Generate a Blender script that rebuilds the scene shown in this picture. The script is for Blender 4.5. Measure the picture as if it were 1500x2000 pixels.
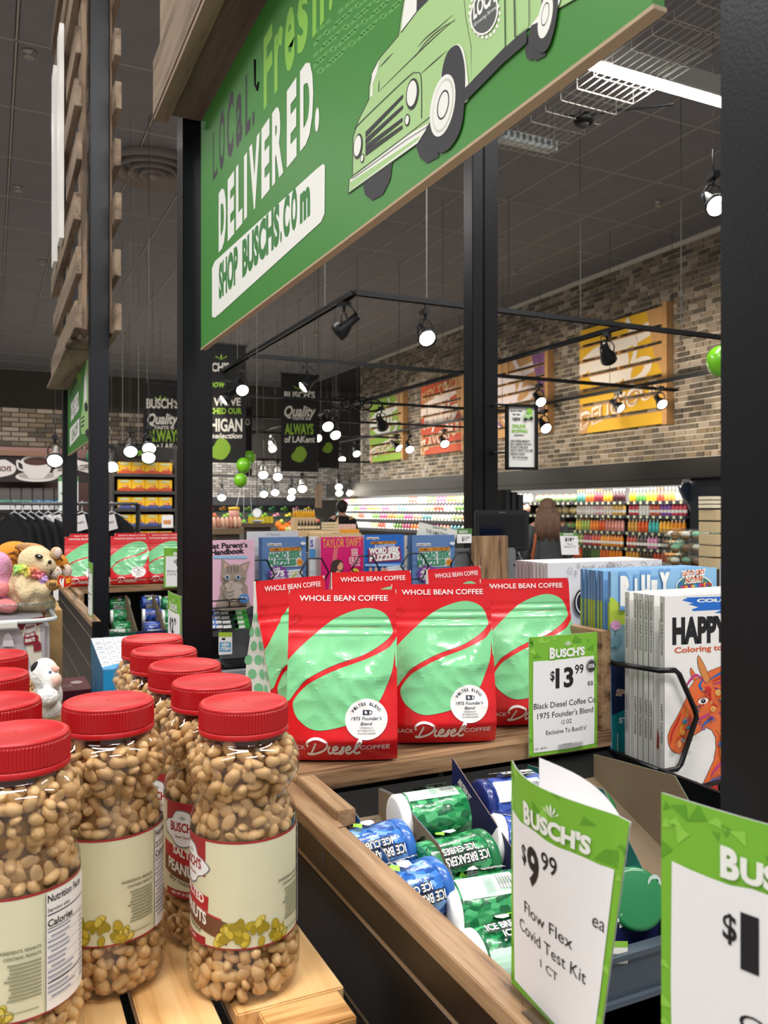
import bpy, bmesh, math, random
from math import sin, cos, pi, radians, sqrt, atan2
from mathutils import Vector, Matrix, noise, geometry
for _o in list(bpy.data.objects): bpy.data.objects.remove(_o)
SC = bpy.context.scene; COL = SC.collection
random.seed(7)
# ------------------------------------------------------------ camera, world, lights, exposure
H = 1.45; FPX = 1620.0; YAW = radians(25.4)
cam = bpy.data.cameras.new('camera'); camo = bpy.data.objects.new('camera', cam); COL.objects.link(camo)
camo.location = (0, 0, H); camo.rotation_euler = (pi/2, 0, -YAW)
cam.sensor_fit = 'VERTICAL'; cam.sensor_height = 36; cam.sensor_width = 27
cam.lens = FPX/2000*36; cam.shift_y = -0.003; cam.clip_start = .01; cam.clip_end = 100
cam.dof.use_dof = True; cam.dof.focus_distance = 1.2; cam.dof.aperture_fstop = 13
SC.camera = camo
w = bpy.data.worlds.new('world'); SC.world = w; w.use_nodes = True
w.node_tree.nodes['Background'].inputs[0].default_value = (1, .97, .93, 1)
w.node_tree.nodes['Background'].inputs[1].default_value = .34
SC.view_settings.view_transform = 'Standard'; SC.view_settings.look = 'None'
SC.view_settings.gamma = 1; SC.view_settings.use_curve_mapping = False
SC.view_settings.exposure = 0.45
def area(name, loc, sx, sy, power, col=(1, .97, .935), rot=(0, 0, 0)):
    l = bpy.data.lights.new(name, 'AREA'); l.shape = 'RECTANGLE'; l.size = sx; l.size_y = sy
    l.energy = power; l.color = col
    o = bpy.data.objects.new(name, l); COL.objects.link(o); o.location = loc; o.rotation_euler = rot
    return o
# linear LED rows under the ceiling (the row seen top right and the rows beside and behind the camera); last three are fill added for the left shelves and far wall
for (x, y, s, p) in [(4.3, 4.48, 2.6, 75), (-.3, .3, 2.4, 90), (1.1, -1.6, 2.4, 80), (-2.2, 2.6, 2.4, 55),
                     (-2.4, -.8, 2.4, 55), (2.6, .2, 2.4, 60), (-3.5, 6.5, 2.4, 60), (1.3, 2.9, 2.4, 45), (.9, 6.9, 2.4, 70), (5.5, 19, 3, 110), (5.5, 22.5, 3, 110)]:
    area('row_and_fill_light', (x, y, H+2.93), s, .12, p)
area('cooler_light', (7.86, 13.6, H+.355), .10, 11.8, 190, (1, .98, .94), (0, radians(-24), 0))
area('produce_light', (4.2, 17.5, H+1.55), 5, 2.0, 420, (1, .95, .85), (0, 0, 0))
area('bulk_light', (-.3, 8.6, H+1.5), 3, .4, 110, (1, .9, .8), (radians(25), 0, 0))

# ------------------------------------------------------------ pixel -> place helpers
F_ = Vector((sin(YAW), cos(YAW), 0)); R_ = Vector((cos(YAW), -sin(YAW), 0)); Z_ = Vector((0, 0, 1)); CAM = Vector((0, 0, H))
def ray(x, y): return F_ + R_*((x-750)/FPX) + Z_*((994-y)/FPX)
def P(x, y, d): return CAM + ray(x, y)*d
def PX(x, y, X): r = ray(x, y); return CAM + r*(X/r.x)
def PY(x, y, Y): r = ray(x, y); return CAM + r*(Y/r.y)
def PZ(x, y, z): r = ray(x, y); return CAM + r*(z/r.z)      # z is relative to the eye
# ------------------------------------------------------------ materials
def lin(h):
    h = h.lstrip('#'); c = [int(h[i:i+2], 16)/255 for i in (0, 2, 4)]
    return tuple([x/12.92 if x <= .04045 else ((x+.055)/1.055)**2.4 for x in c]) + (1,)
MC = {}
def M(hexc, rough=.55, metal=0, bump=0, bs=60, var=0, vs=8, emit=0, coat=0, spec=.5, aniso=None, key=None):
    k = (hexc, rough, metal, bump, bs, var, vs, emit, coat, spec, aniso)
    if k in MC: return MC[k]
    m = bpy.data.materials.new(key or 'mat'); m.use_nodes = True; nt = m.node_tree; b = nt.nodes['Principled BSDF']
    c = lin(hexc); b.inputs['Base Color'].default_value = c; b.inputs['Roughness'].default_value = rough
    b.inputs['Metallic'].default_value = metal; b.inputs['Specular IOR Level'].default_value = spec
    if coat: b.inputs['Coat Weight'].default_value = coat; b.inputs['Coat Roughness'].default_value = .06
    if emit: b.inputs['Emission Color'].default_value = c; b.inputs['Emission Strength'].default_value = emit
    if bump or var:
        tc = nt.nodes.new('ShaderNodeTexCoord'); mp = nt.nodes.new('ShaderNodeMapping'); nt.links.new(tc.outputs['Object'], mp.inputs[0])
        if aniso: mp.inputs['Scale'].default_value = aniso
        if var:
            n = nt.nodes.new('ShaderNodeTexNoise'); n.inputs['Scale'].default_value = vs; n.inputs['Detail'].default_value = 5
            nt.links.new(mp.outputs[0], n.inputs['Vector'])
            r = nt.nodes.new('ShaderNodeValToRGB'); r.color_ramp.elements[0].position = .3; r.color_ramp.elements[1].position = .7
            r.color_ramp.elements[0].color = tuple([max(0, x*(1-var)) for x in c[:3]])+(1,)
            r.color_ramp.elements[1].color = tuple([min(1, x*(1+var*.6)) for x in c[:3]])+(1,)
            nt.links.new(n.outputs['Fac'], r.inputs[0]); nt.links.new(r.outputs[0], b.inputs['Base Color'])
        if bump:
            n = nt.nodes.new('ShaderNodeTexNoise'); n.inputs['Scale'].default_value = bs; n.inputs['Detail'].default_value = 4
            nt.links.new(mp.outputs[0], n.inputs['Vector'])
            bu = nt.nodes.new('ShaderNodeBump'); bu.inputs['Strength'].default_value = bump; bu.inputs['Distance'].default_value = .01
            nt.links.new(n.outputs['Fac'], bu.inputs['Height']); nt.links.new(bu.outputs[0], b.inputs['Normal'])
            if coat: nt.links.new(bu.outputs[0], b.inputs['Coat Normal'])
    MC[k] = m; return m
def wood(c1, c2, c3, axis, sc=1, rough=.5, knots=.4):
    k = ('w', c1, c2, c3, axis, sc, rough)
    if k in MC: return MC[k]
    m = bpy.data.materials.new('wood'); m.use_nodes = True; nt = m.node_tree; b = nt.nodes['Principled BSDF']
    tc = nt.nodes.new('ShaderNodeTexCoord'); mp = nt.nodes.new('ShaderNodeMapping'); nt.links.new(tc.outputs['Object'], mp.inputs[0])
    s = [26*sc]*3; s['XYZ'.index(axis)] = 1.8*sc; mp.inputs['Scale'].default_value = s
    n = nt.nodes.new('ShaderNodeTexNoise'); n.inputs['Scale'].default_value = 1; n.inputs['Detail'].default_value = 6
    n.inputs['Distortion'].default_value = knots; nt.links.new(mp.outputs[0], n.inputs['Vector'])
    n2 = nt.nodes.new('ShaderNodeTexNoise'); n2.inputs['Scale'].default_value = 7; n2.inputs['Detail'].default_value = 2
    nt.links.new(mp.outputs[0], n2.inputs['Vector'])
    ad = nt.nodes.new('ShaderNodeMath'); ad.operation = 'MULTIPLY_ADD'; ad.inputs[1].default_value = .3
    nt.links.new(n2.outputs['Fac'], ad.inputs[0]); nt.links.new(n.outputs['Fac'], ad.inputs[2])
    r = nt.nodes.new('ShaderNodeValToRGB'); e = r.color_ramp.elements
    e[0].position = .48; e[0].color = lin(c1); e[1].position = .80; e[1].color = lin(c3)
    x = e.new(.60); x.color = lin(c2)
    nt.links.new(ad.outputs[0], r.inputs[0]); nt.links.new(r.outputs[0], b.inputs['Base Color'])
    bu = nt.nodes.new('ShaderNodeBump'); bu.inputs['Strength'].default_value = .12; bu.inputs['Distance'].default_value = .004
    nt.links.new(ad.outputs[0], bu.inputs['Height']); nt.links.new(bu.outputs[0], b.inputs['Normal'])
    b.inputs['Roughness'].default_value = rough
    MC[k] = m; return m
def clear(tint='#ffffff', rough=.04, ior=1.5, minf=.03):
    k = ('c', tint, rough, ior)
    if k in MC: return MC[k]
    m = bpy.data.materials.new('clear_plastic'); m.use_nodes = True; nt = m.node_tree
    for n in list(nt.nodes): nt.nodes.remove(n)
    o = nt.nodes.new('ShaderNodeOutputMaterial'); mx = nt.nodes.new('ShaderNodeMixShader'); t = nt.nodes.new('ShaderNodeBsdfTransparent')
    g = nt.nodes.new('ShaderNodeBsdfGlossy'); lw = nt.nodes.new('ShaderNodeLayerWeight'); lw.inputs[0].default_value = .5
    pw = nt.nodes.new('ShaderNodeMath'); pw.operation = 'POWER'; pw.inputs[1].default_value = 4; nt.links.new(lw.outputs['Facing'], pw.inputs[0])
    f = nt.nodes.new('ShaderNodeMath'); f.operation = 'MULTIPLY_ADD'; f.inputs[1].default_value = .55; f.inputs[2].default_value = .085; nt.links.new(pw.outputs[0], f.inputs[0])
    t.inputs[0].default_value = lin(tint); g.inputs['Roughness'].default_value = rough
    nt.links.new(f.outputs[0], mx.inputs[0]); nt.links.new(t.outputs[0], mx.inputs[1]); nt.links.new(g.outputs[0], mx.inputs[2])
    nt.links.new(mx.outputs[0], o.inputs[0]); MC[k] = m; return m
def foil(hexc, rough, scale, strength, coat):
    m = M(hexc, rough, coat=coat, key='foil', bs=scale+.001); nt = m.node_tree; b = nt.nodes['Principled BSDF']
    tc = nt.nodes.new('ShaderNodeTexCoord'); n = nt.nodes.new('ShaderNodeTexNoise'); n.noise_type = 'RIDGED_MULTIFRACTAL'; n.normalize = False
    n.inputs['Scale'].default_value = scale; n.inputs['Detail'].default_value = 1.2; n.inputs['Roughness'].default_value = .45; n.inputs['Distortion'].default_value = .6
    nt.links.new(tc.outputs['Object'], n.inputs['Vector']); bu = nt.nodes.new('ShaderNodeBump'); bu.inputs['Strength'].default_value = strength; bu.inputs['Distance'].default_value = .006
    nt.links.new(n.outputs['Fac'], bu.inputs['Height']); nt.links.new(bu.outputs[0], b.inputs['Normal']); nt.links.new(bu.outputs[0], b.inputs['Coat Normal']); return m
def facets(c1, c2, c3, sc=115, rough=.25):
    k = ('f', c1, c2, c3, sc)
    if k in MC: return MC[k]
    m = bpy.data.materials.new('ice_print'); m.use_nodes = True; nt = m.node_tree; b = nt.nodes['Principled BSDF']
    tc = nt.nodes.new('ShaderNodeTexCoord'); v = nt.nodes.new('ShaderNodeTexVoronoi'); v.inputs['Scale'].default_value = sc
    v.inputs['Randomness'].default_value = 1; mp = nt.nodes.new('ShaderNodeMapping'); mp.inputs['Scale'].default_value = (1.6, .8, .8); mp.inputs['Rotation'].default_value = (.3, .5, .6)
    nt.links.new(tc.outputs['Object'], mp.inputs[0]); nt.links.new(mp.outputs[0], v.inputs['Vector'])
    r = nt.nodes.new('ShaderNodeValToRGB'); e = r.color_ramp.elements; e[0].color = lin(c1); e[0].position = .15; e[1].color = lin(c3); e[1].position = .95
    x = e.new(.55); x.color = lin(c2)
    sp = nt.nodes.new('ShaderNodeSeparateColor'); nt.links.new(v.outputs['Color'], sp.inputs[0]); nt.links.new(sp.outputs[0], r.inputs[0])
    nt.links.new(r.outputs[0], b.inputs['Base Color']); b.inputs['Roughness'].default_value = rough; b.inputs['Coat Weight'].default_value = .4
    n = nt.nodes.new('ShaderNodeTexNoise'); n.inputs['Scale'].default_value = 35
    nt.links.new(tc.outputs['Object'], n.inputs['Vector'])
    bu = nt.nodes.new('ShaderNodeBump'); bu.inputs['Strength'].default_value = .35; bu.inputs['Distance'].default_value = .01
    nt.links.new(n.outputs['Fac'], bu.inputs['Height']); nt.links.new(bu.outputs[0], b.inputs['Normal']); nt.links.new(bu.outputs[0], b.inputs['Coat Normal'])
    MC[k] = m; return m
BLK = M('#08090a', .5, bump=.05, bs=300, spec=.25); POSTM = M('#0b0d12', .36, .15, spec=.4, bump=.04, bs=400); WHITE = M('#f2f1ee', .6); INK = M('#15141a', .6)
_oak = ('#4f3a29', '#8a6a4c', '#ab8c6a'); OAKX = wood(*_oak, 'X', 1.5); OAKY = wood(*_oak, 'Y', 1.5); OAKZ = wood(*_oak, 'Z', 1.5)
PINE_Y = wood('#a8743c', '#d4a468', '#e2bb84', 'Y', .9, knots=1.2); PINE_X = wood('#a8743c', '#d4a468', '#e2bb84', 'X', .9, knots=1.2)
PAL_Y = wood('#57483b', '#7d6a58', '#94816c', 'Y', .8, .8); PAL_Z = wood('#55463a', '#7a6653', '#907a64', 'Z', .8, .8)
CARD = M('#8d7a63', .85, bump=.1, bs=200, var=.08, vs=20)
# ------------------------------------------------------------ objects
WM = {}
def _tag(o, label, cat, group, kind):
    if label: o['label'] = label
    if cat: o['category'] = cat
    if group: o['group'] = group
    if kind: o['kind'] = kind
def thing(name, label, cat, loc=(0, 0, 0), rz=0, group=None, rot=None, parent=None, kind=None):
    o = bpy.data.objects.new(name, None); COL.objects.link(o); o.empty_display_size = .05
    o.location = loc; o.rotation_euler = rot if rot else (0, 0, rz)
    m = Matrix.LocRotScale(Vector(loc), o.rotation_euler, None)
    if parent: o.parent = parent; m = WM[parent.name] @ m
    WM[o.name] = m; _tag(o, label, cat, group, kind); return o
class MB:
    def __init__(s, mat=None): s.v = []; s.f = []; s.sm = []; s.mi = []; s.mats = []; s.use(mat or WHITE)
    def use(s, m):
        if m not in s.mats: s.mats.append(m)
        s.c = s.mats.index(m); return s
    def _f(s, fs, sm=False):
        s.f += fs; s.sm += [sm]*len(fs); s.mi += [s.c]*len(fs)
    def obox(s, c, ax, ay, az):
        n = len(s.v); c = Vector(c)
        for k in (-1, 1):
            for j in (-1, 1):
                for i in (-1, 1): s.v.append(c+ax*i+ay*j+az*k)
        s._f([[n+i for i in q] for q in ((0, 2, 3, 1), (4, 5, 7, 6), (0, 1, 5, 4), (2, 6, 7, 3), (0, 4, 6, 2), (1, 3, 7, 5))]); return s
    def box(s, x0, x1, y0, y1, z0, z1):
        return s.obox(((x0+x1)/2, (y0+y1)/2, (z0+z1)/2), Vector((abs(x1-x0)/2, 0, 0)), Vector((0, abs(y1-y0)/2, 0)), Vector((0, 0, abs(z1-z0)/2)))
    def tube(s, pts, r, n=8, closed=False, caps=True):
        pts = [Vector(p) for p in pts]; N = len(pts); b = len(s.v); up = None
        for i, p in enumerate(pts):
            a = pts[(i-1) % N] if (closed or i > 0) else p; c = pts[(i+1) % N] if (closed or i < N-1) else p
            t = (c-a).normalized()
            if up is None: up = Vector((0, 0, 1)) if abs(t.z) < .9 else Vector((1, 0, 0))
            x = t.cross(up).normalized(); y = x.cross(t).normalized(); up = y
            rr = r[i] if isinstance(r, (list, tuple)) else r
            for k in range(n): s.v.append(p+x*(rr*cos(2*pi*k/n))+y*(rr*sin(2*pi*k/n)))
        fs = []
        for i in range(N if closed else N-1):
            for k in range(n):
                a = b+i*n; c = b+((i+1) % N)*n; fs.append([a+k, a+(k+1) % n, c+(k+1) % n, c+k])
        s._f(fs, True)
        if caps and not closed: s._f([[b+k for k in range(n)], [b+(N-1)*n+k for k in range(n)]])
        return s
    def lathe(s, prof, n=32, c=(0, 0, 0), mod=None, ax=None, smooth=True, caps=True):
        b = len(s.v); c = Vector(c); X, Y, Z = ax or (Vector((1, 0, 0)), Vector((0, 1, 0)), Vector((0, 0, 1)))
        for j, (r, z) in enumerate(prof):
            for k in range(n):
                rr = r+(mod(j, k) if mod else 0); s.v.append(c+X*(rr*cos(2*pi*k/n))+Y*(rr*sin(2*pi*k/n))+Z*z)
        fs = [[b+j*n+k, b+j*n+(k+1) % n, b+(j+1)*n+(k+1) % n, b+(j+1)*n+k] for j in range(len(prof)-1) for k in range(n)]
        s._f(fs, smooth)
        if caps: s._f([[b+k for k in range(n)], [b+(len(prof)-1)*n+k for k in range(n)]])
        return s
    def ell(s, c, r, rot=None, nu=12, nv=7, f=None):
        b = len(s.v); c = Vector(c); rot = rot or Matrix.Identity(3); r = (r, r, r) if isinstance(r, (int, float)) else r
        def q(a, e):
            p = Vector((r[0]*cos(e)*cos(a), r[1]*cos(e)*sin(a), r[2]*sin(e)))
            if f: p = f(p)
            return c+rot@p
        s.v.append(q(0, -pi/2))
        for j in range(1, nv):
            for k in range(nu): s.v.append(q(2*pi*k/nu, -pi/2+pi*j/nv))
        s.v.append(q(0, pi/2)); e = len(s.v)-1; fs = []
        for k in range(nu): fs.append([b, b+1+(k+1) % nu, b+1+k]); fs.append([e, e-nu+k, e-nu+(k+1) % nu])
        for j in range(nv-2):
            for k in range(nu): a = b+1+j*nu; fs.append([a+k, a+(k+1) % nu, a+nu+(k+1) % nu, a+nu+k])
        s._f(fs, True); return s
    def grid(s, fn, us, vs, smooth=True):
        b = len(s.v); nu, nv = len(us), len(vs)
        for v in vs:
            for u in us: s.v.append(Vector(fn(u, v)))
        s._f([[b+j*nu+i, b+j*nu+i+1, b+(j+1)*nu+i+1, b+(j+1)*nu+i] for j in range(nv-1) for i in range(nu-1)], smooth); return s
    def prism(s, poly, fn, t0, t1):          # fn(a, b, t) -> point
        b = len(s.v); n = len(poly)
        for t in (t0, t1):
            for (x, y) in poly: s.v.append(Vector(fn(x, y, t)))
        s._f([[b+i, b+(i+1) % n, b+n+(i+1) % n, b+n+i] for i in range(n)])
        tr = geometry.tessellate_polygon([[Vector((x, y, 0)) for (x, y) in poly]])
        s._f([[b+i for i in t] for t in tr]+[[b+n+i for i in t] for t in tr]); return s
    def mesh(s, name='m', minv=None, bevel=0):
        me = bpy.data.meshes.new(name); vs = [minv@v for v in s.v] if minv else s.v
        me.from_pydata([tuple(v) for v in vs], [], s.f)
        for m in s.mats: me.materials.append(m)
        me.polygons.foreach_set('use_smooth', s.sm); me.polygons.foreach_set('material_index', s.mi)
        bm = bmesh.new(); bm.from_mesh(me); bmesh.ops.recalc_face_normals(bm, faces=bm.faces)
        if bevel: bmesh.ops.bevel(bm, geom=[e for e in bm.edges], offset=bevel, segments=2, affect='EDGES', clamp_overlap=True)
        bm.to_mesh(me); bm.free(); return me
    def build(s, name, parent=None, label=None, cat=None, group=None, kind=None, local=False, bevel=0, origin=None):
        if not s.v: return None
        mi = None; loc = None
        if parent is not None:
            if not local: mi = WM[parent.name].inverted()
        elif origin is not None or not local:
            if origin is None:
                xs = [v.x for v in s.v]; ys = [v.y for v in s.v]; zs = [v.z for v in s.v]
                origin = Vector(((min(xs)+max(xs))/2, (min(ys)+max(ys))/2, min(zs)))
            loc = Vector(origin); mi = Matrix.Translation(-loc)
        me = s.mesh(name, mi, bevel); o = bpy.data.objects.new(name, me); COL.objects.link(o)
        if parent is not None: o.parent = parent
        elif loc is not None: o.location = loc
        WM[o.name] = (WM[parent.name] if parent is not None else Matrix.Translation(loc or Vector((0, 0, 0))))
        if parent is not None: pass
        _tag(o, label, cat, group, kind); return o
def kids(o): return [c for c in bpy.data.objects if c.parent == o]
def snap(o): return (o, [snap(c) for c in kids(o)])           # remember the tree once, so copying needs no search
def dup(tree, parent=None, loc=None, rz=None, rot=None, label=None, group=None, scale=None):
    o, ch = tree; c = o.copy(); COL.objects.link(c)
    if parent: c.parent = parent
    if loc is not None: c.location = loc
    if rz is not None: c.rotation_euler = (0, 0, rz)
    if rot is not None: c.rotation_euler = rot
    if scale is not None: c.scale = scale
    if label: c['label'] = label
    if group: c['group'] = group
    for k in ch: dup(k, parent=c)
    return c
def put(name, me, loc, label, cat, group=None, rz=0, rot=None, scale=None):
    o = bpy.data.objects.new(name, me); COL.objects.link(o); o.location = loc; o.rotation_euler = rot or (0, 0, rz)
    if scale is not None: o.scale = scale
    _tag(o, label, cat, group, None); return o
# ------------------------------------------------------------ flat print: lettering and shapes laid on a surface
GC = {}
def glyph(t, bold=0, shear=0):
    k = (t, bold, shear)
    if k in GC: return GC[k]
    cu = bpy.data.curves.new('t', 'FONT'); cu.body = t; cu.offset = bold; cu.shear = shear; cu.resolution_u = 3; cu.fill_mode = 'FRONT'
    o = bpy.data.objects.new('t', cu); me = bpy.data.meshes.new_from_object(o)
    v = [(p.co.x, p.co.y) for p in me.vertices]; f = [list(p.vertices) for p in me.polygons]
    bpy.data.objects.remove(o); bpy.data.meshes.remove(me); bpy.data.curves.remove(cu)
    x0 = min([p[0] for p in v] or [0]); x1 = max([p[0] for p in v] or [1]); GC[k] = (v, f, x0, x1); return GC[k]
def cr(pts, n=6, closed=False):
    N = len(pts); out = []
    for i in range(N if closed else N-1):
        g = lambda k: pts[k % N] if closed else pts[max(0, min(N-1, k))]
        p0, p1, p2, p3 = g(i-1), g(i), g(i+1), g(i+2)
        for j in range(n):
            t = j/n; out.append(tuple(.5*(2*p1[k]+(p2[k]-p0[k])*t+(2*p0[k]-5*p1[k]+4*p2[k]-p3[k])*t*t+(3*p1[k]-p0[k]-3*p2[k]+p3[k])*t**3) for k in (0, 1)))
    if not closed: out.append(tuple(pts[-1]))
    return out
class Print:
    def __init__(s, parent, toP, unit=.0001, conv=None, steps=None, clip=None, local=False, base=0):
        s.base = base; s.parent = parent; s.toP = toP; s.unit = unit; s.conv = conv or (lambda x, y: (x, y)); s.steps = steps; s.clip = clip; s.items = {}; s.k = 0; s.fix = None; s.local = local
    def _add(s, v, f, mat, name, k):
        if s.fix is not None: k = s.fix
        elif k is None: s.k += 1; k = s.k
        s.items.setdefault((name, mat), []).append((v, f, k))
    def poly(s, pts, mat, name='print', smooth=False, k=None, n=6):
        if smooth: pts = cr(pts, n, True)
        q = [s.conv(*p) for p in pts]; tr = geometry.tessellate_polygon([[Vector((x, y, 0)) for (x, y) in q]])
        s._add(q, [list(t) for t in tr], mat, name, k); return s
    def rect(s, x0, y0, x1, y1, mat, name='print', k=None): return s.poly([(x0, y0), (x1, y0), (x1, y1), (x0, y1)], mat, name, k=k)
    def ell(s, cx, cy, rx, ry, mat, rot=0, name='print', n=24, k=None, a0=0, a1=2*pi):
        c, d = cos(rot), sin(rot); full = a1-a0 > 6.2; pts = []
        for i in range(n+(0 if full else 1)):
            a = a0+(a1-a0)*i/n; x = rx*cos(a); y = ry*sin(a); pts.append((cx+x*c-y*d, cy+x*d+y*c))
        return s.poly(pts, mat, name, k=k)
    def line(s, pts, wd, mat, smooth=True, name='print', k=None, n=5, closed=False):
        if smooth: pts = cr(pts, n, closed)
        if closed: pts = pts+[pts[0]]
        L = []; N = len(pts)
        for i in range(N):
            a = pts[max(0, i-1)]; b = pts[min(N-1, i+1)]; dx, dy = b[0]-a[0], b[1]-a[1]; l = math.hypot(dx, dy) or 1
            ww = (wd(i/(N-1)) if callable(wd) else wd)/2
            L.append(((pts[i][0]-dy/l*ww, pts[i][1]+dx/l*ww), (pts[i][0]+dy/l*ww, pts[i][1]-dx/l*ww)))
        v = [s.conv(*p) for q in L for p in q]; s._add(v, [[2*i, 2*i+1, 2*i+3, 2*i+2] for i in range(N-1)], mat, name, k); return s
    def text(s, t, p0, p1, pt, mat, bold=.02, shear=0, k=None, cap=.69, name='lettering'):
        v, f, x0, x1 = glyph(t, bold, shear); a = Vector(s.conv(*p0)); b = Vector(s.conv(*p1)); u = Vector(s.conv(*pt))-a; r = b-a
        s._add([tuple(a+r*((x-x0)/(x1-x0))+u*(y/cap)) for (x, y) in v], f, mat, name, k); return s
    def t(s, t, x, y, wd, h, mat, bold=.02, **kw):    # upright text, baseline start x,y ; sign of h = up direction
        return s.text(t, (x, y), (x+wd, y), (x, y+h), mat, bold, **kw)
    def arc(s, t, cx, cy, r, a0, a1, h, mat, sgn=1, bold=.02):
        n = len(t)
        for i, ch in enumerate(t):
            if ch == ' ': continue
            a = a0+(a1-a0)*(i+.5)/n; w = abs(a1-a0)/n*r*.4; ux, uy = cos(a), sin(a); tx, ty = (uy*sgn, -ux*sgn)
            x, y = cx+ux*r, cy+uy*r; s.text(ch, (x-tx*w, y-ty*w), (x+tx*w, y+ty*w), (x-tx*w+ux*h*sgn, y-ty*w+uy*h*sgn), mat, bold)
        return s
    def build(s):
        for (name, mat), its in s.items.items():
            b = MB(mat)
            for (v, f, k) in its:
                if s.steps or s.clip:
                    bm = bmesh.new(); vs = [bm.verts.new((x, y, 0)) for (x, y) in v]
                    for q in f:
                        try: bm.faces.new([vs[i] for i in q])
                        except ValueError: pass
                    if s.clip:
                        for (co, no) in (((s.clip[0], 0, 0), (-1, 0, 0)), ((s.clip[1], 0, 0), (1, 0, 0)), ((0, s.clip[2], 0), (0, -1, 0)), ((0, s.clip[3], 0), (0, 1, 0))):
                            bmesh.ops.bisect_plane(bm, geom=bm.verts[:]+bm.edges[:]+bm.faces[:], plane_co=co, plane_no=no, clear_outer=True)
                    if s.steps and bm.verts:
                        for ax in (0, 1):
                            st = s.steps[ax]
                            if not st: continue
                            lo = min(x.co[ax] for x in bm.verts); hi = max(x.co[ax] for x in bm.verts); q = math.ceil(lo/st)
                            while q*st < hi:
                                co = [0, 0, 0]; no = [0, 0, 0]; co[ax] = q*st; no[ax] = 1
                                bmesh.ops.bisect_plane(bm, geom=bm.verts[:]+bm.edges[:]+bm.faces[:], plane_co=co, plane_no=no); q += 1
                    bm.verts.index_update(); v = [(x.co.x, x.co.y) for x in bm.verts]; f = [[x.index for x in q.verts] for q in bm.faces]; bm.free()
                n0 = len(b.v); b.v += [Vector(s.toP(x, y, s.base+s.unit*k)) for (x, y) in v]; b._f([[n0+i for i in q] for q in f])
            if b.v: b.build(name, s.parent, local=s.local)
def onX(parent, X, sgn=-1, unit=.0001, **kw):     # print on a plane X=const, art given in photograph pixels
    return Print(parent, lambda a, b, o: (X+sgn*o, a, b), unit, conv=lambda x, y: PX(x, y, X).yz[:], **kw)
def onY(parent, Y, unit=.0001, **kw):
    return Print(parent, lambda a, b, o: (a, Y-o, b), unit, conv=lambda x, y: PY(x, y, Y).xz[:], **kw)
# ============================================================ the setting
XW = 8.73; ZC = H+3.75
floor = MB(M('#8f8a82', .35, bump=.03, bs=30, var=.1, vs=2)).box(-7, 18, -3, 25, -.05, 0).build('floor', kind='structure')
BRK = [M('#5d564c', .85, bump=.3, bs=40), M('#7a7064', .85, bump=.3, bs=40), M('#958877', .85, bump=.3, bs=40), M('#6e6458', .85, bump=.3, bs=40), M('#a4988a', .85, bump=.3, bs=40), M('#857660', .85, bump=.3, bs=40)]
wall = MB(M('#d6cfc2', .9, bump=.2, bs=80)).box(XW, XW+.2, 5, 19.8, 0, ZC).build('wall_right', kind='structure')
bricks = []; zb = H+.64
for j in range(int((ZC-zb)/.078)):
    y = 5.6+(.09 if j % 2 else 0)
    while y < 19.7:
        L = random.choice((.19, .19, .165, .105))
        bricks.append((y, min(y+L, 19.8), zb+j*.078)); y += L+.016
bm_ = {m: MB(m) for m in BRK}
bricks.sort(key=lambda q: abs(PX(1250, 600, XW).y-q[0])+abs(q[2]-H-2.4)*1.2)
shared = {}
for i, (y0, y1, z) in enumerate(bricks):
    m = random.choice(BRK); pr = random.uniform(.012, .022)
    if i < 300:
        k = (round(y1-y0, 3), BRK.index(m))
        if k not in shared: shared[k] = MB(m).box(-.02, 0, -k[0]/2, k[0]/2, 0, .063).mesh('brick', bevel=.003)
        o = bpy.data.objects.new('brick', shared[k]); COL.objects.link(o); o.parent = wall
        o.location = Vector((XW+.004-pr*.4, (y0+y1)/2, z))-wall.location
    else: bm_[m].box(XW-pr, XW, y0, y1, z, z+.063)
allb = MB(BRK[0])
for m, b in bm_.items():
    n = len(allb.v); allb.use(m); allb.v += b.v; allb._f([[n+i for i in q] for q in b.f])
allb.build('bricks', wall, kind='stuff')
# ceiling: dark grid and lay-in tiles
ceil = MB(M('#3a3735', .9)).box(-7, 18, -3, 25, ZC+.02, ZC+.1).build('ceiling', kind='structure')
tm = M('#817f84', .92, bump=.25, bs=250, var=.06, vs=3); gm = M('#a8a39c', .8)
grid = MB(gm)
x = 2.49
xs = [XW-.61*i for i in range(26)]; ys = [-2.5+1.22*i for i in range(23)]
for x in xs: grid.box(x-.008, x+.008, -3, 25, ZC-.004, ZC+.02)
for y in ys: grid.box(-7, XW, y-.008, y+.008, ZC-.004, ZC+.02)
grid.build('ceiling_grid', ceil)
tme = MB(tm).box(-.29, .29, -.595, .595, 0, .012).mesh('ceiling_tile', bevel=.002)
tiles = []
for x in xs:
    for y in ys:
        c = Vector((x-.305, y+.61, ZC+.003)); d = c-CAM; dp = d.dot(F_)
        if dp > .5:
            u = d.dot(R_)/dp*FPX+750; v = 994-d.z/dp*FPX; vis = -150 < u < 1650 and v > -150
        else: vis = False
        tiles.append((0 if vis else 1, d.length, c))
tiles.sort(key=lambda q: (q[0], q[1])); far = MB(tm)
for i, (_, _, c) in enumerate(tiles):
    if i < 300:
        o = bpy.data.objects.new('ceiling_tile', tme); COL.objects.link(o); o.parent = ceil; o.location = c-ceil.location
    else: far.box(c.x-.29, c.x+.29, c.y-.595, c.y+.595, c.z, c.z+.012)
far.build('ceiling_tiles', ceil, kind='stuff')
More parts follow.
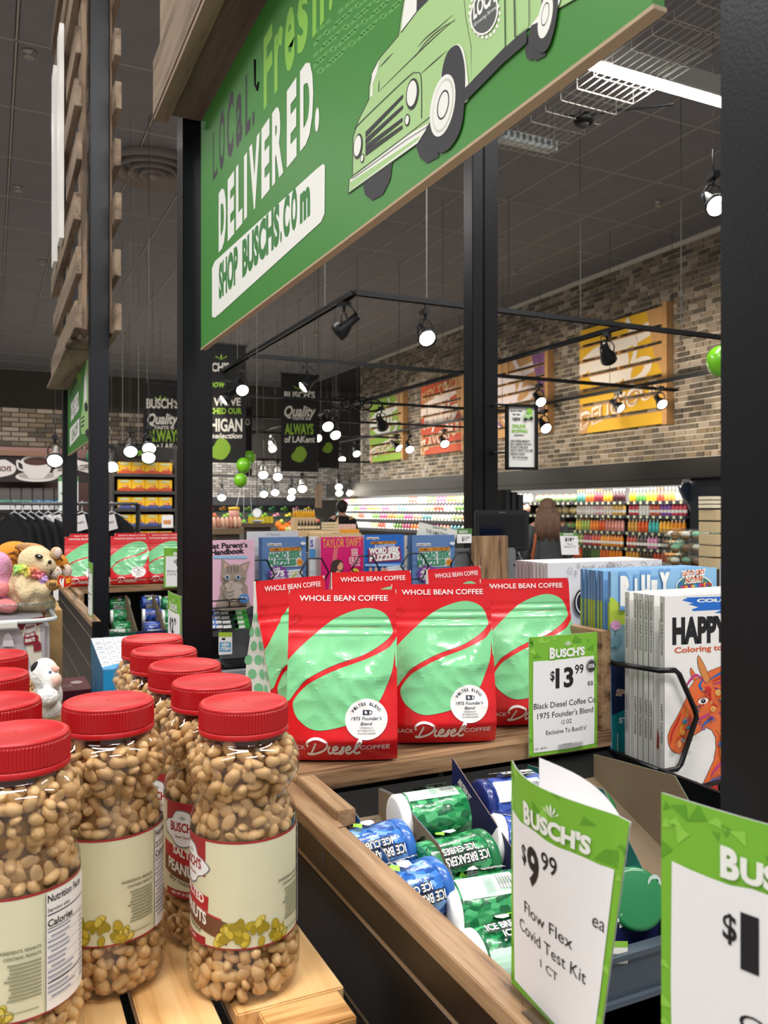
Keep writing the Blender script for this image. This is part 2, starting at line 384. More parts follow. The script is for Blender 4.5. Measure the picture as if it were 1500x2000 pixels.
# far and left walls
wb = MB(M('#4a4640', .9)).box(-7, 18, 24.5, 24.7, 0, ZC).build('wall_back', kind='structure')
pale = [M('#d8d2c8', .85), M('#c2bbb0', .85), M('#aaa298', .85)]
pb = MB(pale[0])
for j in range(16):
    for i in range(36):
        pb.use(random.choice(pale)); x0 = 3.4+i*.232+(.11 if j % 2 else 0); pb.box(x0, x0+.215, 24.48, 24.5, H+.28+j*.075, H+.34+j*.075)
pb.build('bricks', wb, kind='stuff')
wl = MB(M('#55493f', .85, bump=.2, bs=30, var=.2, vs=6)).box(-7, 2.8, 13.2, 13.4, 0, H+1.42).build('wall_left', kind='structure')
lb = MB(BRK[0])
for j in range(8):
    for i in range(34):
        lb.use(random.choice(BRK)); x0 = -3.2+i*.232+(.11 if j % 2 else 0)
        if x0 < 2.6: lb.box(x0, x0+.215, 13.18, 13.2, H+.92+j*.07, H+.975+j*.07)
lb.build('bricks', wl, kind='stuff')
# round ceiling diffuser, sprinklers
c = PZ(300, 322, 3.75); t = thing('ceiling_diffuser', 'large round dark ceiling air diffuser with concentric rings beside the black post', 'vent', (c.x, c.y, ZC-.13))
VM = M('#8a7f79', .5)
for r, z in ((.50, .03), (.38, .015), (.26, 0), (.14, -.01)):
    MB(VM).lathe([(r-.055, z+.1), (r, z), (r+.008, z+.004), (r-.035, z+.1)], 40, caps=False).build('ring', t, local=True)
MB(VM).lathe([(.04, -.02), (.055, 0), (.02, .12)], 24).build('cone', t, local=True)
sp = MB(M('#b9b5ae', .4, .6)).lathe([(.02, -.03), (.025, -.028), (.006, -.02), (.006, -.005), (.035, 0)], 12).mesh('sprinkler')
for x, y in ((57, 102), (36, 366), (83, 510), (1285, 395), (617, 650), (1005, 530)):
    c = PZ(x, y, 3.745); put('sprinkler', sp, c, {57: 'metal sprinkler head at the upper left corner of the ceiling', 36: 'metal ceiling sprinkler head at the far left edge, middle height', 83: 'metal ceiling sprinkler head low on the left, left of the pallet planks', 1285: 'metal ceiling sprinkler head near the brick wall, right of the double post', 617: 'metal ceiling sprinkler head just under the green sign edge', 1005: 'metal ceiling sprinkler head just right of the double post'}[x], 'sprinkler', 'ceiling sprinklers', scale=(1.6, 1.6, 1.6))
# ------------------------------------------------------------ linear light and wire cable tray, top right
t = thing('linear_ceiling_light', 'glowing white linear light fixture by the wire cable tray', 'ceiling light', (4.3, 4.48, H+2.98))
MB(M('#c9c9c6', .4, .3)).box(2.9, 5.7, 4.40, 4.56, H+3.05, H+3.14).box(2.9, 5.7, 4.38, 4.40, H+3.0, H+3.14).build('housing', t)
MB(M('#ffffff', .5, emit=9)).lathe([(.065, -1.4), (.065, 1.4)], 12, (4.3, 4.48, H+3.03), ax=(Vector((0, 1, 0)), Vector((0, 0, .6)), Vector((1, 0, 0)))).build('diffuser', t)
for x in (3.1, 5.5): MB(M('#777777', .5)).box(x-.004, x+.004, 4.476, 4.484, H+3.14, ZC).build('hanger', t)
WG = M('#a9a69e', .4, .6); WIRE = .006
def tray(x0, x1, y0, y1, z0, label):
    t = thing('wire_cable_tray', label, 'cable tray', ((x0+x1)/2, (y0+y1)/2, H+z0))
    b = MB(WG)
    n = int((x1-x0)/.06)
    for i in range(n+1): x = x0+(x1-x0)*i/n; b.tube([(x, y0, H+z0), (x, y1, H+z0)], .0035, 5)
    for x in (x0, x1): b.tube([(x, y0, H+z0+.11), (x, y1, H+z0+.11)], .0035, 5); b.tube([(x, y0, H+z0+.055), (x, y1, H+z0+.055)], .0035, 5)
    b.build('long_wires', t)
    y = y0
    while y <= y1:
        MB(WG).tube([(x0, y, H+z0+.12), (x0, y, H+z0), (x1, y, H+z0), (x1, y, H+z0+.12)], .004, 5).build('cross_wire', t); y += .18
    for x in (x0, x1):
        for y in (y0+.1, y1-.1): MB(WG).box(x-.003, x+.003, y-.003, y+.003, H+z0, ZC).build('hanger', t)
tray(3.66, 4.16, 1.9, 5.62, 2.9, 'pale wire mesh cable tray hanging in front of the linear light')
b = MB(M('#c5cccc', .5, .3)); p = P(1085, 290, 6.9)
t = thing('metal_channel', 'short pale ribbed metal channel hanging under the cable tray', 'channel', p)
b.box(p.x-.55, p.x, p.y-.02, p.y+.10, p.z-.01, p.z); b.box(p.x-.55, p.x, p.y-.03, p.y-.02, p.z-.03, p.z+.05).build('channel', t)
for i in range(9): MB(M('#5f6466', .5)).box(p.x-.53+i*.06, p.x-.50+i*.06, p.y-.034, p.y-.03, p.z, p.z+.045).build('slot', t)
for dx in (-.5, -.05): MB(WG).box(p.x+dx-.003, p.x+dx+.003, p.y+.02, p.y+.026, p.z, ZC).build('hanger', t)
t = thing('junction_camera', 'small black ceiling device sitting in the wire cable tray', 'camera', P(1135, 232, 6.2))
p = P(1140, 228, 6.2); MB(BLK).lathe([(.03, 0), (.07, .01), (.075, .05), (.05, .08)], 20, p-Vector((0, 0, .06))).build('housing', t)
MB(M('#2a2a2a', .1)).ell(p-Vector((0, 0, .05)), .04).build('lens', t); MB(BLK).tube([p+Vector((-.15, .05, 0)), p, p+Vector((.2, -.08, .05)), p+Vector((.5, -.4, .02))], .008).build('cable', t)
# ------------------------------------------------------------ light tracks and spotlights
ZT = H+1.6; TM = M('#17181b', .45, .3)
TX = [2.42, 4.97, 7.55]; TY = [5.6, 8.35, 11.3, 13.9, 16.6]
def track(a, b, label):
    a = Vector(a); b = Vector(b); d = (b-a).normalized(); n = Vector((-d.y, d.x, 0)); m = (a+b)/2; L = (b-a).length/2
    t = thing('light_track', label, 'light track', m)
    mb = MB(TM).obox(m, d*L, n*.028, Z_*.006)
    for s in (-1, 1): mb.obox(m+n*.024*s-Z_*.012, d*L, n*.005, Z_*.018)
    mb.build('channel', t)
    MB(M('#8a7a5e', .4, .8)).obox(m-Z_*.008, d*L, n*.006, Z_*.004).build('conductor', t)
    q = .6
    while q < 2*L: p = a+d*q; MB(M('#6c6a66', .5, .5)).box(p.x-.003, p.x+.003, p.y-.003, p.y+.003, p.z, ZC).build('hanger', t); q += 2.6
nm = ['nearest', 'second nearest', 'middle', 'fourth', 'farthest']
for i, y in enumerate(TY): track((TX[0], y, ZT), (8.3, y, ZT), nm[i]+' of the black light tracks running across towards the brick wall')
for i, x in enumerate(TX): track((x, TY[0], ZT-.001), (x, 22, ZT-.001), ['black light track running away from the camera, left of the three', 'black light track running away in the middle of the grid', 'black light track running along nearest to the brick wall'][i])
track((2.9, 15.2, H+.95), (6.9, 15.2, H+.95), 'low black light track over the produce area')
track((2.0, 18.2, H+.75), (6.9, 18.2, H+.75), 'lowest and farthest black light track over the produce bins')
BULB = M('#fff3dc', .5, emit=28)
def spot_proto():
    t = thing('spotlight', 'p', 'spotlight', (0, 0, 0))
    MB(TM).box(-.02, .02, -.04, .04, -.03, 0).tube([(0, 0, -.03), (0, 0, -.06)], .008).build('mount', t, local=True)
    MB(TM).tube([(-.045, 0, -.16), (-.05, 0, -.10), (-.03, 0, -.065), (0, 0, -.058), (.03, 0, -.065), (.05, 0, -.10), (.045, 0, -.16)], .005, 6).build('yoke', t, local=True)
    d = Vector((0, -.8, -.6)); x = Vector((1, 0, 0)); y = d.cross(x)
    MB(TM).lathe([(.008, -.11), (.026, -.108), (.028, -.04), (.032, -.035), (.055, .02), (.058, .055), (.05, .05)], 20, (0, 0, -.155), ax=(x, y, d), caps=False).build('head', t, local=True)
    MB(BULB).lathe([(.001, .058), (.03, .056), (.048, .045)], 20, (0, 0, -.155), ax=(x, y, d), caps=False).build('bulb', t, local=True)
    MB(TM).tube([(0, .09, -.09), (.03, .06, -.04), (.02, .02, -.02)], .004, 5).build('cord', t, local=True)
    return t
sp0 = spot_proto(); st = snap(sp0)
def hang(o, p, ztop):
    s = o.scale.x; L = (ztop-p.z)/s
    if L > .02:
        h = MB(TM).tube([(0, 0, -.01), (0, 0, min(L, .12))], .004, 6).build('stem', None, local=True, origin=(0, 0, 0)); h.parent = o
    if L > .12: h = MB(M('#5a5856', .5)).tube([(0, 0, .12), (0, 0, L)], .0012, 4).build('hanger', None, local=True, origin=(0, 0, 0)); h.parent = o
SP = [(830, 605, .35, 'bright spotlight on the nearest cross track facing the camera'), (672, 590, -1.9, 'side-on spotlight by the front corner of the nearest track'),
 (472, 722, .35, 'bright spotlight near the tall hanging banner'), (445, 742, -1.2, 'dim spotlight just left of the bright one by the tall banner'), (600, 715, -1.2, 'dark spotlight turned away above the middle banner'),
 (638, 795, .4, 'bright spotlight right of the middle banner, upper left of a cluster'), (653, 815, .4, 'bright spotlight right of the middle banner, lower right of a cluster'), (618, 825, .4, 'bright spotlight overlapping the middle banner edge'),
 (531, 850, .4, 'spotlight left of the middle banner'), (695, 862, .35, 'bright spotlight left of the brick wall corner'), (632, 880, .3, 'spotlight leftmost of three close together'), (644, 876, .3, 'spotlight middle of three close together'), (667, 874, .3, 'spotlight rightmost of three close together'),
 (775, 848, .9, 'small spotlight in front of the green wall panel, left one'), (799, 850, .3, 'small spotlight right of the green wall panel'), (867, 838, .3, 'bright spotlight in front of the red wall panel'), (920, 832, .3, 'spotlight against the left edge of the middle black post'),
 (1053, 750, .3, 'bright spotlight above the framed poster corner'), (1063, 800, .3, 'spotlight just right of the framed poster'), (1207, 765, .7, 'spotlight in front of the yellow wall panel, lower left'), (1290, 755, .2, 'bright spotlight at the right edge of the yellow wall panel'), (1186, 650, 2.6, 'dark spotlight turned to the wall in front of the yellow panel'),
 (745, 795, 2.8, 'dark spotlight turned away beside the cable loops'), (1393, 338, .1, 'bright lamp by the near black post at right')]
LO = [(542, 900), (514, 896), (590, 924), (661, 926), (662, 938), (683, 938), (570, 934), (568, 946), (537, 936), (515, 939), (433, 945)]
for i, (x, y, a, lb_) in enumerate(SP):
    r = ray(x, y); best = None
    for tx in TX:
        if r.x > .01 and TY[0] < r.y*tx/r.x < 21: best = min(best or (9, 0), (abs(H+r.z*tx/r.x-(ZT-.05)), tx/r.x))
    for ty in TY:
        if TX[0] < r.x*ty/r.y < 8.3: best = min(best or (9, 0), (abs(H+r.z*ty/r.y-(ZT-.05)), ty/r.y))
    d = best[1] if best and y > 500 else 5.3
    p = P(x, y, d)
    if p.z > ZT-.03 and y > 500: p.z = ZT-.03
    q = dup(st, loc=p, rz=a-YAW, label=lb_, group=None, scale=(1.25,)*3 if d < 12 else (1.6,)*3)
    hang(q, p, ZT if y > 500 else ZC)
for i, (x, y) in enumerate(LO):
    low = y > 925; p = P(x, y, 1); r = ray(x, y); dd = (18.2 if low else 15.2)/r.y; p = CAM+r*dd
    q = dup(st, loc=p, rz=.2-YAW, label='tiny far spotlight over the produce area, %s counted from the left' % ['eighth', 'third', 'ninth', 'twelfth', 'eleventh', 'thirteenth', 'seventh', 'sixth', 'fifth', 'second', 'first'][i], group='far produce spotlights', scale=(1.7,)*3); hang(q, p, ZC)
for (x, y) in ((108, 850), (218, 868), (290, 850), (291, 832), (255, 838)):
    p = P(x, y, 7.9 if x > 150 else 7); q = dup(st, loc=p, rz=.3-YAW, label={108: 'bright spotlight left of the far thin posts', 218: 'bright spotlight beside the left black post', 290: 'bright spotlight on the dark banner, lower of two', 291: 'spotlight on the dark banner, upper of two', 255: 'unlit spotlight left of the dark banner'}[x], scale=(1.2,)*3); hang(q, p, ZC)
for o in [sp0]+kids(sp0): bpy.data.objects.remove(o)
def spotlamp(p, tgt, power, size=70):
    l = bpy.data.lights.new('spot_lamp', 'SPOT'); l.energy = power; l.spot_size = radians(size); l.spot_blend = .7; l.color = (1, .86, .68); l.shadow_soft_size = .05
    o = bpy.data.objects.new('spot_lamp', l); COL.objects.link(o); o.location = p; o.rotation_euler = (Vector(tgt)-Vector(p)).to_track_quat('-Z', 'Y').to_euler()
for y in (7.2, 8.9, 11, 13.4, 16): spotlamp((6.6, y, ZT-.25), (XW, y+.2, H+1.35), 95, 95)
# loops of spare cable hung on the tracks
t = thing('cable_loops', 'tangled black cable looped over the light tracks', 'cable', P(690, 790, 12))
for k in range(4): b = MB(BLK); c = P(665+k*22, 788+3*(k % 2), 12); b.tube([c+Vector((cos(a)*.16, .02*k, sin(a)*.09)) for a in [i*.5 for i in range(13)]], .012, 6, closed=True); b.build('loop', t)
# ------------------------------------------------------------ hanging banners
def banner(x0, x1, y0, y1, d, label, arts):
    c = P((x0+x1)/2, y1, d); Y = c.y
    a = PY(x0, y0, Y); e = PY(x1, y1, Y); a2 = PY(x1, y0, Y); zt = (a.z+a2.z)/2; t = thing('hanging_banner', label, 'banner', (c.x, c.y, e.z))
    MB(M('#1a1a1b', .8, var=.15, vs=6)).box(a.x, e.x, Y, Y+.01, e.z, zt).build('fabric', t)
    MB(TM).box(a.x-.02, e.x+.02, Y-.012, Y+.02, zt-.01, zt+.015).build('top_bar', t)
    for x in (a.x+.05, e.x-.05): MB(M('#8a8a88', .5)).box(x-.003, x+.003, Y, Y+.006, zt, ZC).build('hanger', t)
    pr = onY(t, Y, unit=.0006)
    W = WHITE; G = M('#8fb83a', .7)
    for q in arts:
        if q[0] == 't': pr.t(q[1], q[2], q[3], q[4], -q[5], G if q[6] else M('#d9d6cc', .7), .03, shear=q[7] if len(q) > 7 else 0)
        elif q[0] == 'g': pr.poly([(q[1]+dx*q[3], q[2]+dy*q[3]) for dx, dy in ((-.2, -1), (.5, -1), (1, -.2), (.7, .6), (.1, 1), (-.8, .7), (-1, .1), (-.6, -.4))], M('#7fa52f', .7), smooth=True)
        elif q[0] == 'l':
            for s in (-1, 0, 1): pr.poly([(q[1], q[2]), (q[1]+s*9-2, q[2]-6), (q[1]+s*11, q[2]-12+abs(s)*4), (q[1]+s*9+2, q[2]-6)], G)
    pr.build()
banner(370, 480, 672, 905, 9.5, 'tall black banner with green pear shape, nearest to the post', [('l', 432, 703), ('t', "BUSCH'S", 385, 725, 62, 16, 0), ('t', 'we know', 375, 756, 66, 14, 1, .3), ("t", "HERE WE'VE", 370, 792, 100, 15, 0), ('t', 'SEARCHED OUR', 380, 808, 92, 11, 1), ('t', 'MICHIGAN', 375, 842, 98, 24, 0), ('t', 'the selection', 385, 856, 88, 10, 0, .3), ('g', 430, 878, 20)])
banner(280, 398, 752, 905, 12, 'black banner seen left of the thick post', [('l', 313, 783), ('t', "BUSCH'S", 286, 797, 62, 18, 0), ('t', 'Quality', 288, 828, 60, 20, 0, .3), ('t', 'TASTE IS', 300, 838, 40, 6, 0), ('t', 'ALWAYS', 286, 862, 66, 22, 1), ('t', 'at LAKen', 300, 878, 52, 12, 0), ('g', 318, 893, 12)])
banner(549, 621, 732, 922, 12.5, 'black quality banner hanging free in the middle distance', [('l', 585, 762), ('t', "BUSCH'S", 555, 778, 60, 13, 0), ('t', 'Quality', 555, 813, 62, 20, 0, .3), ('t', 'TASTE IS', 570, 820, 32, 5, 0), ('t', 'ALWAYS', 556, 848, 56, 20, 1), ('t', 'of LAKent', 555, 864, 60, 12, 0), ('g', 584, 888, 15)])
banner(466, 492, 796, 930, 14.5, 'black banner half hidden behind the tall one', [('t', 'SO', 474, 830, 14, 12, 0), ('t', 'FOOD', 470, 915, 20, 10, 0)])
banner(622, 662, 838, 915, 16, 'dark green banner far behind the quality banner', [('g', 640, 875, 10)])
banner(232, 278, 868, 898, 11.3, 'small black aisle marker above the yellow boxes', [('t', 'COFFEE', 236, 896, 38, 8, 0)])
# ------------------------------------------------------------ slatted wall panels on the brick wall
TAN = '#c99a66'
def wallpanel(x0, x1, ytl, ybl, ytr, ybr, cols, word, label, word2=None):
    X = XW-.10; a = PX(x0, ytl, X); b = PX(x0, ybl, X); c = PX(x1, ytr, X); e = PX(x1, ybr, X)
    yf, yn = a.y, c.y; z1 = (a.z+c.z)/2; z0 = (b.z+e.z)/2
    t = thing('slatted_wall_sign', label, 'wall sign', (XW-.06, (yf+yn)/2, z0))
    for y in (yn, yn+(yf-yn)*.5, yf-.06): MB(M('#c49561', .6, var=.12, vs=10)).box(X+.005, XW-.02, y, y+.06, z0, z1).build('upright', t)
    MB(M('#c49561', .6, var=.12, vs=10)).box(X-.05, XW-.02, yn-.09, yn-.002, z0-.02, z1+.05).build('side_board', t)
    n = 7; hh = (z1-z0)/n; gap = hh*.22
    mC = [M(q, .65) for q in cols]
    for i in range(n):
        za = z0+i*hh; zb_ = za+hh-(gap if i < n-1 else 0)
        bo = MB(mC[0]).box(X-.012, X+.005, yn, yf, za, zb_).build('board', t)
        MB(M('#c49561', .6)).box(X-.02, X-.0, yn, yf, zb_-.012, zb_+.005).build('edge', t) if i < n-1 else None
        W, L = yf-yn, z1-z0
        pr = Print(bo, lambda p, q, o: (X-.012-o, yf-p*W, z0+q*L), .0015, clip=(0, 1, (za-z0)/L, (zb_-.012*(i < n-1)-z0)/L))
        pr.poly([(.0, .0), (.0, .25), (.12, .22), (.1, 0)], mC[2])
        pr.poly([(0, .55), (.3, .65), (.75, .75), (1, .82), (1, .93), (.6, .86), (.2, .8), (0, .7)], mC[1], smooth=False)
        pr.poly([(.15, .5), (.5, .42), (.62, .62), (.5, .75), (.2, .68)], mC[1], smooth=True)
        pr.ell(.72, .5, .17, .10, mC[1], .4); pr.ell(.7, .5, .10, .05, mC[0], .4)
        pr.poly([(.82, 1), (1, 1), (1, .4), (.9, .6)], mC[2]); pr.line([(.6, .98), (.7, .7), (.62, .45), (.75, .28)], .05, mC[1])
        pr.text(word, (.02, .04), (.98, .27), (.02, .19), mC[1], .04); pr.text(word, (.035, .045), (.985, .275), (.035, .17), mC[2], .0)
        if word2: pr.text(word2, (.08, .38), (.9, .48), (.1, .62), mC[1], .05, shear=.2); pr.text(word2.upper()[:7], (.05, .75), (.9, .86), (.05, .9), mC[2], .04)
        pr.build()
wallpanel(1133, 1298, 645, 848, 600, 827, ('#e3b32c', '#efe6dc', TAN), 'DELICIOUS', 'large yellow and white slatted wall sign reading DELICIOUS')
wallpanel(925, 1068, 718, 862, 690, 845, (TAN, '#eadfe2', '#8c5d92'), 'FLAVOR', 'tan and purple slatted wall sign beside the middle black post')
wallpanel(823, 905, 755, 889, 735, 880, ('#c9502c', '#eedfd6', TAN), 'FLAVORFUL', 'red slatted wall sign with white script letters', 'key two')
wallpanel(723, 787, 785, 905, 768, 895, ('#92b73c', '#e8e6d8', TAN), 'FRESH', 'green slatted wall sign near the brick wall corner')
# ============================================================ display fixture in front
FX = thing('display_fixture', 'near wood-trimmed black checkout display fixture holding the coffee bags and gum', 'display fixture', (.45, 1.2, 0))
def post(x0, x1, y0, y1, par=FX, h=4.6):
    p = MB(POSTM).box(x0, x1, y0, y1, 0, h).build('post', par, bevel=.003); return p
post(.417, .489, 2.0, 2.072); post(.417, .489, .313, .385)
S1 = H-.36
b = MB(OAKX).box(.372, .912, 1.058, 1.62, S1-.025, S1).build('shelf', FX, bevel=.001)
MB(OAKY).box(.372, .397, .915, 1.0575, S1-.075, S1).build('side_board', FX, bevel=.001)
MB(OAKY).box(.890, .912, 1.06, 1.45, S1+.0005, H-.198).build('side_board', FX, bevel=.001)
MB(BLK).box(.36, .904, 1.6205, 1.64, .1, S1).build('back_panel', FX)
MB(BLK).box(.905, .912, .7, 1.6, .1, S1-.03).build('side_panel', FX)
# slatwall side: dark boards with wood-coloured grooves between
MB(OAKY).box(.345, .375, .15, 2.25, H-.388, H-.371).build('cap_rail', FX, bevel=.001)
zz = H-.389
for k in range(8):
    h = .040 if k == 0 else .094
    MB(M('#16120f', .4, bump=.04, bs=300)).box(.352, .366, .15, 2.25, zz-h, zz).build('slat', FX, bevel=.001)
    MB(M('#a08a70', .45, .2)).box(.3535, .366, .15, 2.25, zz-h-.0065, zz-h).build('groove_strip', FX); zz -= h+.0065
MB(BLK).box(.367, .372, .15, 2.25, .1, H-.389).build('slat_backing', FX)
# sloping gum shelf, price rail, lower deck
y0, y1 = .72, 1.056; z0, z1 = H-.517, H-.386
MB(BLK).prism([(y0, z0-.01), (y1, z1-.01), (y1, z1-.004), (y0, z0-.004)], lambda a, c, t: (t, a, c), .40, .90).build('gum_shelf', FX)
RAILM = M('#4f5a66', .35, .4)
rl = MB(RAILM).box(.40, .90, .706, .716, H-.535, H-.487).box(.40, .90, .700, .716, H-.490, H-.484).box(.40, .90, .700, .716, H-.539, H-.533).build('price_rail', FX)
pr = onY(rl, .7055); pr.rect(1192, 1843, 1226, 1882, M('#f1f0e6', .5)); pr.rect(1192, 1838, 1226, 1850, M('#8cc63f', .5))
for i in range(9): pr.rect(1195+i*1.5, 1862, 1195.8+i*1.5, 1874, INK)
pr.t('$4', 1209, 1874, 9, -13, INK); pr.t('99', 1219, 1867, 6, -6, INK); pr.build()
MB(M('#101113', .5)).box(.40, .904, .45, 1.05, H-.80, H-.78).build('lower_shelf', FX)
dk = MB(M('#8b8a87', .5, .3, var=.25, vs=30)).box(.42, .904, .40, .66, H-.70, H-.69).box(.42, .904, .385, .40, H-.72, H-.675).build('metal_deck', FX)
for i in range(10): MB(M('#5b4d42', .8)).box(.44+i*.05, .455+i*.05, .384, .3851, H-.69, H-.68).build('rust_spot', dk) if i % 3 == 0 else None
# ------------------------------------------------------------ long green overhead sign
SX = .45
SG = thing('overhead_sign', 'large green overhead sign with white lettering and a pale green truck', 'sign', (SX, 1.2, H+.376))
sb = MB(M('#3f8a35', .42, spec=.4)).box(SX, SX+.012, .477, 1.956, H+.379, H+.915).build('board', SG)
MB(M('#b5a083', .6)).box(SX-.0006, SX+.0125, .475, 1.957, H+.3755, H+.379).build('board_edge', SG)
pr = onX(sb, SX, unit=.00003)
LG = M('#a9d18c', .45); DK = M('#26262b', .5); OW = M('#f1f3ee', .5); LIME = M('#86c440', .5); MG = M('#5aa14a', .5)
z1 = lambda x, y: (380+x/3.75, y/3.75)
z2 = lambda x, y: (380+x/3.75, 340+y/3.75)
tk = lambda x, y: (660+x/2.419, y/2.419)
T = lambda s, f, a, b_, c, m, bo=.03, **k: pr.text(s, f(*a), f(*b_), f(*c), m, bo, **k)
# faint brick pattern of the print
for r in range(9):
    for k in range(14):
        if (r*7+k*3) % 5 == 0: continue
        x = 870+k*46+(23 if r % 2 else 0); y = 560-r*40-k*40
        pr.poly([z1(x, y), z1(x+36, y-32), z1(x+36, y-4), z1(x, y+28)], MG, k=1)
LO_ = [('L', 135, 1330, 40, 355, 0), ('o', 182, 1262, 40, 330, 0)]
T('L', z1, (135, 1330), (168, 1275), (135, 968), DK, .0); T('O', z1, (180, 1262), (222, 1180), (180, 870), DK); T('C', z1, (238, 1185), (285, 1085), (238, 765), DK)
T('a', z1, (303, 1085), (350, 985), (303, 590), DK, cap=.69); T('L', z1, (373, 985), (410, 925), (373, 573), DK); T('.', z1, (424, 905), (440, 880), (424, 560), DK, .05)
for (c, x0, ya, x1, yb, yt) in (('F', 507, 790, 570, 680, 300), ('r', 585, 670, 650, 560, 110), ('e', 662, 545, 735, 425, -50), ('s', 755, 400, 832, 270, -180), ('h', 865, 265, 950, 130, -190), ('.', 985, 75, 1013, 30, -330)):
    T(c, z1, (x0, ya), (x1, yb), (x0, yt), LIME, .03)
XS = [(178, 1820, 1440), (244, 1738, 1270), (305, 1652, 1180), (362, 1585, 1105), (400, 1560, 1040), (492, 1385, 885), (570, 1290, 765), (678, 1160, 610), (775, 1045, 480)]
# baseline goes from (178,1823) up to (870,955) in the same crop
def bl(x): return 1823+(x-178)*(955-1823)/(870-178)
def tl(x): return 1440-(x-178)*(1440-445)/(850-178)
word = 'DELIVERED.'; xw = [(178, 232), (244, 292), (305, 352), (364, 386), (402, 480), (492, 552), (570, 652), (678, 750), (775, 872), (884, 916)]
for ch, (a, c) in zip(word, xw):
    top = tl(a) if ch != '.' else tl(a)
    T(ch, z1, (a, bl(a)), (c, bl(c)), (a, top), OW, .05 if ch != 'I' else .04, shear=0)
pr.poly([z2(*p) for p in ((130, 690), (150, 640), (900, -40), (945, -75), (958, -60), (955, 290), (930, 350), (190, 1020), (150, 1052), (130, 1045))], OW)
def shop(a, c, s):
    f = lambda x: 905-(x-180)*(905-280)/(850-180); g = lambda x: 680-(x-180)*(680-5)/(850-180)
    T(s, z2, (a, f(a)), (c, f(c)), (a, g(a)), M('#2f7d36', .5), .055)
shop(180, 320, 'SHOP'); shop(352, 625, 'BUSCHS'); shop(630, 642, '.'); shop(652, 700, 'C'); shop(710, 755, 'O'); shop(775, 850, 'm')
# the truck
pp = lambda *q: [tk(*p) for p in q]
pr.poly(pp((120, 870), (130, 920), (165, 948), (215, 920), (250, 850), (262, 755), (235, 770)), DK)
pr.poly(pp((370, 685), (390, 745), (425, 772), (480, 742), (470, 680), (440, 620), (400, 640)), DK)
pr.ell(*tk(935, 200), 17, 36, DK, .3); pr.poly(pp((895, 190), (905, 260), (940, 288), (985, 265), (1000, 200), (960, 120)), DK)
body = pp((52, 915), (56, 850), (72, 838), (75, 650), (100, 570), (150, 470), (150, 415), (168, 335), (205, 270), (290, 170), (302, 80), (330, -80), (430, -290), (700, -470), (1330, -840), (1330, -120), (1050, 40), (905, 135), (840, 185), (800, 222), (632, 395), (560, 440), (495, 470), (440, 585), (380, 680))
pr.poly(body, LG); pr.line(body[:20], 1.6, DK, smooth=False)
pr.poly(pp((60, 850), (330, 640), (440, 580), (385, 672), (70, 895)), OW); pr.poly(pp((60, 862), (395, 640), (385, 660), (66, 896)), LG)
pr.line(pp((52, 915), (380, 680), (442, 582)), 1.6, DK, smooth=False)
for a, c in (((160, 420), (290, 175)), ((150, 470), (200, 435))): pass
pr.poly(pp((302, 150), (318, 20), (345, -90), (420, -140), (420, -10), (380, 50)), OW); pr.poly(pp((375, 60), (380, -100), (440, -160), (445, -20)), DK); pr.line(pp((302, 155), (380, 52), (450, -20)), 1.6, DK, smooth=False)
pr.poly(pp((156, 460), (165, 350), (200, 280), (190, 340), (168, 400), (168, 452)), OW)
for q in (((195, 435), (200, 380)), ((195, 435), (420, 215), (560, 90)), ((370, 270), (420, 200), (500, 130), (560, 98)), ((200, 320), (265, 250)), ((380, 225), (420, 180), (480, 130), (550, 70)), ((640, 300), (715, 245), (770, 190)), ((395, 350), (520, 240))):
    pr.line(pp(*q), lambda t: 1.5*(1-abs(2*t-1))+.4, DK)
pr.line(pp((85, 615), (110, 580), (330, 370), (375, 345), (398, 370), (400, 560)), 1.5, DK)
pr.line(pp((75, 830), (330, 640), (470, 530)), 1.3, DK, smooth=False); pr.line(pp((72, 845), (330, 660), (440, 590)), 1.0, DK, smooth=False)
for i, (x0, y0_, x1, y1_) in enumerate(((135, 640, 312, 455), (135, 672, 312, 505), (135, 702, 310, 565), (135, 728, 310, 600))):
    pr.poly(pp((x0, y0_-16), (x1, y1_-8), (x1, y1_+8), (x0, y0_+10)), DK)
for (x, y, rx, ry) in ((357, 445, 12, 31), (100, 692, 8.5, 25)):
    pr.ell(*tk(x, y), rx, ry, DK, .12); pr.ell(*tk(x-2, y-2), rx*.78, ry*.82, OW, .12)
for (x, y, rx, ry) in ((333, 568, 5, 12), (120, 748, 3.6, 9)): pr.ell(*tk(x, y), rx, ry, DK, .1); pr.ell(*tk(x, y), rx*.7, ry*.75, OW, .1)
pr.poly(pp((495, 400), (510, 290), (545, 225), (585, 215), (610, 280), (625, 450), (600, 490), (560, 480)), OW, smooth=True)
pr.poly(pp((500, 330), (525, 250), (565, 215), (590, 240), (608, 330), (606, 470), (590, 600), (545, 690), (490, 724), (440, 690), (420, 620), (470, 530), (490, 430)), DK, smooth=True)
pr.ell(*tk(502, 500), 23, 62, OW, .18); pr.ell(*tk(505, 500), 19, 54, M('#c9d3c4', .5), .18); pr.ell(*tk(503, 500), 17, 49, OW, .18); pr.ell(*tk(505, 497), 11, 30, DK, .18); pr.ell(*tk(505, 497), 9, 26, OW, .18)
pr.poly(pp((610, 415), (632, 395), (800, 225), (900, 145), (900, 205), (790, 300), (600, 492)), DK)
pr.poly(pp((635, 390), (640, 220), (610, 80), (600, -60), (792, -160), (800, 222)), LG); pr.line(pp((600, -60), (612, 80), (638, 220), (640, 392), (798, 225), (794, -160)), 1.2, DK, smooth=False)
pr.line(pp((845, 180), (838, -160)), 2.2, DK, smooth=False); pr.line(pp((850, 178), (912, 128), (910, -200)), 1.2, DK, smooth=False)
pr.poly(pp((915, 135), (965, 60), (985, -60), (1050, -80), (1050, 30)), OW, smooth=True)
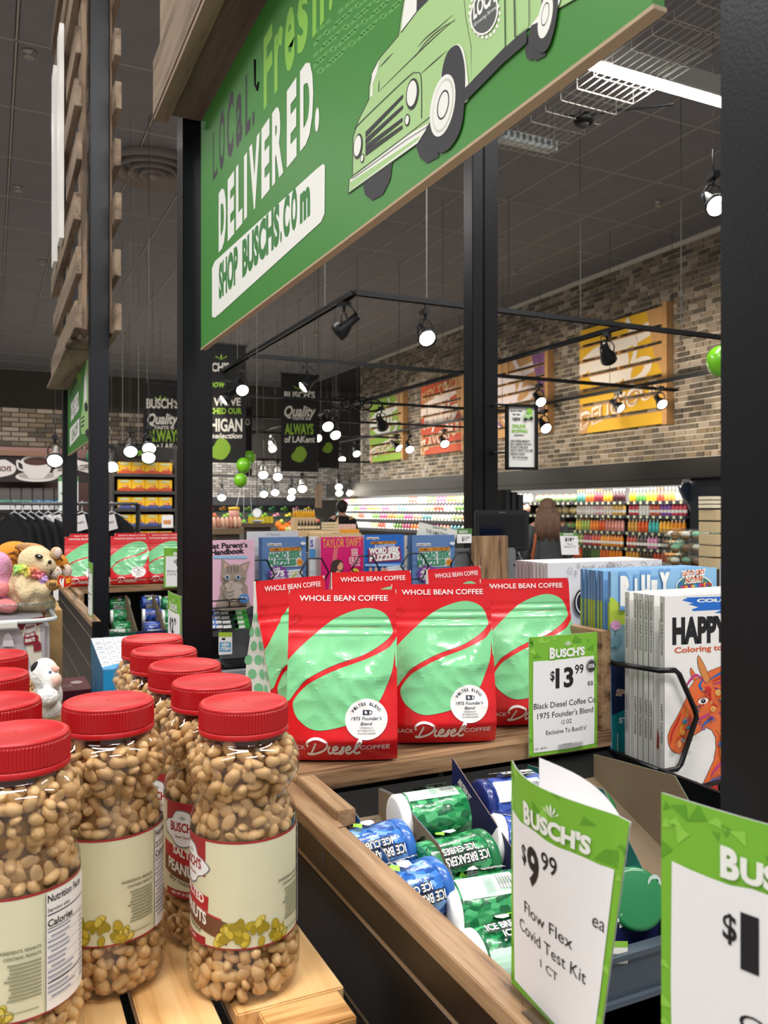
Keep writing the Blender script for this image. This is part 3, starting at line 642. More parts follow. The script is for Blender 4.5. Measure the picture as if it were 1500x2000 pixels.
pr.poly(pp((920, 130), (960, 100), (970, 20), (990, -60), (1030, -60), (1050, 0), (1040, 100), (1015, 200), (985, 248), (950, 240), (925, 200)), DK, smooth=True); pr.ell(*tk(990, 80), 13, 44, OW, .18); pr.ell(*tk(990, 70), 7, 24, DK, .18); pr.ell(*tk(990, 70), 6, 21, OW, .18)
for i in range(22): a = 2*pi*i/22; pr.ell(tk(703, 65)[0]+29*cos(a), tk(703, 65)[1]+47*sin(a), 2.6, 4, OW, 0, n=8)
pr.ell(*tk(703, 65), 27, 44, OW, .2); pr.ell(*tk(703, 65), 24, 40, M('#4a5050', .5), .2)
T('LOCAL', tk, (652, 95), (775, -10), (652, 20), OW, .04); T('Growing Strong', tk, (655, 130), (765, 40), (655, 112), OW, .0)
pr.build()
ws = thing('wooden_canopy_beam', 'rustic wooden pallet beam above the green truck sign', 'beam', (.4, 1.2, H+.92))
MB(PAL_Y).box(.350, .362, .3, 2.02, H+.935, H+1.065).build('side_plank', ws, bevel=.001)
MB(PAL_Y).box(.352, .385, .3, 2.015, H+.922, H+.9345).build('bottom_plank', ws, bevel=.001)
MB(wood('#4b3d33', '#5f4f43', '#6f5e50', 'Y', .8, .8)).box(.386, .52, .3, 1.99, H+.931, H+.95).build('bottom_plank', ws, bevel=.001)
MB(PAL_Y).box(.3555, .40, .3, 2.01, H+1.25, H+1.38).build('side_plank', ws, bevel=.001); MB(PAL_Y).box(.363, .5, .32, 2.0, H+.951, H+1.4).build('core', ws)
MB(BLK).tube([PX(498, 148, .449)+Vector((0, 0, .03)), PX(498, 165, .449), PX(503, 175, .449), PX(505, 160, .449)], .0025, 6).build('hook', ws)
# ------------------------------------------------------------ price cards
GB = M('#79b834', .55, bump=.0); GD = M('#5e9e28', .55); GL = M('#8fcb4a', .55); PAPER = M('#f0eff1', .6)
BG_ = random.Random(3)
def leaf(pr, x, y, s, m):
    for dx, w_, h in ((0, .16, 1), (-.45, .13, .85), (.45, .13, .85), (-.85, .1, .55), (.85, .1, .55)):
        pr.poly([(x, y), (x+(dx-w_)*s, y-h*s*.6), (x+dx*s*1.15, y-h*s), (x+(dx+w_)*s, y-h*s*.6)], m)
def price_card(label, O, A, bend, W, Hh, big, cents, lines, shr=0, local=False, ea=(82, .735), clip=True, U=Z_, cat='price sign', back=None, dollar=True, bx=.42):
    """O = bottom-left corner, A = unit vector to the right, front faces A x up ; bend(a) in metres"""
    t = thing('price_card', label, cat, O); A = A.normalized(); N = A.cross(U).normalized()
    def toP(a, c, o): return O+A*(a*W*(1-shr*c))+U*((1-c)*Hh)+N*(o+bend(a, c))
    us = [i/24 for i in range(25)]; m = MB(PAPER)
    m.grid(lambda a, c: toP(a, c, 0), us, [i/16 for i in range(17)]); m.grid(lambda a, c: toP(a, c, -.0008), us, [i/16 for i in range(17)])
    card = m.build('card', t)
    pr = Print(card, toP, .00012, base=.0003, steps=(1/24, 1/16), clip=(0, 1, 0, 1))
    pr.rect(0, 0, 1, 1, GB, k=0)
    r = BG_
    for i in range(26):
        x, y = r.random(), r.random()*.2
        if r.random() < .4: x = r.choice([.02, .98]); y = r.random()
        s = r.uniform(.03, .09); a = r.uniform(0, 3); pr.poly([(x+s*cos(a), y+s*.5*sin(a)), (x+s*cos(a+2.2), y+s*.5*sin(a+2.2)), (x+s*.5*cos(a+4), y+s*.4*sin(a+4))], r.choice([GD, GL]), k=2)
    edge = [(.055, .205)]+[(.055+i*.089, .205+r.uniform(-.006, .008)) for i in range(1, 11)]+[(.95, .5), (.955, .7), (.95, .965), (.6, .972), (.06, .968), (.05, .6)]
    pr.fix = 5; pr.poly(edge, PAPER); pr.fix = 8
    leaf(pr, .545, .1, .055, OW); pr.text('B', (.28, .19), (.36, .19), (.28, .105), OW, .05); pr.text("USCH'S", (.365, .185), (.80, .185), (.365, .12), OW, .05)
    if dollar: pr.text('$', (bx-.13, .375), (bx-.07, .375), (bx-.13, .30), INK, .02)
    n = len(big); pr.text(big, (bx-.055, .44), (bx-.055+(.13*n if big != '1' else .075), .44), (bx-.055, .285), INK, .035)
    if cents: pr.text(cents, (bx-.03+.13*n, .34), (bx+.1+.13*n, .34), (bx-.03+.13*n, .265), INK, .01)
    pr.text('ea', (.845, .455), (.93, .455), (.845, .40), INK, .0)
    for (s, x0, x1, y, h) in lines: pr.text(s, (x0, y), (x1, y), (x0, y-h), INK, 0)
    pr.build(); return t, pr, toP
O = PY(1033, 1479, 1.048); A = Vector((1, 0, 0))
t, pr, toP = price_card('green bordered price card reading 13.99 clipped to the wooden coffee shelf edge', O, A, lambda a, c: .002*sin(pi*a), PY(1166, 1458, 1.048).x-O.x, .183, '13', '99',
    [('Black Diesel Coffee Co.', .06, .985, .605, .048), ("1975 Founder's Blend", .11, .93, .69, .048), ('12 OZ', .45, .6, .755, .034), ("Exclusive To Busch's!", .23, .82, .83, .037), ('314072601', .46, .60, .935, .012), ('1/20   08/423', .07, .24, .945, .014)])
pr2 = Print(kids(t)[0], toP, .00005, base=.0015)
for i in range(26): a = 2*pi*i/26; pr2.ell(.895+.073*cos(a), .285+.053*sin(a), .006, .005, INK, n=6)
pr2.ell(.895, .285, .063, .046, M('#3a3a40', .6)); pr2.text('LOCAL', (.845, .30), (.945, .30), (.845, .27), PAPER, .04); pr2.build()
MB(clear('#f4f4f4', .1)).box(O.x+.052, O.x+.097, 1.040, 1.0445, O.z+.001, O.z+.014).build('clip', t)
# second card, on the black side rail
O = Vector((.369, .544, H-.3705)); B_ = Vector((.357, .406, H-.3705))
price_card('green bordered bowed 9.99 card for a covid test kit on the side rail', O, B_-O, lambda a, c: .018*sin(pi*min(1, a*1.1))*(1-c)*(1-.3*a)-.006*a*(1-c), .140, .174, '9', '99', [('Flow Flex', .24, .72, .60, .052), ('Covid Test Kit', .16, .84, .70, .052), ('1 CT', .42, .6, .78, .036)], bx=.36, shr=.2)
tb = thing('price_card', 'blank white back sheet folded behind the 9.99 card', 'paper card', (.37, .52, H-.3))
MB(PAPER).grid(lambda a, c: Vector((.385+.012*sin(pi*a)*c-.022*a, .530-.118*a*(.74+.26*c), H-.365+(.172-.004*a)*c)), [i/10 for i in range(11)], [0, 1]).build('sheet', tb); bpy.data.objects.remove(tb) if 0 else None
# holder of the second card: clear folded plastic at the rail
O3 = P(1292, 1548, .50)-Z_*.187; A3 = (P(1500, 1607, .455)-P(1290, 1548, .50)); A3.z = 0
t, pr, toP = price_card('large close price card at the right edge of the picture', O3, A3, lambda a, c: .006*sin(pi*a), .137, .187, '1', '99', [('Odd Coffee', .36, 1.1, .625, .05)], bx=.42)
p = P(1497, 1770, .458); MB(M('#7d6d58', .6)).lathe([(.001, 0), (.009, .001), (.009, .003)], 20, p, ax=(A3.normalized(), Z_, A3.normalized().cross(Z_))).build('button', t)
for (q, lab) in ((Vector((.356, .49, H-.374)), 'clear plastic card holder gripping the 9.99 card on the rail'), (O3+Vector((.03, -.02, 0)), 'clear plastic card holder under the close right card')):
    h = thing('card_holder', lab, 'card holder', q)
    MB(clear('#eeeeee', .1)).box(q.x-.003, q.x-.001, q.y-.018, q.y+.018, q.z+.004, q.z+.016).box(q.x-.003, q.x+.02, q.y-.018, q.y+.018, q.z+.003, q.z+.0045).build('clip', h)
# ------------------------------------------------------------ coffee bags
REDB = foil('#d5131e', .34, 9, .35, .25); MINT = foil('#7fd095', .22, 8, .75, .6); GUS = M('#dfe5df', .4, bump=.1, bs=20); LEAFM = M('#7cc393', .4)
BW, BH = .150, .247; NU, NV = 24, 60
def puff(x, z):
    T = .088*max(0, min(1, (z+.03)/.06))*(1-max(0, (z-.03)/.175)) if z < .19 else .0
    T = max(T, .006)+.02*max(0, 1-abs(z-.12)/.12)
    e = abs(2*x/BW); return T/2*(1-.38*e**3)
def crease(x, z):
    f = max(0, 1-abs(z-.11)/.10)
    n = noise.noise(Vector((x*26, z*20, 3.1)))*.0055*f+abs(noise.noise(Vector((x*40+7, z*34, 9))))*-.004*f
    if .178 < z < .206: n += .0009*sin((z-.178)*2*pi/.014)
    return n
def bagF(x, z, o=0):
    q = max(0, z-(BH-.008)); x = x*(1-(.008-sqrt(max(0, .008**2-q*q)))/(BW/2)) if q else x
    return Vector((x, -puff(x, z)-crease(x, z)-o, z))
def wid(z): return 1-.035*max(0, 1-abs(z-.12)/.1)*0+(.0)
def make_bag(side_art=True):
    t = thing('coffee_bag', 'p', 'coffee bag', (0, 0, 0))
    us = [-BW/2+BW*i/NU for i in range(NU+1)]; vs = [BH*j/NV for j in range(NV+1)]
    fr = MB(REDB).grid(lambda x, z: bagF(x, z), us, vs).grid(lambda x, z: (x, puff(x, z), z), us, vs).build('pouch', t, local=True)
    for s in (-1, 1):
        g = MB(GUS).grid(lambda a, z: Vector((s*(BW/2-.012*(1-abs(2*a-1))*min(1, puff(BW/2, z)*60)), bagF(s*BW/2, z).y*(1-a)+puff(BW/2, z)*a, z)), [0, .25, .5, .75, 1], vs).build('gusset', t, local=True)
        gp = Print(g, lambda a, b, o: Vector((s*(BW/2-.012*(1-abs(2*a-1))*min(1, puff(BW/2, b)*60)+o), bagF(s*BW/2, b).y*(1-a)+puff(BW/2, b)*a, b)), .0004, local=True, steps=(.25, None))
        for j in range(9):
            for i in range(3): gp.ell(.18+i*.32+(.12 if j % 2 else -.02), .015+j*.022, .13, .008, LEAFM, 0, n=10, k=1)
        gp.build()
    conv = lambda s, t_: ((s-.5)*BW, (1-t_)*BH)
    pr = Print(fr, lambda x, z, o: bagF(x, z, o), .0003, conv=conv, steps=(BW/NU, BH/NV), clip=(-BW/2, BW/2, 0, BH), local=True, base=.0007)
    U = [(.945, .28), (.95, .21), (.895, .147), (.77, .113), (.62, .124), (.42, .178), (.22, .28), (.045, .388), (-.05, .48), (-.05, .655), (.02, .65), (.085, .595), (.195, .52), (.42, .447), (.72, .38)]
    L = [(.98, .31), (.975, .40), (.94, .51), (.82, .667), (.62, .767), (.295, .814), (.12, .76), (.058, .68), (.095, .62), (.22, .543), (.445, .473), (.72, .411), (.92, .349)]
    pr.fix = 0; pr.poly(U, MINT, smooth=True, name='bean_print', k=1); pr.poly(L, MINT, smooth=True, name='bean_print', k=1); pr.k = 2
    pr.poly([(.98, .31), (1.02, .25), (1.02, .5), (.985, .45)], MINT, name='bean_print', k=1)
    pr.fix = 2; W_ = M('#f4f1f0', .45); pr.text('WHOLE BEAN COFFEE', (.10, .067), (.92, .067), (.10, .035), W_, .012)
    cx, cy = .72, .752; rx = .19; ry = rx*BW/BH; pr.ell(cx, cy, rx, ry, W_, n=36)
    Kc = M('#2b2f45', .5); pr.fix = 4
    c2 = conv(cx, cy)
    pr.conv = lambda x, y: (x, y); pr.arc('FILTER BLEND', c2[0], c2[1], .0195, radians(150), radians(30), .0042, Kc, 1)
    pr.rect(c2[0]-.005, c2[1]+.006, c2[0]+.004, c2[1]+.013, Kc); pr.line([(c2[0]+.004, c2[1]+.012), (c2[0]+.0075, c2[1]+.011), (c2[0]+.007, c2[1]+.008), (c2[0]+.004, c2[1]+.007)], .0009, Kc); pr.fix = 5; pr.ell(c2[0]-.0008, c2[1]+.0095, .0016, .0022, W_, .5); pr.fix = 4
    for s_, wd, y, h in (("1975 Founder's", .041, -.001, .0048), ('Blend', .016, -.008, .0045)): pr.text(s_, (c2[0]-wd/2, c2[1]+y), (c2[0]+wd/2, c2[1]+y), (c2[0]-wd/2, c2[1]+y+h), Kc, .01, shear=.25)
    for s_, wd, y in (('LIMONCELLO,', .018, -.0125), ('BUTTERSCOTCH,', .023, -.0165), ('TOASTED ALMOND', .025, -.0205)): pr.text(s_, (c2[0]-wd/2, c2[1]+y), (c2[0]+wd/2, c2[1]+y), (c2[0]-wd/2, c2[1]+y+.0022), Kc, 0)
    pr.conv = conv
    D = lambda *q: [((x-312)/400, (y-120)/645) for x, y in q]
    wd = .016
    for st_ in (D((420, 690), (412, 712), (402, 737)), D((392, 706), (388, 690), (405, 676), (430, 674), (458, 688), (458, 708), (440, 726), (408, 737), (390, 734)), D((470, 703), (464, 722), (470, 734), (480, 728)),
                D((482, 722), (498, 713), (493, 704), (483, 710), (480, 724), (488, 734), (504, 728), (521, 706), (512, 712), (518, 722), (512, 733), (500, 734)), D((527, 722), (543, 713), (538, 704), (529, 710), (526, 724), (534, 734), (550, 726), (575, 698), (582, 684), (574, 680), (562, 702), (557, 724), (564, 734), (578, 728))):
        pr.line(st_, wd, W_, name='lettering')
    pr.text('BLACK', (.0, .925), (.175, .925), (0, .9), W_, .01); pr.text('COFFEE', (.66, .925), (.93, .925), (.66, .9), W_, .01)
    # tear-notch mark
    pr.line([(.03, .16), (.10, .15), (.11, .175), (.04, .20)], .004, M('#b01018', .4))
    pr.build(); return t
bag0 = make_bag(); bt = snap(bag0)
BG = [((.460, 1.076), 24, 'front left red coffee bag, nearest and largest, beside the peanut jars', 0), ((.636, 1.092), 20, 'middle red coffee bag with clear cup label, second from the jars', 0), ((.818, 1.122), 15, 'right red coffee bag partly hidden by the 13.99 price card', 0)]
S_ = 0.98
for i, ((x, y), a, lb_, _) in enumerate(BG):
    o = bag0 if i == 0 else dup(bt); o['label'] = lb_; o['group'] = 'coffee bags on the near shelf'
    o.location = (x, y+.033, S1+.0015); o.rotation_euler = (radians(-5), 0, -radians(a)); o.scale = (1.05, 1, .975)
for (x, y, a, l_, lb_) in ((.440, 1.262, -24, -6, 'red coffee bag turned sideways behind the front left one, green leaf side showing'), (.615, 1.34, 5, 0, 'red coffee bag mostly hidden between the front left and middle bags'), (.80, 1.36, -18, -6, 'red coffee bag whose corner shows behind the right bag')):
    o = dup(bt, label=lb_, group='coffee bags on the near shelf'); o.location = (x, y, S1+.0015); o.rotation_euler = (radians(-2), 0, -radians(a)); o.scale = (1, 1.25, 1.0)
# ------------------------------------------------------------ peanut jars
CRT = H-.466
PET = clear('#fbfaf6', .03); LIDR = M('#b8141b', .38, bump=.03, bs=200); CREAM = M('#dcdabb', .5, var=.03, vs=30); NUT = M('#cfa876', .5, var=.2, vs=45, bump=.15, bs=120); NUTI = M('#8f6c44', .8)
prof = [(.030, .001), (.044, .0), (.0525, .005), (.0555, .018), (.0555, .040), (.0518, .049), (.0514, .053), (.0514, .154), (.0524, .159), (.0520, .165), (.0500, .1715), (.0465, .178), (.0443, .183), (.0438, .187), (.047, .194), (.0530, .202), (.0557, .210), (.0556, .218), (.0540, .226), (.0508, .2325), (.0460, .2375), (.0420, .2402), (.0412, .2425), (.0410, .250)]
def nutmesh():
    b = MB(NUT); R = random.Random(11)
    def rad(z):
        for (r0, a), (r1, c) in zip(prof, prof[1:]):
            if a <= z <= c and c > a: return r0+(r1-r0)*(z-a)/(c-a)
        return .041
    def nut(p, n):
        t = n.cross(Vector((R.gauss(0, 1), R.gauss(0, 1), R.gauss(0, 1)))).normalized(); s = n.cross(t); L = R.uniform(.0078, .0102); w_ = L*R.uniform(.58, .74)
        half = R.random() < .4; m = Matrix((t, s, n)).transposed()
        if R.random() < .25: m = Matrix((n, t, s)).transposed()
        f = (lambda q: Vector((q.x, q.y, q.z*.35 if q.z > 0 else q.z*.8))) if half else (lambda q: Vector((q.x, q.y*(1-.12*cos(q.x/L*3)), q.z)))
        b.ell(p, (L, w_, w_), m, 8, 5, f)
    z = .007
    while z < .238:
        hid = .058 < z < .150
        r = rad(z)-.0082; n = int(2*pi*r/.0132)
        if not hid:
            for k in range(n):
                a = 2*pi*(k+R.random()*.6)/n; zz_ = z+R.uniform(-.003, .003); nn = Vector((cos(a), sin(a), 0)); nut(Vector((r*cos(a), r*sin(a), max(.008, zz_))), (nn+Vector((R.gauss(0, .22), R.gauss(0, .22), R.gauss(0, .22)))).normalized())
            for k in range(n//2):
                a = 2*pi*(k+R.random())/(n//2); nn = Vector((cos(a), sin(a), 0)); nut(nn*(r-.006)+Z_*max(.009, z+R.uniform(-.005, .005)), nn)
        z += .0094
    b.use(NUTI).lathe([(.03, .006), (.042, .012), (.044, .045), (.044, .16), (.034, .185), (.043, .205), (.042, .225), (.03, .238)], 16)
    return b
def make_jar():
    t = thing('peanut_jar', 'p', 'jar', (0, 0, 0))
    MB(PET).lathe(prof, 48, caps=False).build('jar_body', t, local=True)
    nutmesh().build('peanuts', t, kind='stuff', local=True)
    lr = .0436
    MB(LIDR).lathe([(lr, .2455), (lr+.0006, .2465), (lr+.0006, .2505), (lr-.0002, .2512)], 120).build('tamper_band', t, local=True)
    MB(LIDR).lathe([(lr-.001, .2515), (lr, .252), (lr, .2700), (lr-.0006, .2712)], 180, mod=lambda j, k: (.0005 if k % 2 else -.0005) if 0 < j < 3 else 0, smooth=False, caps=False).lathe([(lr-.0006, .2712), (lr-.0001, .2722), (lr-.0008, .2738), (lr-.0028, .2750), (lr-.0060, .2752), (lr-.0066, .2747), (.001, .2747)], 60, caps=False).build('lid', t, local=True)
    RL = .0521
    lab = MB(CREAM).lathe([(RL, .0535), (RL, .1545)], 72, caps=False).build('label', t, local=True)
    toP = lambda a, c, o: ((RL+o)*sin(a/RL), -(RL+o)*cos(a/RL), c)
    st_ = 2*pi*RL/72
    pr = Print(lab, toP, .000008, base=.00015, steps=(st_, None), local=True)
    RD = M('#a3242c', .5); BRN = M('#6f4630', .5); c0, c1 = .0535, .1545
    pr.rect(-.164, c1-.0022, .1635, c1, RD); pr.rect(-.164, c0, .1635, c0+.0015, RD)
    pr.rect(-.05, .118, 0, c1, RD); pr.rect(-.05, c0, 0, c0+.008, RD); pr.t('NET WT 35 OZ', -.04, c0+.003, .025, .003, WHITE)
    cl = [(-.055, .128), (-.048, .134), (-.040, .137), (-.034, .145), (-.025, .147), (-.016, .145), (-.011, .137), (-.003, .134), (.006, .127), (-.002, .119), (-.010, .116), (-.016, .109), (-.025, .107), (-.034, .109), (-.041, .116), (-.050, .120)]
    pr.poly([(x*1.0, y) for x, y in cl], M('#6a6d78', .5), smooth=True); pr.poly([((x+.0245)*.94-.0245, (y-.127)*.93+.127) for x, y in cl], M('#eef0f4', .5), smooth=True)
    leaf(pr, -.0245, .136, -.005, M('#4f8a4a', .5)); pr.t("BUSCH'S", -.042, .124, .036, .009, RD, .04); pr.t('Guest Choice', -.035, .117, .021, .003, RD)
    pr.poly([(-.055, .111), (.004, .100), (.003, .086), (-.055, .097)], M('#b3262c', .5)); pr.text('SALTED', (-.038, .1005), (-.002, .0925), (-.038, .1085), WHITE, .03)
    pr.poly([(-.055, .098), (.018, .082), (.018, .064), (-.055, .079)], M('#b3262c', .5)); pr.poly([(-.055, .096), (.024, .079), (.018, .073), (.026, .066), (.016, .063), (-.055, .080)], BRN); pr.text('PEANUTS', (-.046, .0835), (.001, .0735), (-.046, .0945), WHITE, .03)
    pr.poly([(.018, .081), (.034, .070), (.024, .069), (.023, .0575), (.012, .066)], BRN); pr.text('dry roasted', (-.044, .072), (-.006, .064), (-.044, .077), INK, 0, shear=.3)
    R = random.Random(5); ys = [M('#b7a02c', .5), M('#cdb73a', .5), M('#9c8a1f', .5), M('#d8c65a', .5)]
    for i in range(46):
        x = .014+R.random()*.066; top = .060+.022*sin(pi*(x-.008)/.08); y = R.uniform(.0585, max(.061, top)); a = R.uniform(0, 3)
        s = R.uniform(.8, 1.2); pr.ell(x, y, .0058*s, .0040*s, ys[2], a, n=10, k=20+i*2); pr.ell(x-.0003, y+.0004, .0050*s, .0032*s, R.choice(ys), a, n=10, k=21+i*2)
    pr.k = 120; GT = M('#8d8f72', .6)
    pr.t('INGREDIENTS: PEANUTS', .074, .110, .033, .0024, M('#55573f', .6), .02); pr.t('CONTAINS: PEANUTS', .079, .105, .028, .0024, M('#55573f', .6), .02)
    for i in range(10): l = R.uniform(.022, .028); pr.rect(.107-l, .100-i*.0031, .107, .1014-i*.0031, GT)
    pr.rect(.075, .062, .105, .0628, GT)
    pr.rect(.1105, c0+.002, .161, c1-.0026, M('#eceae8', .5)); pr.rect(.1105, c0+.002, .1109, c1-.0026, INK); pr.t('Nutrition Facts', .112, .1435, .040, .0058, INK, .03)
    pr.t('Serving size', .112, .1355, .022, .003, INK, .02); pr.rect(.112, .1325, .158, .1337, M('#2a2d45', .5)); pr.t('Calories', .112, .1235, .026, .0055, INK, .03); pr.rect(.112, .1215, .158, .1223, M('#2a2d45', .5))
    for i in range(14): l = R.uniform(.015, .03); yy = .1185-i*.0041; pr.rect(.112+(.003 if i % 3 == 1 else 0), yy, .112+l, yy+.0016, M('#9497a8', .6)); pr.rect(.150, yy, .157, yy+.0016, M('#9497a8', .6)); pr.rect(.112, yy-.0012, .158, yy-.0009, M('#8a8ca0', .6)) if i % 2 else None
    pr.rect(.112, .0775, .158, .0786, M('#2a2d45', .5)); pr.build(); return t
jar0 = make_jar(); jt = snap(jar0)
JR = [((.228, .806), .039, 'front right red-lidded peanut jar at the crate corner, brown banner showing on its label'), ((.223, .917), .008, 'red-lidded peanut jar directly behind the front right jar'), ((.217, 1.03), .01, 'third red-lidded peanut jar in the right row'), ((.213, 1.145), .0, 'fourth red-lidded peanut jar in the right row, second from the back'), ((.218, 1.262), .0, 'farthest red-lidded peanut jar in the right row, smallest'),
      ((.107, .868), .062, 'red-lidded peanut jar in the middle, standing alone between two rows'), ((.020, .778), .088, 'nearest red-lidded peanut jar at the lower left, nutrition panel showing'), ((.004, .915), .05, 'red-lidded peanut jar at the left edge, directly behind the nearest'), ((-.002, 1.062), .05, 'left edge peanut jar, second from the back, in front of the plush toys'), ((.002, 1.205), .05, 'left edge peanut jar farthest back, below the clear bin')]
for i, ((x, y), s0, lb_) in enumerate(JR):
    o = jar0 if i == 0 else dup(jt); o['label'] = lb_; o['group'] = 'peanut jars on the crate'
    o.location = (x, y, CRT+.0005); o.rotation_euler = (0, 0, atan2(-y, -x)-s0/.0521+pi/2)
# crate under the jars
cr_ = thing('wooden_crate', 'pale pine slatted crate carrying the peanut jars', 'crate', (.1, 1.0, .3))
for i, (x0, x1) in enumerate(((.205, .312), (.123, .190), (.028, .112), (-.075, .018), (-.18, -.085))):
    MB(PINE_Y).box(x0, x1, .748 if i == 0 else .655, 1.36, CRT-.016, CRT).build('slat', cr_, bevel=.0015)
MB(PINE_X).box(.225, .305, .700, .7475, CRT-.018, CRT-.001).build('rail', cr_, bevel=.0015)
MB(PINE_X).box(-.18, .305, .64, .654, CRT-.12, CRT-.03).build('rail', cr_, bevel=.0015); MB(PINE_X).box(-.18, .303, .722, .745, CRT-.11, CRT-.0165).build('rail', cr_, bevel=.0015)
MB(PINE_X).box(-.18, .303, 1.3, 1.33, CRT-.1, CRT-.0165).build('rail', cr_, bevel=.0015)
for y in (.75, 1.3): MB(PINE_Y).box(.29, .303, y, y+.05, .3, CRT-.0165).build('leg', cr_, bevel=.0015)
for y in (.75, 1.3): MB(PINE_Y).box(-.18, -.167, y, y+.05, .3, CRT-.0165).build('leg', cr_, bevel=.0015)
dt = thing('display_table', 'dark low table hidden beneath the jar crate', 'table', (.1, 1.3, 0)); MB(BLK).box(-.5, .31, .5, 2.6, .27, .2995).build('table_top', dt)
for x in (-.45, .28): [MB(BLK).box(x, x+.03, y, y+.03, 0, .27).build('leg', dt) for y in (.55, 2.5)]
# ------------------------------------------------------------ gum tubs and their cartons
KRAFT = M('#75644f', .85, bump=.08, bs=200)
def slope(y): return H-.517+(y-.72)*(.131/.336)
def carton(x0, x1, out, label, art=None, hi=.085, front=.04, sides=(0, 1), low=False):
    t = thing('display_carton', label, 'carton', ((x0+x1)/2, .75, slope(.75))); ya, yb = .735, 1.0
    side = [(ya, slope(ya)), (yb, slope(yb)), (yb, slope(yb)+.03), (ya+.2, slope(ya+.2)+hi*.95), (ya, slope(ya)+front)]
    side = [(ya, slope(ya)), (yb, slope(yb)), (yb, H-.372), (yb-.06, H-.366), (ya+.10, slope(ya+.10)+hi), (ya, slope(ya)+front)]
    if low: side = [(ya, slope(ya)), (yb, slope(yb)), (yb, slope(yb)+.062), (ya, slope(ya)+.035)]
    for x, s in [((x0, 1), (x1, -1))[i] for i in sides]:
        MB(KRAFT).prism(side, lambda a, c, q: (q, a, c), x, x+s*.0012).build('side_flap', t)
        MB(M(out, .5)).prism(side, lambda a, c, q: (q, a, c), x-s*.0006, x-s*.0001).build('printed_side', t)
    MB(KRAFT).prism([(ya, slope(ya)), (yb, slope(yb)), (yb, slope(yb)+.0012), (ya, slope(ya)+.0012)], lambda a, c, q: (q, a, c), x0, x1).build('floor', t)
    MB(M(out, .5)).box(x0, x1, ya-.001, ya, slope(ya), slope(ya)+front).build('front_panel', t); return t
carton(.400, .468, '#1f5fa8', 'cardboard display carton of blue gum tubs next to the side rail')
c2 = carton(.470, .578, '#0f4a3c', 'cardboard display carton of green gum tubs', sides=(0,), hi=.06)
MB(KRAFT).box(.472, .590, 1.046, 1.048, slope(1.047)+.002, H-.3865).build('back_flap', c2) if 0 else None
c3 = carton(.580, .702, '#141d4d', 'dark blue cardboard display carton with winter mint lettering', sides=(0,), low=True)
c4 = carton(.706, .828, '#0d5a54', 'wide brown-lined cardboard display carton at the right, teal outside', hi=.115, front=.05)
pr = Print(kids(c3)[1], lambda a, b, o: (.5794-o, a, b), .0003, conv=lambda x, y: PX(x, y, .5794).yz[:]); 
pr.text('WINTERFROST', (893, 1528), (915, 1564), (899, 1521), WHITE, .02); pr.text('GUM 40 CT', (893, 1538), (905, 1556), (895, 1535), WHITE, 0); pr.build()
fp = onY(kids(c4)[-1], .733); fp.ell(1278, 1725, 13, 17, M('#cfe5df', .5)); fp.t('60', 1270, 1726, 16, -9, INK, .03); fp.t('PIECES', 1270, 1737, 16, -5, INK, .02); fp.text('rinse', (1196, 1815), (1262, 1795), (1194, 1790), OW, .04, shear=.2); fp.build()
CAPW = M('#eef0f0', .3)
def make_tub(sleeve, cols, key, capm=None):
    t = thing('gum_tub', 'p', 'gum tub', (0, 0, 0)); R = .034
    MB(sleeve).lathe([(.03, 0), (R, .003), (R, .040), (R-.0012, .055), (R, .072), (R-.002, .080)], 36).build('tub_body', t, local=True)
    MB(capm or CAPW).lathe([(R-.003, .079), (R, .0805), (R, .090), (R-.002, .0925), (R-.005, .0932), (.001, .0932)], 40).build('cap', t, local=True)
    pr = Print(kids(t)[0], lambda a, b, o: ((R+o)*cos(a/R), (R+o)*sin(a/R), b), .0002, steps=(.004, None), local=True); s = 2*pi*R/36
    pr.steps = (s, None)
    # a runs round the tub, b along its axis towards the cap ; lettering reads along the axis
    pr.poly([(-.047, .010), (-.017, .010), (-.017, .078), (-.047, .078)], M(cols[0], .4)) 
    pr.rect(-.045, .036, -.019, .050, M('#f2f5f2', .5)) if 0 else None
    for i in range(16): pr.rect(-.042, .012+i*.0013+(.0004 if i % 3 else 0), -.024, .0127+i*.0013, INK)
    pr.poly([(-.04, .012-.001), (-.022, .011), (-.022, .034), (-.04, .034)], M('#f3f4f2', .4), k=1)
    for i in range(6): pr.rect(-.044, .038+i*.002, -.026, .0386+i*.002, M('#5f7f6c', .5))
    lt = lambda s_, a, h, l, m, bo=.05: pr.text(s_, (a, .012+l), (a, .012), (a+h, .012+l), m, bo)
    for base in (.0, .055):
        lt('ICE BREAKERS', base, .0085, .060, INK, .10); lt('ICE BREAKERS', base+.0004, .0078, .060, WHITE, .02); lt('ICE CUBES', base-.009, .0068, .045, INK, .10); lt('ICE CUBES', base-.0087, .0062, .045, WHITE, .02)
        lt(key, base-.0145, .0035, .03, WHITE, 0)
        pr.poly([(base+.013, .038), (base+.020, .034), (base+.026, .040), (base+.024, .050), (base+.016, .052), (base+.012, .046)], M('#e8eeee', .4)); pr.poly([(base+.014, .028), (base+.022, .022), (base+.028, .030), (base+.020, .036)], M('#8fcf3c', .4))
    pr.build(); return t
def axis_rot(ax, roll):
    z = Vector(ax).normalized(); x = Vector((0, 0, 1)); x = (x-z*x.dot(z)).normalized(); y = z.cross(x); m = Matrix((x, y, z)).transposed()@Matrix.Rotation(roll, 3, 'Z'); return m.to_euler()
gtub = make_tub(facets('#0a5b34', '#1d8a4d', '#54b377'), ('#bfe3cd', ), 'spearmint'); gs = snap(gtub)
gtub2 = make_tub(facets('#0a5b34', '#1d8a4d', '#54b377'), ('#bfe3cd', ), 'spearmint', M('#15703f', .3, coat=.5)); gs2 = snap(gtub2)
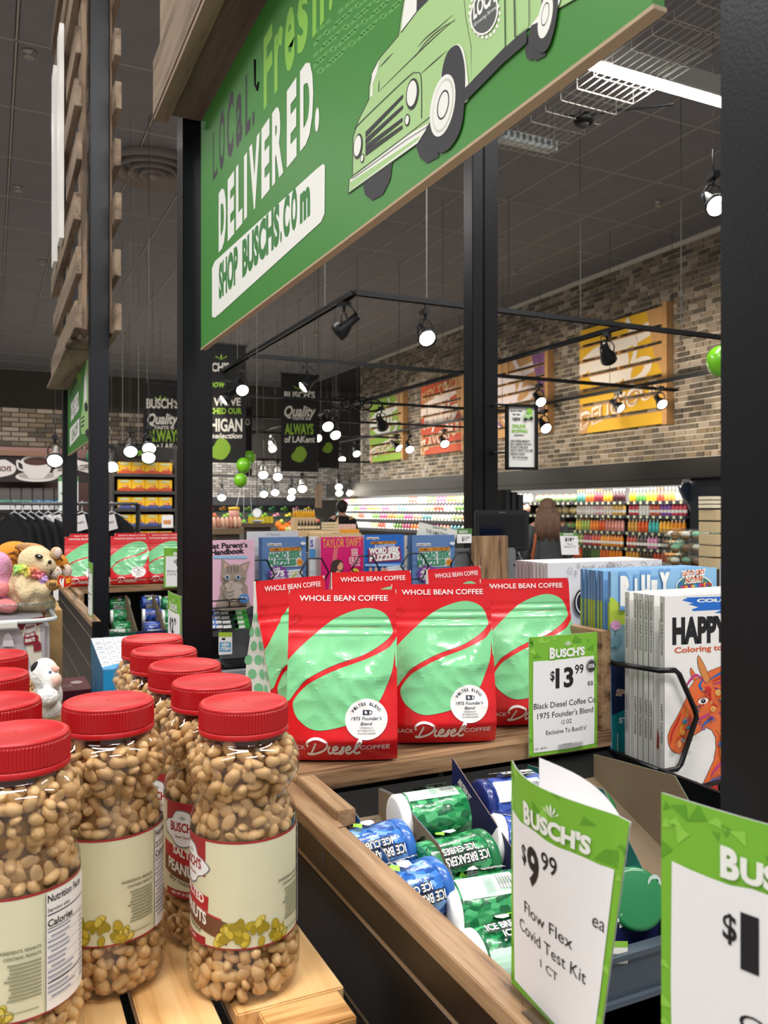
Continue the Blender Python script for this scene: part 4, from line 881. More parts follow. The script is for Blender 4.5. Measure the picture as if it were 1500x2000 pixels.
btub = make_tub(facets('#1c4f9e', '#3f7fd0', '#8cb8ea'), ('#cfe0f2', ), 'peppermint', M('#2f68b8', .3, coat=.5)); bs_ = snap(btub)
ntub = make_tub(facets('#0e1f63', '#1c3a94', '#4666b8', 90), ('#dfe5ee', ), 'winterfrost'); ns = snap(ntub)
ntub2 = make_tub(facets('#0e1f63', '#1c3a94', '#4666b8', 90), ('#dfe5ee', ), 'winterfrost', M('#16286e', .3, coat=.5)); ns2 = snap(ntub2)
def tub(tree, first, px, py, d, ax, roll, lb_, grp):
    c = P(px, py, d); z = Vector(ax).normalized(); o = first if first else dup(tree); o['label'] = lb_; o['group'] = grp
    o.location = c-z*.046; o.rotation_euler = axis_rot(ax, roll)
gl = 'green gum tubs in the carton'
tub(gs, gtub, 838, 1597, 1.055, (-1, .10, -.02), .9, 'green gum tub on its side at the back, white lid and barcode showing', gl)
tub(gs2, gtub2, 887, 1690, .985, (1, .08, .0), -.75, 'green gum tub in the middle of its carton, upside-down lettering up', gl)
tub(gs, None, 938, 1772, .925, (-1, .12, .0), .55, 'green gum tub nearer the front, white lid on the left and barcode on top', gl)
tub(gs, None, 985, 1868, .88, (-1, .05, .0), -.3, 'frontmost green gum tub low in its carton', gl)
bl_ = 'blue gum tubs in the carton'
tub(bs_, btub, 722, 1672, .972, (1, .15, .0), -.6, 'pale blue gum tub at the back beside the side board', bl_)
tub(bs_, None, 790, 1755, .90, (1, .2, .0), -.5, 'pale blue gum tub half hidden behind the wood rail, nearer one', bl_)
nl = 'dark blue gum tubs in the carton'
tub(ns2, ntub2, 996, 1566, 1.125, (-1, .1, 0), .2, 'dark blue gum tub with yellow flash at the back of its carton', nl)
tub(ns, ntub, 1022, 1650, 1.075, (-1, .25, .2), 1.5, 'dark blue gum tub with white lid, second from the back', nl)
tub(gs2, None, 1140, 1592, 1.20, (-.3, -.85, .45), .2, 'green gum tub peeking out behind the 9.99 card, upper', 'green tubs in the wide carton')
tub(gs2, None, 1216, 1757, .99, (-.3, -.85, .45), .2, 'green gum tub at the front of the wide right carton', 'green tubs in the wide carton')
# ============================================================ magazines and colouring books at the right
def book(name, label, grp, x0, x1, yf, th, z0, z1, cover, spine, cat='book', page='#efece4'):
    t = thing(name, label, cat, ((x0+x1)/2, yf+th/2, z0), group=grp)
    MB(M(page, .8)).box(x0+.001, x1-.002, yf+.0008, yf+th-.0008, z0+.001, z1-.001).build('pages', t)
    c = MB(M(cover, .35, coat=.2)).box(x0, x1, yf, yf+.0008, z0, z1).box(x0, x1, yf+th-.0008, yf+th, z0, z1).build('cover', t)
    s = MB(M(spine, .35)).box(x0-.0003, x0+.0008, yf, yf+th, z0, z1).build('spine', t); return t, c, s
zt_, zb_ = H-.134, H-.468
nmh = ['rearmost', 'second from the back', 'third from the back', 'fourth from the back', 'fifth from the back', 'front']
for i, px in enumerate((1228, 1245, 1255, 1266, 1276, 1297)):
    Y = PX(px, 1165, .93).y
    t, c, s = book('coloring_book', 'white horse coloring book, %s in the wire holder' % nmh[i], 'white coloring books', .93, 1.19, Y, .0085, zb_, zt_, '#f1f0ee', '#c9c9c7')
    sp_ = Print(s, lambda a, b, o: (.9296-o, a, b), .0002); g = M('#6d6d70', .6)
    sp_.text('COLOR CREATIONS', (Y+.0062, zt_-.01), (Y+.0062, zt_-.09), (Y+.0025, zt_-.01), g, .02); sp_.text('HAPPY HORSES', (Y+.0062, zt_-.165), (Y+.0062, zt_-.225), (Y+.0025, zt_-.165), g, .02)
    sp_.ell(Y+.0045, zb_+.05, .0025, .006, M('#c0392b', .5)); sp_.rect(Y+.002, zb_+.015, Y+.0065, zb_+.035, g); sp_.build()
    if i == 4:
        q = onY(c, Y, unit=.0002); q.rect(1288, 1209, 1293, 1256, INK); q.poly([(1282, 1460), (1284, 1420), (1287, 1440), (1286, 1465)], M('#b5472f', .5)); q.build()
YF = PX(1297, 1165, .93).y
pr = onY(c, YF, unit=.00006); CO = M('#e8703a', .5); BL = M('#1f6fd0', .5)
c4_ = lambda x, y: (1120+x/5, 1080+y/5); c5_ = lambda x, y: (1120+x/5, 1340+y/5)
pr.poly([c4_(*p) for p in ((1065, 465), (1080, 448), (1110, 450), (1095, 435), (1460, 425), (2000, 400), (2000, 520), (1460, 590), (1375, 585), (1450, 555), (1165, 568), (1155, 550), (1220, 530), (1120, 500), (1170, 490))], BL)
pr.text('COLOR CREATIONS', c4_(1205, 482), c4_(2150, 455), c4_(1205, 450), WHITE, .05)
pr.text('HAPPY', c4_(965, 880), c4_(1510, 850), c4_(965, 648), INK, .06); pr.text('HORSES', c4_(1560, 848), c4_(2150, 810), c4_(1560, 620), INK, .06)
pr.text('Coloring to Unleash Your', c4_(985, 978), c4_(2000, 905), c4_(985, 925), M('#d7603c', .5), .03)
hp = lambda *q: [c5_(*p) for p in q]
# head and neck
HO = hp((1185, -60), (1130, 20), (1095, 130), (1060, 200), (1005, 310), (950, 400), (920, 480), (925, 560), (950, 620), (990, 650), (1040, 660), (1080, 600), (1160, 490), (1240, 440), (1290, 400), (1350, 430), (1385, 500), (1390, 600), (1370, 720), (1310, 850), (1240, 1000), (1180, 1110), (1220, 1180), (1500, 1300), (1800, 1300), (1800, 0), (1640, -110), (1480, -210), (1330, -150), (1240, -90))
pr.poly(HO, CO); pr.line(HO, .9, INK, smooth=False, closed=True)
pr.poly(hp((1165, -60), (1140, -130), (1145, -180), (1180, -130), (1210, -90)), CO, smooth=True); pr.line(hp((1165, -60), (1140, -130), (1145, -180), (1180, -130), (1210, -90)), .7, INK)
pr.poly(hp((1260, -80), (1215, -200), (1215, -300), (1260, -240), (1310, -130), (1330, -60), (1290, -30)), M('#d98a4a', .5), smooth=True); pr.line(hp((1260, -80), (1215, -200), (1215, -300), (1260, -240), (1310, -130), (1330, -60), (1290, -30)), .7, INK, closed=True)
cols = [M(q, .5) for q in ('#2b6fc4', '#c9418f', '#d8342a', '#f0a23a', '#7d3c98', '#b5472f', '#f5c26b', '#3aa3c9')]
R = random.Random(21)
for q, k in ((((1290, -30), (1200, -110), (1130, -50), (1095, 20)), 1), (((1260, -70), (1230, 0), (1290, 60)), 0), (((1320, -60), (1420, -120), (1560, -180), (1700, -140)), 0), (((1340, -40), (1450, -90), (1580, -110), (1700, -60)), 2), (((1350, -20), (1450, -40), (1600, -30), (1700, 40)), 1), (((1360, 10), (1450, 60), (1480, 180), (1470, 330)), 4), (((1330, 40), (1340, 140), (1400, 200)), 2),
             (((1050, 250), (1010, 350), (960, 450), (940, 560)), 2), (((1100, 200), (1090, 320), (1040, 420), (1010, 520)), 3), (((1140, 260), (1130, 360), (1080, 460), (1060, 580)), 5), (((1200, 330), (1260, 300), (1330, 260)), 1), (((1240, 400), (1300, 340), (1370, 300)), 0), (((1380, 420), (1440, 480), (1430, 620), (1450, 800)), 3), (((1420, 430), (1500, 520), (1480, 700)), 0), (((1330, 880), (1400, 780), (1500, 720)), 1), (((1280, 960), (1380, 900), (1480, 880)), 0), (((1250, 1020), (1330, 980), (1450, 960)), 2), (((1210, 1090), (1300, 1050), (1420, 1040)), 3)):
    pr.line(hp(*q), lambda t: 4.5*(1-abs(2*t-1)**2)+.4, cols[k]); pr.line(hp(*q), .45, INK)
for (x, y, r_) in ((1300, 30, 34), (1400, 60, 30), (1350, 220, 26), (1330, 310, 22), (1075, 340, 24), (1050, 450, 24), (1110, 400, 20), (1380, 1000, 40), (1300, 1080, 36), (1420, 900, 34), (1430, 560, 30), (1460, 660, 28), (1250, 30, 12), (1215, 190, 12), (1245, 180, 10), (1180, 190, 10), (1450, 120, 40), (1500, 260, 36)):
    k = R.randrange(8); pr.ell(*c5_(x, y), r_/5, r_/5, cols[k]); pr.line([c5_(x+r_*.8*(1-a/11)*cos(a), y+r_*.8*(1-a/11)*sin(a)) for a in range(11)], .6, INK); 

def inside(x, y, pl):
    c = False
    for i in range(len(pl)):
        (x1, y1), (x2, y2) = pl[i], pl[i-1]
        if (y1 > y) != (y2 > y) and x < (x2-x1)*(y-y1)/(y2-y1)+x1: c = not c
    return c
n_ = 0
while n_ < 70:
    x, y = R.uniform(1300, 1460), R.uniform(1320, 1570)
    if not all(inside(x+dx, y+dy, HO) for dx, dy in ((6, 0), (-6, 0), (0, 6), (0, -6))) or abs(x-1360)+abs(y-1366) < 18: continue
    a = R.uniform(0, 6.3); s_ = R.uniform(3, 6); k = R.randrange(8); q_ = [(x+s_*(1-j/9)*cos(a+j*.7), y+s_*(1-j/9)*sin(a+j*.7)) for j in range(9)]
    pr.line(q_, 1.7, cols[k]); pr.line([(u+.9, v) for u, v in q_], .3, INK); n_ += 1
pr.ell(*c5_(970, 545), 5, 8, M('#d98a4a', .5), .2); pr.line([c5_(970+24*cos(a*.6), 545+42*sin(a*.6)) for a in range(11)], .6, INK)
pr.poly(hp((1150, 140), (1180, 105), (1230, 100), (1250, 120), (1220, 155), (1180, 155)), WHITE, smooth=True); pr.ell(*c5_(1202, 128), 4.6, 4.6, INK); pr.ell(*c5_(1200, 122), 1.2, 1.2, WHITE); pr.line(hp((1140, 145), (1175, 98), (1235, 92), (1260, 115)), .9, INK)
for i in range(9): pr.line(hp((1000+i*9, 650), (1005+i*9, 610)), .4, INK, smooth=False)
pr.rect(*c5_(905, 955), *c5_(1140, 972), M('#8f8f92', .5)); pr.text('A MEREDITH SPECIAL EDITION', c5_(905, 945), c5_(1140, 915), c5_(905, 925), M('#6a6a6a', .5), 0)
pr.rect(*c5_(905, 990), *c5_(1090, 1090), WHITE)
for i in range(22): pr.rect(*c5_(925+i*7, 1010), *c5_(928+i*7+(i % 3), 1085), INK)
pr.build()
nmb = ['rearmost', 'second from the back', 'third from the back', 'fourth from the back', 'fifth from the back', 'sixth from the back', 'seventh from the back', 'front']
for i, px in enumerate((1138, 1146, 1153, 1158, 1163, 1171, 1177, 1192)):
    Y = PX(px, 1120, .925).y; z1_ = H-.104+.0*i
    t, c, s = book('activity_magazine', 'blue and green children\'s activity magazine, %s of its stack' % nmb[i], 'children\'s activity magazines', .925, 1.165, Y, .0055, H-.455, z1_, '#8fc0e8', '#5f86b8', cat='magazine')
    q = Print(s, lambda a, b, o: (.9246-o, a, b), .0001); q.rect(Y, z1_-.13, Y+.0055, z1_-.05, M('#97ad3c', .5)); q.rect(Y, z1_-.16, Y+.0055, z1_-.13, M('#7d8a5a', .5)); q.rect(Y, H-.42, Y+.0055, z1_-.16, M('#1d3353', .5)); q.rect(Y, H-.455, Y+.0055, H-.42, M('#a9713c', .5)); q.build()
pr = onY(c, Y, unit=.00006)
pr.poly([c4_(*p) for p in ((355, 430), (390, 440), (470, 520), (700, 480), (1400, 470), (1400, 900), (355, 900))], M('#b9cf4a', .5))
pr.poly([c4_(*p) for p in ((355, 700), (1400, 700), (1400, 1100), (355, 1100))], M('#86a8b4', .5))
pr.poly([c5_(*p) for p in ((365, -240), (1300, -240), (1300, 860), (385, 880))], M('#1c2a52', .5)); pr.poly([c5_(*p) for p in ((375, 290), (560, 200), (1300, 200), (1300, 700), (380, 640))], M('#1a8f95', .5))
pr.poly([c5_(*p) for p in ((385, 880), (1300, 860), (1300, 1060), (388, 1055))], M('#c98a52', .5)); pr.text('HOURS', c5_(425, 945), c5_(700, 940), c5_(425, 895), WHITE, .03)
pr.text('SPORTS', c5_(410, 90), c5_(700, 120), c5_(420, 30), M('#d9b9a5', .5), .06); pr.text('STICKERS', c5_(440, 360), c5_(800, 350), c5_(440, 310), WHITE, .04); pr.line([c5_(*p) for p in ((430, 460), (430, 830), (1000, 830))], 1.6, WHITE, smooth=False)
for (x, y) in ((410, 705), (700, 720), (1000, 700)):
    for k in range(7): pr.ell(*c4_(x+26*cos(k*.9), y+26*sin(k*.9)), 5, 5, M('#e9a6d8', .5), n=10)
    pr.line([c4_(x, y+50), c4_(x-10, y+140)], 2, M('#4f7a6e', .5))
for x in (390, 430): pr.ell(*c4_(x, 860), 5, 14, M('#6d98a8', .5), .4)
LB = M('#6fa0d8', .5)
for (ch, x0, x1, yb, yt, wd) in (('B', 450, 540, 480, 260, .12), ('L', 590, 640, 440, 270, .1), ('U', 655, 740, 400, 235, .1), ('E', 750, 810, 400, 280, .1), ('Y', 830, 930, 370, 210, .1)):
    pr.text(ch, c4_(x0-8, yb+12), c4_(x1+8, yb+8), c4_(x0-8, yt-12), LB, wd+.08); pr.text(ch, c4_(x0, yb), c4_(x1, yb-4), c4_(x0, yt), WHITE, wd)
pr.ell(*c4_(1170, 330), 36, 24, WHITE, 0); pr.ell(*c4_(1170, 332), 34, 22, M('#3f7f78', .5)); 
for k in range(14): pr.ell(*c4_(1030+k*22, 300+(k*37) % 40), 5, 3, cols[k % 8], k, n=8)
pr.text("LET'S GET", c4_(1045, 225), c4_(1275, 205), c4_(1045, 180), WHITE, .14); pr.text("LET'S GET", c4_(1050, 222), c4_(1270, 202), c4_(1050, 183), M('#d8683a', .5), .03)
pr.text('ACTIVE!', c4_(1065, 292), c4_(1250, 275), c4_(1065, 240), WHITE, .14); pr.text('ACTIVE!', c4_(1070, 288), c4_(1245, 272), c4_(1070, 244), M('#d8683a', .5), .03)
pr.build()
# grey floral pads behind
for i in range(9):
    Y = 1.35+.0125*i
    t, c, s = book('coloring_pad', 'grey and white floral coloring pad, number %s counting back from the front one' % ['one', 'two', 'three', 'four', 'five', 'six', 'seven', 'eight', 'nine'][i], 'floral coloring pads', 1.0-.0*i, 1.30, Y, .010, H-.42, H-.108, '#e9e7e8', '#b7a5ad' if i > 3 else '#d9d2d6')
    if i == 0:
        q = onY(c, Y, unit=.0001); gk = M('#8d8a90', .6)
        for k in range(34):
            x = 1088+R.random()*205; y = 1103+R.random()*(85 if x < 1140 else 20); r_ = R.uniform(4, 9); a0 = R.random()*6
            q.line([(x+r_*(1-j/14)*cos(a0+j*.6), y+r_*(1-j/14)*sin(a0+j*.6)) for j in range(13)], .9, gk)
            q.ell(x+10, y+4, 5, 2, M('#bdbac0', .6), a0, n=10)
        q.ell(1135, 1176, 18, 27, INK); q.ell(1135, 1176, 15, 23, M('#e9e7e8', .6)); q.ell(1135, 1176, 13, 20, INK); q.build()
t, c, s = book('coloring_book', 'blue-banded book standing at the far right behind the white ones', None, 1.23, 1.40, 1.12, .01, H-.42, H-.1, '#1f66c8', '#e8e8e8')
# wire holders
wh = thing('wire_book_holder', 'black bent-wire loop holding the stack of white horse books', 'wire rack', (.93, 1.0, H-.5))
def W(pts, r=.0032, par=wh, nm='wire'): MB(M('#0d0d0f', .3, .2)).tube(pts, r, 8).build(nm, par)
yw = YF-.012
W([PX(1193, 1293, .916), PX(1200, 1296, .916), PY(1290, 1310, yw), PY(1318, 1309, yw), PY(1326, 1316, yw), PY(1358, 1388, yw), PY(1360, 1402, yw), PY(1330, 1492, yw), PY(1322, 1502, yw), PY(1296, 1507, yw), PY(1284, 1504, yw), PX(1170, 1457, .916), PX(1164, 1452, .916)], .0042)
wh2 = thing('wire_book_holder', 'lower black wire loop at the foot of the horse books by the near post', 'wire rack', (1.0, .95, H-.6))
W([PY(1335, 1580, yw-.02), PY(1334, 1552, yw-.02), PY(1340, 1543, yw-.02), PY(1405, 1527, yw-.02), PY(1409, 1560, yw-.02), PY(1412, 1600, yw-.02)], .004, wh2)
W([PY(1236, 1625, yw+.02), PY(1300, 1609, yw+.02), PY(1420, 1580, yw+.02)], .003, wh2)
MB(BLK).box(.915, 1.45, yw+.002, 1.5, H-.478, H-.472).build('rack_shelf', wh2)
MB(BLK).box(.915, 1.6, 1.5, 1.52, 0, H-.2).build('rack_back', wh2)
for i, (y, zz_) in enumerate(((.99, .555), (.93, .60), (.87, .645))):
    t, c, s = book('magazine', 'blue magazine lying in the lower wire rack, %s of three' % ['rear', 'middle', 'front'][i], 'blue magazines in the lower rack', .92, 1.15, y, .012, H-zz_-.12, H-zz_+.03, '#2f5fa8', '#3f7fc8', cat='magazine')
# ============================================================ magazine rack behind the coffee
YR = 2.42
rk = thing('magazine_rack', 'black wire magazine rack facing the camera behind the coffee bags', 'magazine rack', (1.2, YR, 0))
MB(M('#6f7276', .5)).box(.64, 1.72, YR+.09, YR+.11, 0, H-.14).build('back_panel', rk); MB(BLK).box(.62, 1.72, YR-.05, YR+.1, 0, H-.46).build('base', rk)
MB(OAKZ).box(1.52, 1.66, YR+.05, YR+.07, .3, H-.095).build('end_panel', rk); MB(M('#9ba0a4', .4, .3)).box(.60, .74, YR-.09, YR-.06, H-.505, H-.465).build('price_rail', rk)
MB(M('#a2a6a8', .4, .3)).box(.60, .76, YR-.12, YR-.05, H-.66, H-.56).build('lower_panel', rk)
def mag(x0, x1, yt, cover, label, art, nb=2, tilt=0, yb=1250, dy=0, grp=None, spn='#d8d4cc'):
    a = PY(x0, yt, YR+dy); b = PY(x1, yt, YR+dy); z1 = a.z; z0 = PY(x0, yb, YR+dy).z; th = .008
    for k in range(nb-1, -1, -1):
        off = k*.0095
        nmk = ['', ', copy just behind it', ', third copy back'][k]
        t, c, s = book('magazine', label+nmk, grp, a.x-off*.15, b.x-off*.15, YR+dy+off, th, z0, z1, cover, spn, cat='magazine')
    q = onY(c, YR+dy, unit=.0004); art(q); q.build(); return t
def cat_art(q):
    q.text('Cat Parent', (404, 1072), (475, 1069), (404, 1062), INK, .04); q.text("'s", (476, 1069), (483, 1069), (476, 1060), INK, .04); q.text('Handbook', (412, 1084), (477, 1080), (412, 1074), INK, .04); q.rect(417, 1086, 482, 1091, M('#8ac4e8', .5))
    F1 = M('#9c8f80', .7); F2 = M('#6f6459', .7); F3 = M('#b9aea2', .7)
    q.poly([(425, 1190), (430, 1160), (435, 1140), (478, 1140), (484, 1165), (484, 1188)], F1, smooth=True)
    q.poly([(432, 1120), (433, 1090), (450, 1104)], F1); q.poly([(465, 1104), (488, 1095), (480, 1122)], F1); q.poly([(436, 1112), (437, 1097), (446, 1105)], M('#c9a396', .7)); q.poly([(469, 1107), (483, 1100), (478, 1116)], M('#c9a396', .7))
    q.ell(456, 1125, 25, 23, F1); q.ell(450, 1143, 12, 9, F3); q.ell(464, 1143, 10, 9, F3); q.ell(455, 1160, 18, 14, F3)
    for x in (444, 450, 456, 462): q.line([(x, 1105), (x+1, 1113), (x, 1118)], 1.6, F2)
    for (x, y, s) in ((434, 1130, 1), (436, 1137, 1), (478, 1130, -1), (476, 1138, -1)): q.line([(x, y), (x+6*s, y-2), (x+9*s, y)], 1.4, F2)
    for k in range(5): q.line([(432+k*2, 1152+k*7), (445, 1156+k*7), (456, 1153+k*7)], 1.5, F2)
    for x in (442, 463): q.ell(x, 1127, 5.2, 5, M('#dcd8d0', .5)); q.ell(x, 1127, 4.2, 4.2, M('#6d94b8', .4)); q.ell(x, 1127, 1.7, 2.4, INK)
    q.poly([(447, 1139), (453, 1139), (450, 1143)], M('#a8766c', .5)); q.line([(450, 1143), (450, 1147), (446, 1149)], .6, F2); q.ell(474, 1168, 10, 9, M('#4a86c8', .5)); q.text('FREE', (468, 1169), (480, 1169), (468, 1165), WHITE, .02)
mag(405, 497, 1056, '#e3b9cf', 'pink cat handbook magazine with a grey kitten on its cover', cat_art, yb=1188, dy=-.05)
def seek(x, n73, col, o, num):
    def f(q):
        G = M('#2f8a62', .5); q.rect(x+10, 1061, x+38, 1066, M('#e8e8ea', .5)); q.text('Puzzler Press', (x+11, 1065), (x+37, 1065), (x+11, 1062), INK, .02)
        q.poly([(x+15, 1070), (x+75, 1068), (x+75, 1075), (x+15, 1077)], M('#e8a52c', .5)); q.text('FAMILY FAVORITES', (x+17, 1076), (x+73, 1074), (x+17, 1070.5), M('#7a3a20', .5), .03)
        q.poly([(x+12, 1079), (x+76, 1076), (x+76, 1106), (x+12, 1108)], M('#cfd3dc', .5)); q.text('WORD SEEK', (x+12, 1093), (x+76, 1088), (x+12, 1081), G, .06); q.text('PUZZLES', (x+12, 1106), (x+66, 1103), (x+12, 1095), G, .06)
        q.ell(x+73, 1098, 6, 7, M('#e8a52c', .5)); q.text('73', (x+69, 1101), (x+77, 1101), (x+69, 1095), M('#b5402a', .5), .03)
        q.poly([(x+35, 1115), (x+78, 1111), (x+78, 1160), (x+35, 1160)], M('#e6e6e6', .5))
        for i in range(7): q.line([(x+40, 1118+i*5.5), (x+76, 1116+i*5.5)], .9, M('#a0a0a4', .6), smooth=False)
        q.line([(x+52, 1133), (x+66, 1117)], 2.5, M('#b8cc3a', .5), smooth=False)
        c = M('#7a3f9a', .5); q.poly([((x+30)+(22 if k % 2 else 17)*cos(k*pi/12), 1121+(19 if k % 2 else 14)*sin(k*pi/12)) for k in range(24)], c)
        q.text('OVER', (x+20, 1115), (x+34, 1113), (x+20, 1110), WHITE, .03); q.text(num, (x+16, 1126), (x+42, 1124), (x+16, 1116), WHITE, .05); q.text('PUZZLES!', (x+16, 1132), (x+44, 1130), (x+16, 1128), WHITE, .03)
        q.ell(x+78, 1061, 5, 3, M('#dfe6ee', .5))
    return f
mag(512, 598, 1050, '#5b7fb4', 'blue word search puzzle magazine next to the kitten magazine', seek(512, 1, 0, 0, '275'), nb=3, spn='#4a6c9e')
mag(604, 622, 1048, '#dfe3e8', 'white magazine edge with purple S letter between two stacks', lambda q: (q.text('S', (606, 1068), (612, 1068), (606, 1055), M('#6a4fb0', .5), .05), q.rect(604, 1072, 616, 1092, M('#4f93d0', .5))), nb=1, dy=.03)
def ts(q):
    q.text('TAYLOR SWIFT', (630, 1070), (706, 1067), (630, 1053), M('#e8b23a', .5), .0); q.poly([(640, 1160), (652, 1070), (660, 1070), (650, 1160)], M('#d86a72', .5))
    q.poly([(645, 1128), (648, 1102), (656, 1093), (668, 1096), (671, 1110), (668, 1120), (674, 1140), (670, 1165), (648, 1165)], M('#3a2620', .6), smooth=True); q.ell(664, 1106, 6, 8, M('#d9a184', .6), .1); q.poly([(655, 1118), (668, 1120), (676, 1140), (678, 1170), (650, 1170)], M('#d9a184', .6), smooth=True); q.poly([(655, 1135), (672, 1138), (676, 1170), (650, 1170)], M('#7f98b8', .6)); q.poly([(647, 1100), (656, 1093), (664, 1096), (656, 1112), (652, 1135), (646, 1125)], M('#3a2620', .6), smooth=True)
    q.line([(668, 1104), (670.5, 1106)], .7, INK, smooth=False)
    for k in range(5): q.rect(685, 1072+k*3, 698, 1073.2+k*3, WHITE)
    q.text('ERAS', (681, 1100), (702, 1098), (681, 1088), WHITE, .0); q.text('TOUR', (683, 1106), (702, 1105), (683, 1101), WHITE, .0); q.ell(692, 1118, 8, 8, M('#e6d63a', .5)); q.rect(687, 1115, 697, 1116, INK); q.rect(687, 1119, 697, 1120, INK)
mag(626, 709, 1050, '#d3106f', 'hot pink music magazine with a long-haired singer on the cover', ts, nb=3, yb=1250, spn='#e6e3dc')
def spot_art(q):
    q.rect(716, 1049, 740, 1054, M('#e8e8ea', .5)); q.text('Puzzler Press', (717, 1053.5), (739, 1053.5), (717, 1050), INK, .02)
    q.poly([(724, 1058), (773, 1056), (774, 1062), (724, 1063)], M('#e8a52c', .5)); q.text('FAMILY FAVORITES', (725, 1062.5), (773, 1061), (725, 1057.5), M('#7a3a20', .5), .03); q.poly([(732, 1064), (770, 1062), (770, 1069), (732, 1070)], M('#cfe0f5', .5)); q.text('SPOTLIGHT', (734, 1069), (768, 1068), (734, 1063.5), BL, .03)
    q.poly([(718, 1071), (781, 1066), (784, 1095), (719, 1099)], M('#8a2a5c', .5)); q.text('WORD SEEK', (720, 1082), (780, 1079), (720, 1071), WHITE, .06); q.text('PUZZLES', (721, 1096), (780, 1091), (721, 1085), WHITE, .06)
    q.rect(712, 1101, 788, 1106, M('#8fb8e8', .5)); q.poly([(755, 1107), (785, 1105), (786, 1160), (755, 1160)], M('#e2e6ec', .5))
    for i in range(6): q.line([(758, 1110+i*5), (784, 1108+i*5)], 1, M('#a8a8b4', .6), smooth=False)
    for x, c in ((722, '#2a2a33'), (732, '#6b4436'), (745, '#c9a06a'), (752, '#8c6a50')): q.ell(x, 1112, 3.4, 4.5, M('#caa088', .6)); q.poly([(x-6, 1135), (x-4, 1117), (x+4, 1117), (x+6, 1135)], M(c, .6))
mag(711, 789, 1045, '#1f66c4', 'bright blue word search puzzle magazine with a maroon title band', spot_art, nb=2)
mag(790, 806, 1046, '#d9d7cf', 'white magazine showing a letter A between the blue magazines', lambda q: q.text('A', (793, 1071), (803, 1071), (793, 1061), INK, .03), nb=1, dy=.03)
mag(805, 888, 1046, '#5b7fb4', 'blue word search puzzle magazine beside the wooden end panel', seek(803, 1, 0, -4, '275'), nb=3, spn='#4a6c9e')
# extra copies of sheets behind
t = thing('paper_header', 'long grey header card sticking up behind the first puzzle magazine', 'header card', PY(520, 1060, YR+.08)); a = PY(482, 1070, YR+.07); b = PY(582, 1037, YR+.07)
hc = MB(M('#c9cbcf', .6)).box(a.x, b.x, YR+.07, YR+.072, a.z-.1, b.z).build('card', t); q = onY(hc, YR+.07); q.text('A Meredith', (521, 1046), (547, 1046), (521, 1042), M('#6a6a70', .6), 0); q.build()
t = thing('food_magazine', 'white food magazine tilted behind the right blue magazine', 'magazine', PY(850, 1060, YR+.06)); Yq = YR+.055
fm = MB(M('#dcdcd4', .5)).prism([PY(x, y, Yq).xz[:] for x, y in ((808, 1080), (820, 1020), (894, 1036), (878, 1100))], lambda a, c, t_: (a, Yq+t_, c), 0, .006).build('cover', t)
q = onY(fm, Yq); q.text('EatingWell', (845, 1031), (872, 1037), (846, 1025), M('#4a7a4a', .5), .02); q.text('THE AMAZING', (831, 1041), (873, 1050), (832, 1033), M('#5a5a5a', .5), .02); q.build()
t = thing('price_card', 'small white card reading 11.99 above the wooden end panel', 'price sign', PY(905, 1060, YR)); a = PY(893, 1061, YR+.03); b = PY(921, 1033, YR+.03)
pc = MB(PAPER).box(a.x, b.x, YR+.03, YR+.032, a.z, b.z).build('card', t); q = onY(pc, YR+.03); q.rect(893, 1032, 922, 1043, M('#4f7d3f', .5)); q.text("BUSCH'S", (897, 1041), (913, 1041), (897, 1036), WHITE, .03); q.text('$11', (902, 1056), (912, 1056), (902, 1048), INK, .03); q.text('99', (913, 1052), (917, 1052), (913, 1048), INK, .02); q.build()
# hexagonal wires
WM_ = M('#0d0d0f', .3, .2)
for i, (cx, cy, hw, hh_) in enumerate(((404, 1124, 18, 26), (506, 1122, 30, 28), (614, 1118, 28, 27), (714, 1112, 27, 26), (810, 1106, 27, 25), (902, 1104, 22, 25))):
    MB(WM_).tube([PY(x, y, YR-.03) for x, y in ((cx-hw, cy), (cx-hw*.45, cy-hh_), (cx+hw*.5, cy-hh_), (cx+hw, cy), (cx+hw*.5, cy+hh_), (cx-hw*.4, cy+hh_))], .0028, 6, closed=True).build('hex_wire', rk)
MB(WM_).tube([PY(x, y, YR-.075) for x, y in ((405, 1175), (480, 1169), (481, 1184), (405, 1189))], .0022, 6).tube([PY(448, 1172, YR-.075), PY(448, 1187, YR-.075)], .002, 6).build('front_wire', rk)
t = thing('shelf_tag', 'white and blue NEW ITEM shelf tag under the gum packs', 'shelf tag', PY(440, 1280, YR-.1)); a = PY(427, 1279, YR-.1); b = PY(453, 1236, YR-.1)
tg = MB(PAPER).box(a.x, b.x, YR-.102, YR-.1, a.z, b.z).build('card', t); q = onY(tg, YR-.102); q.rect(427, 1235, 453, 1244, M('#a5c83a', .5)); q.rect(429, 1254, 451, 1273, M('#3f9cc8', .5)); q.text('NEW', (433, 1262), (448, 1262), (433, 1256), WHITE, .05); q.text('ITEM', (432, 1270), (449, 1270), (432, 1264), WHITE, .05); q.rect(433, 1246, 440, 1250, INK); q.build()
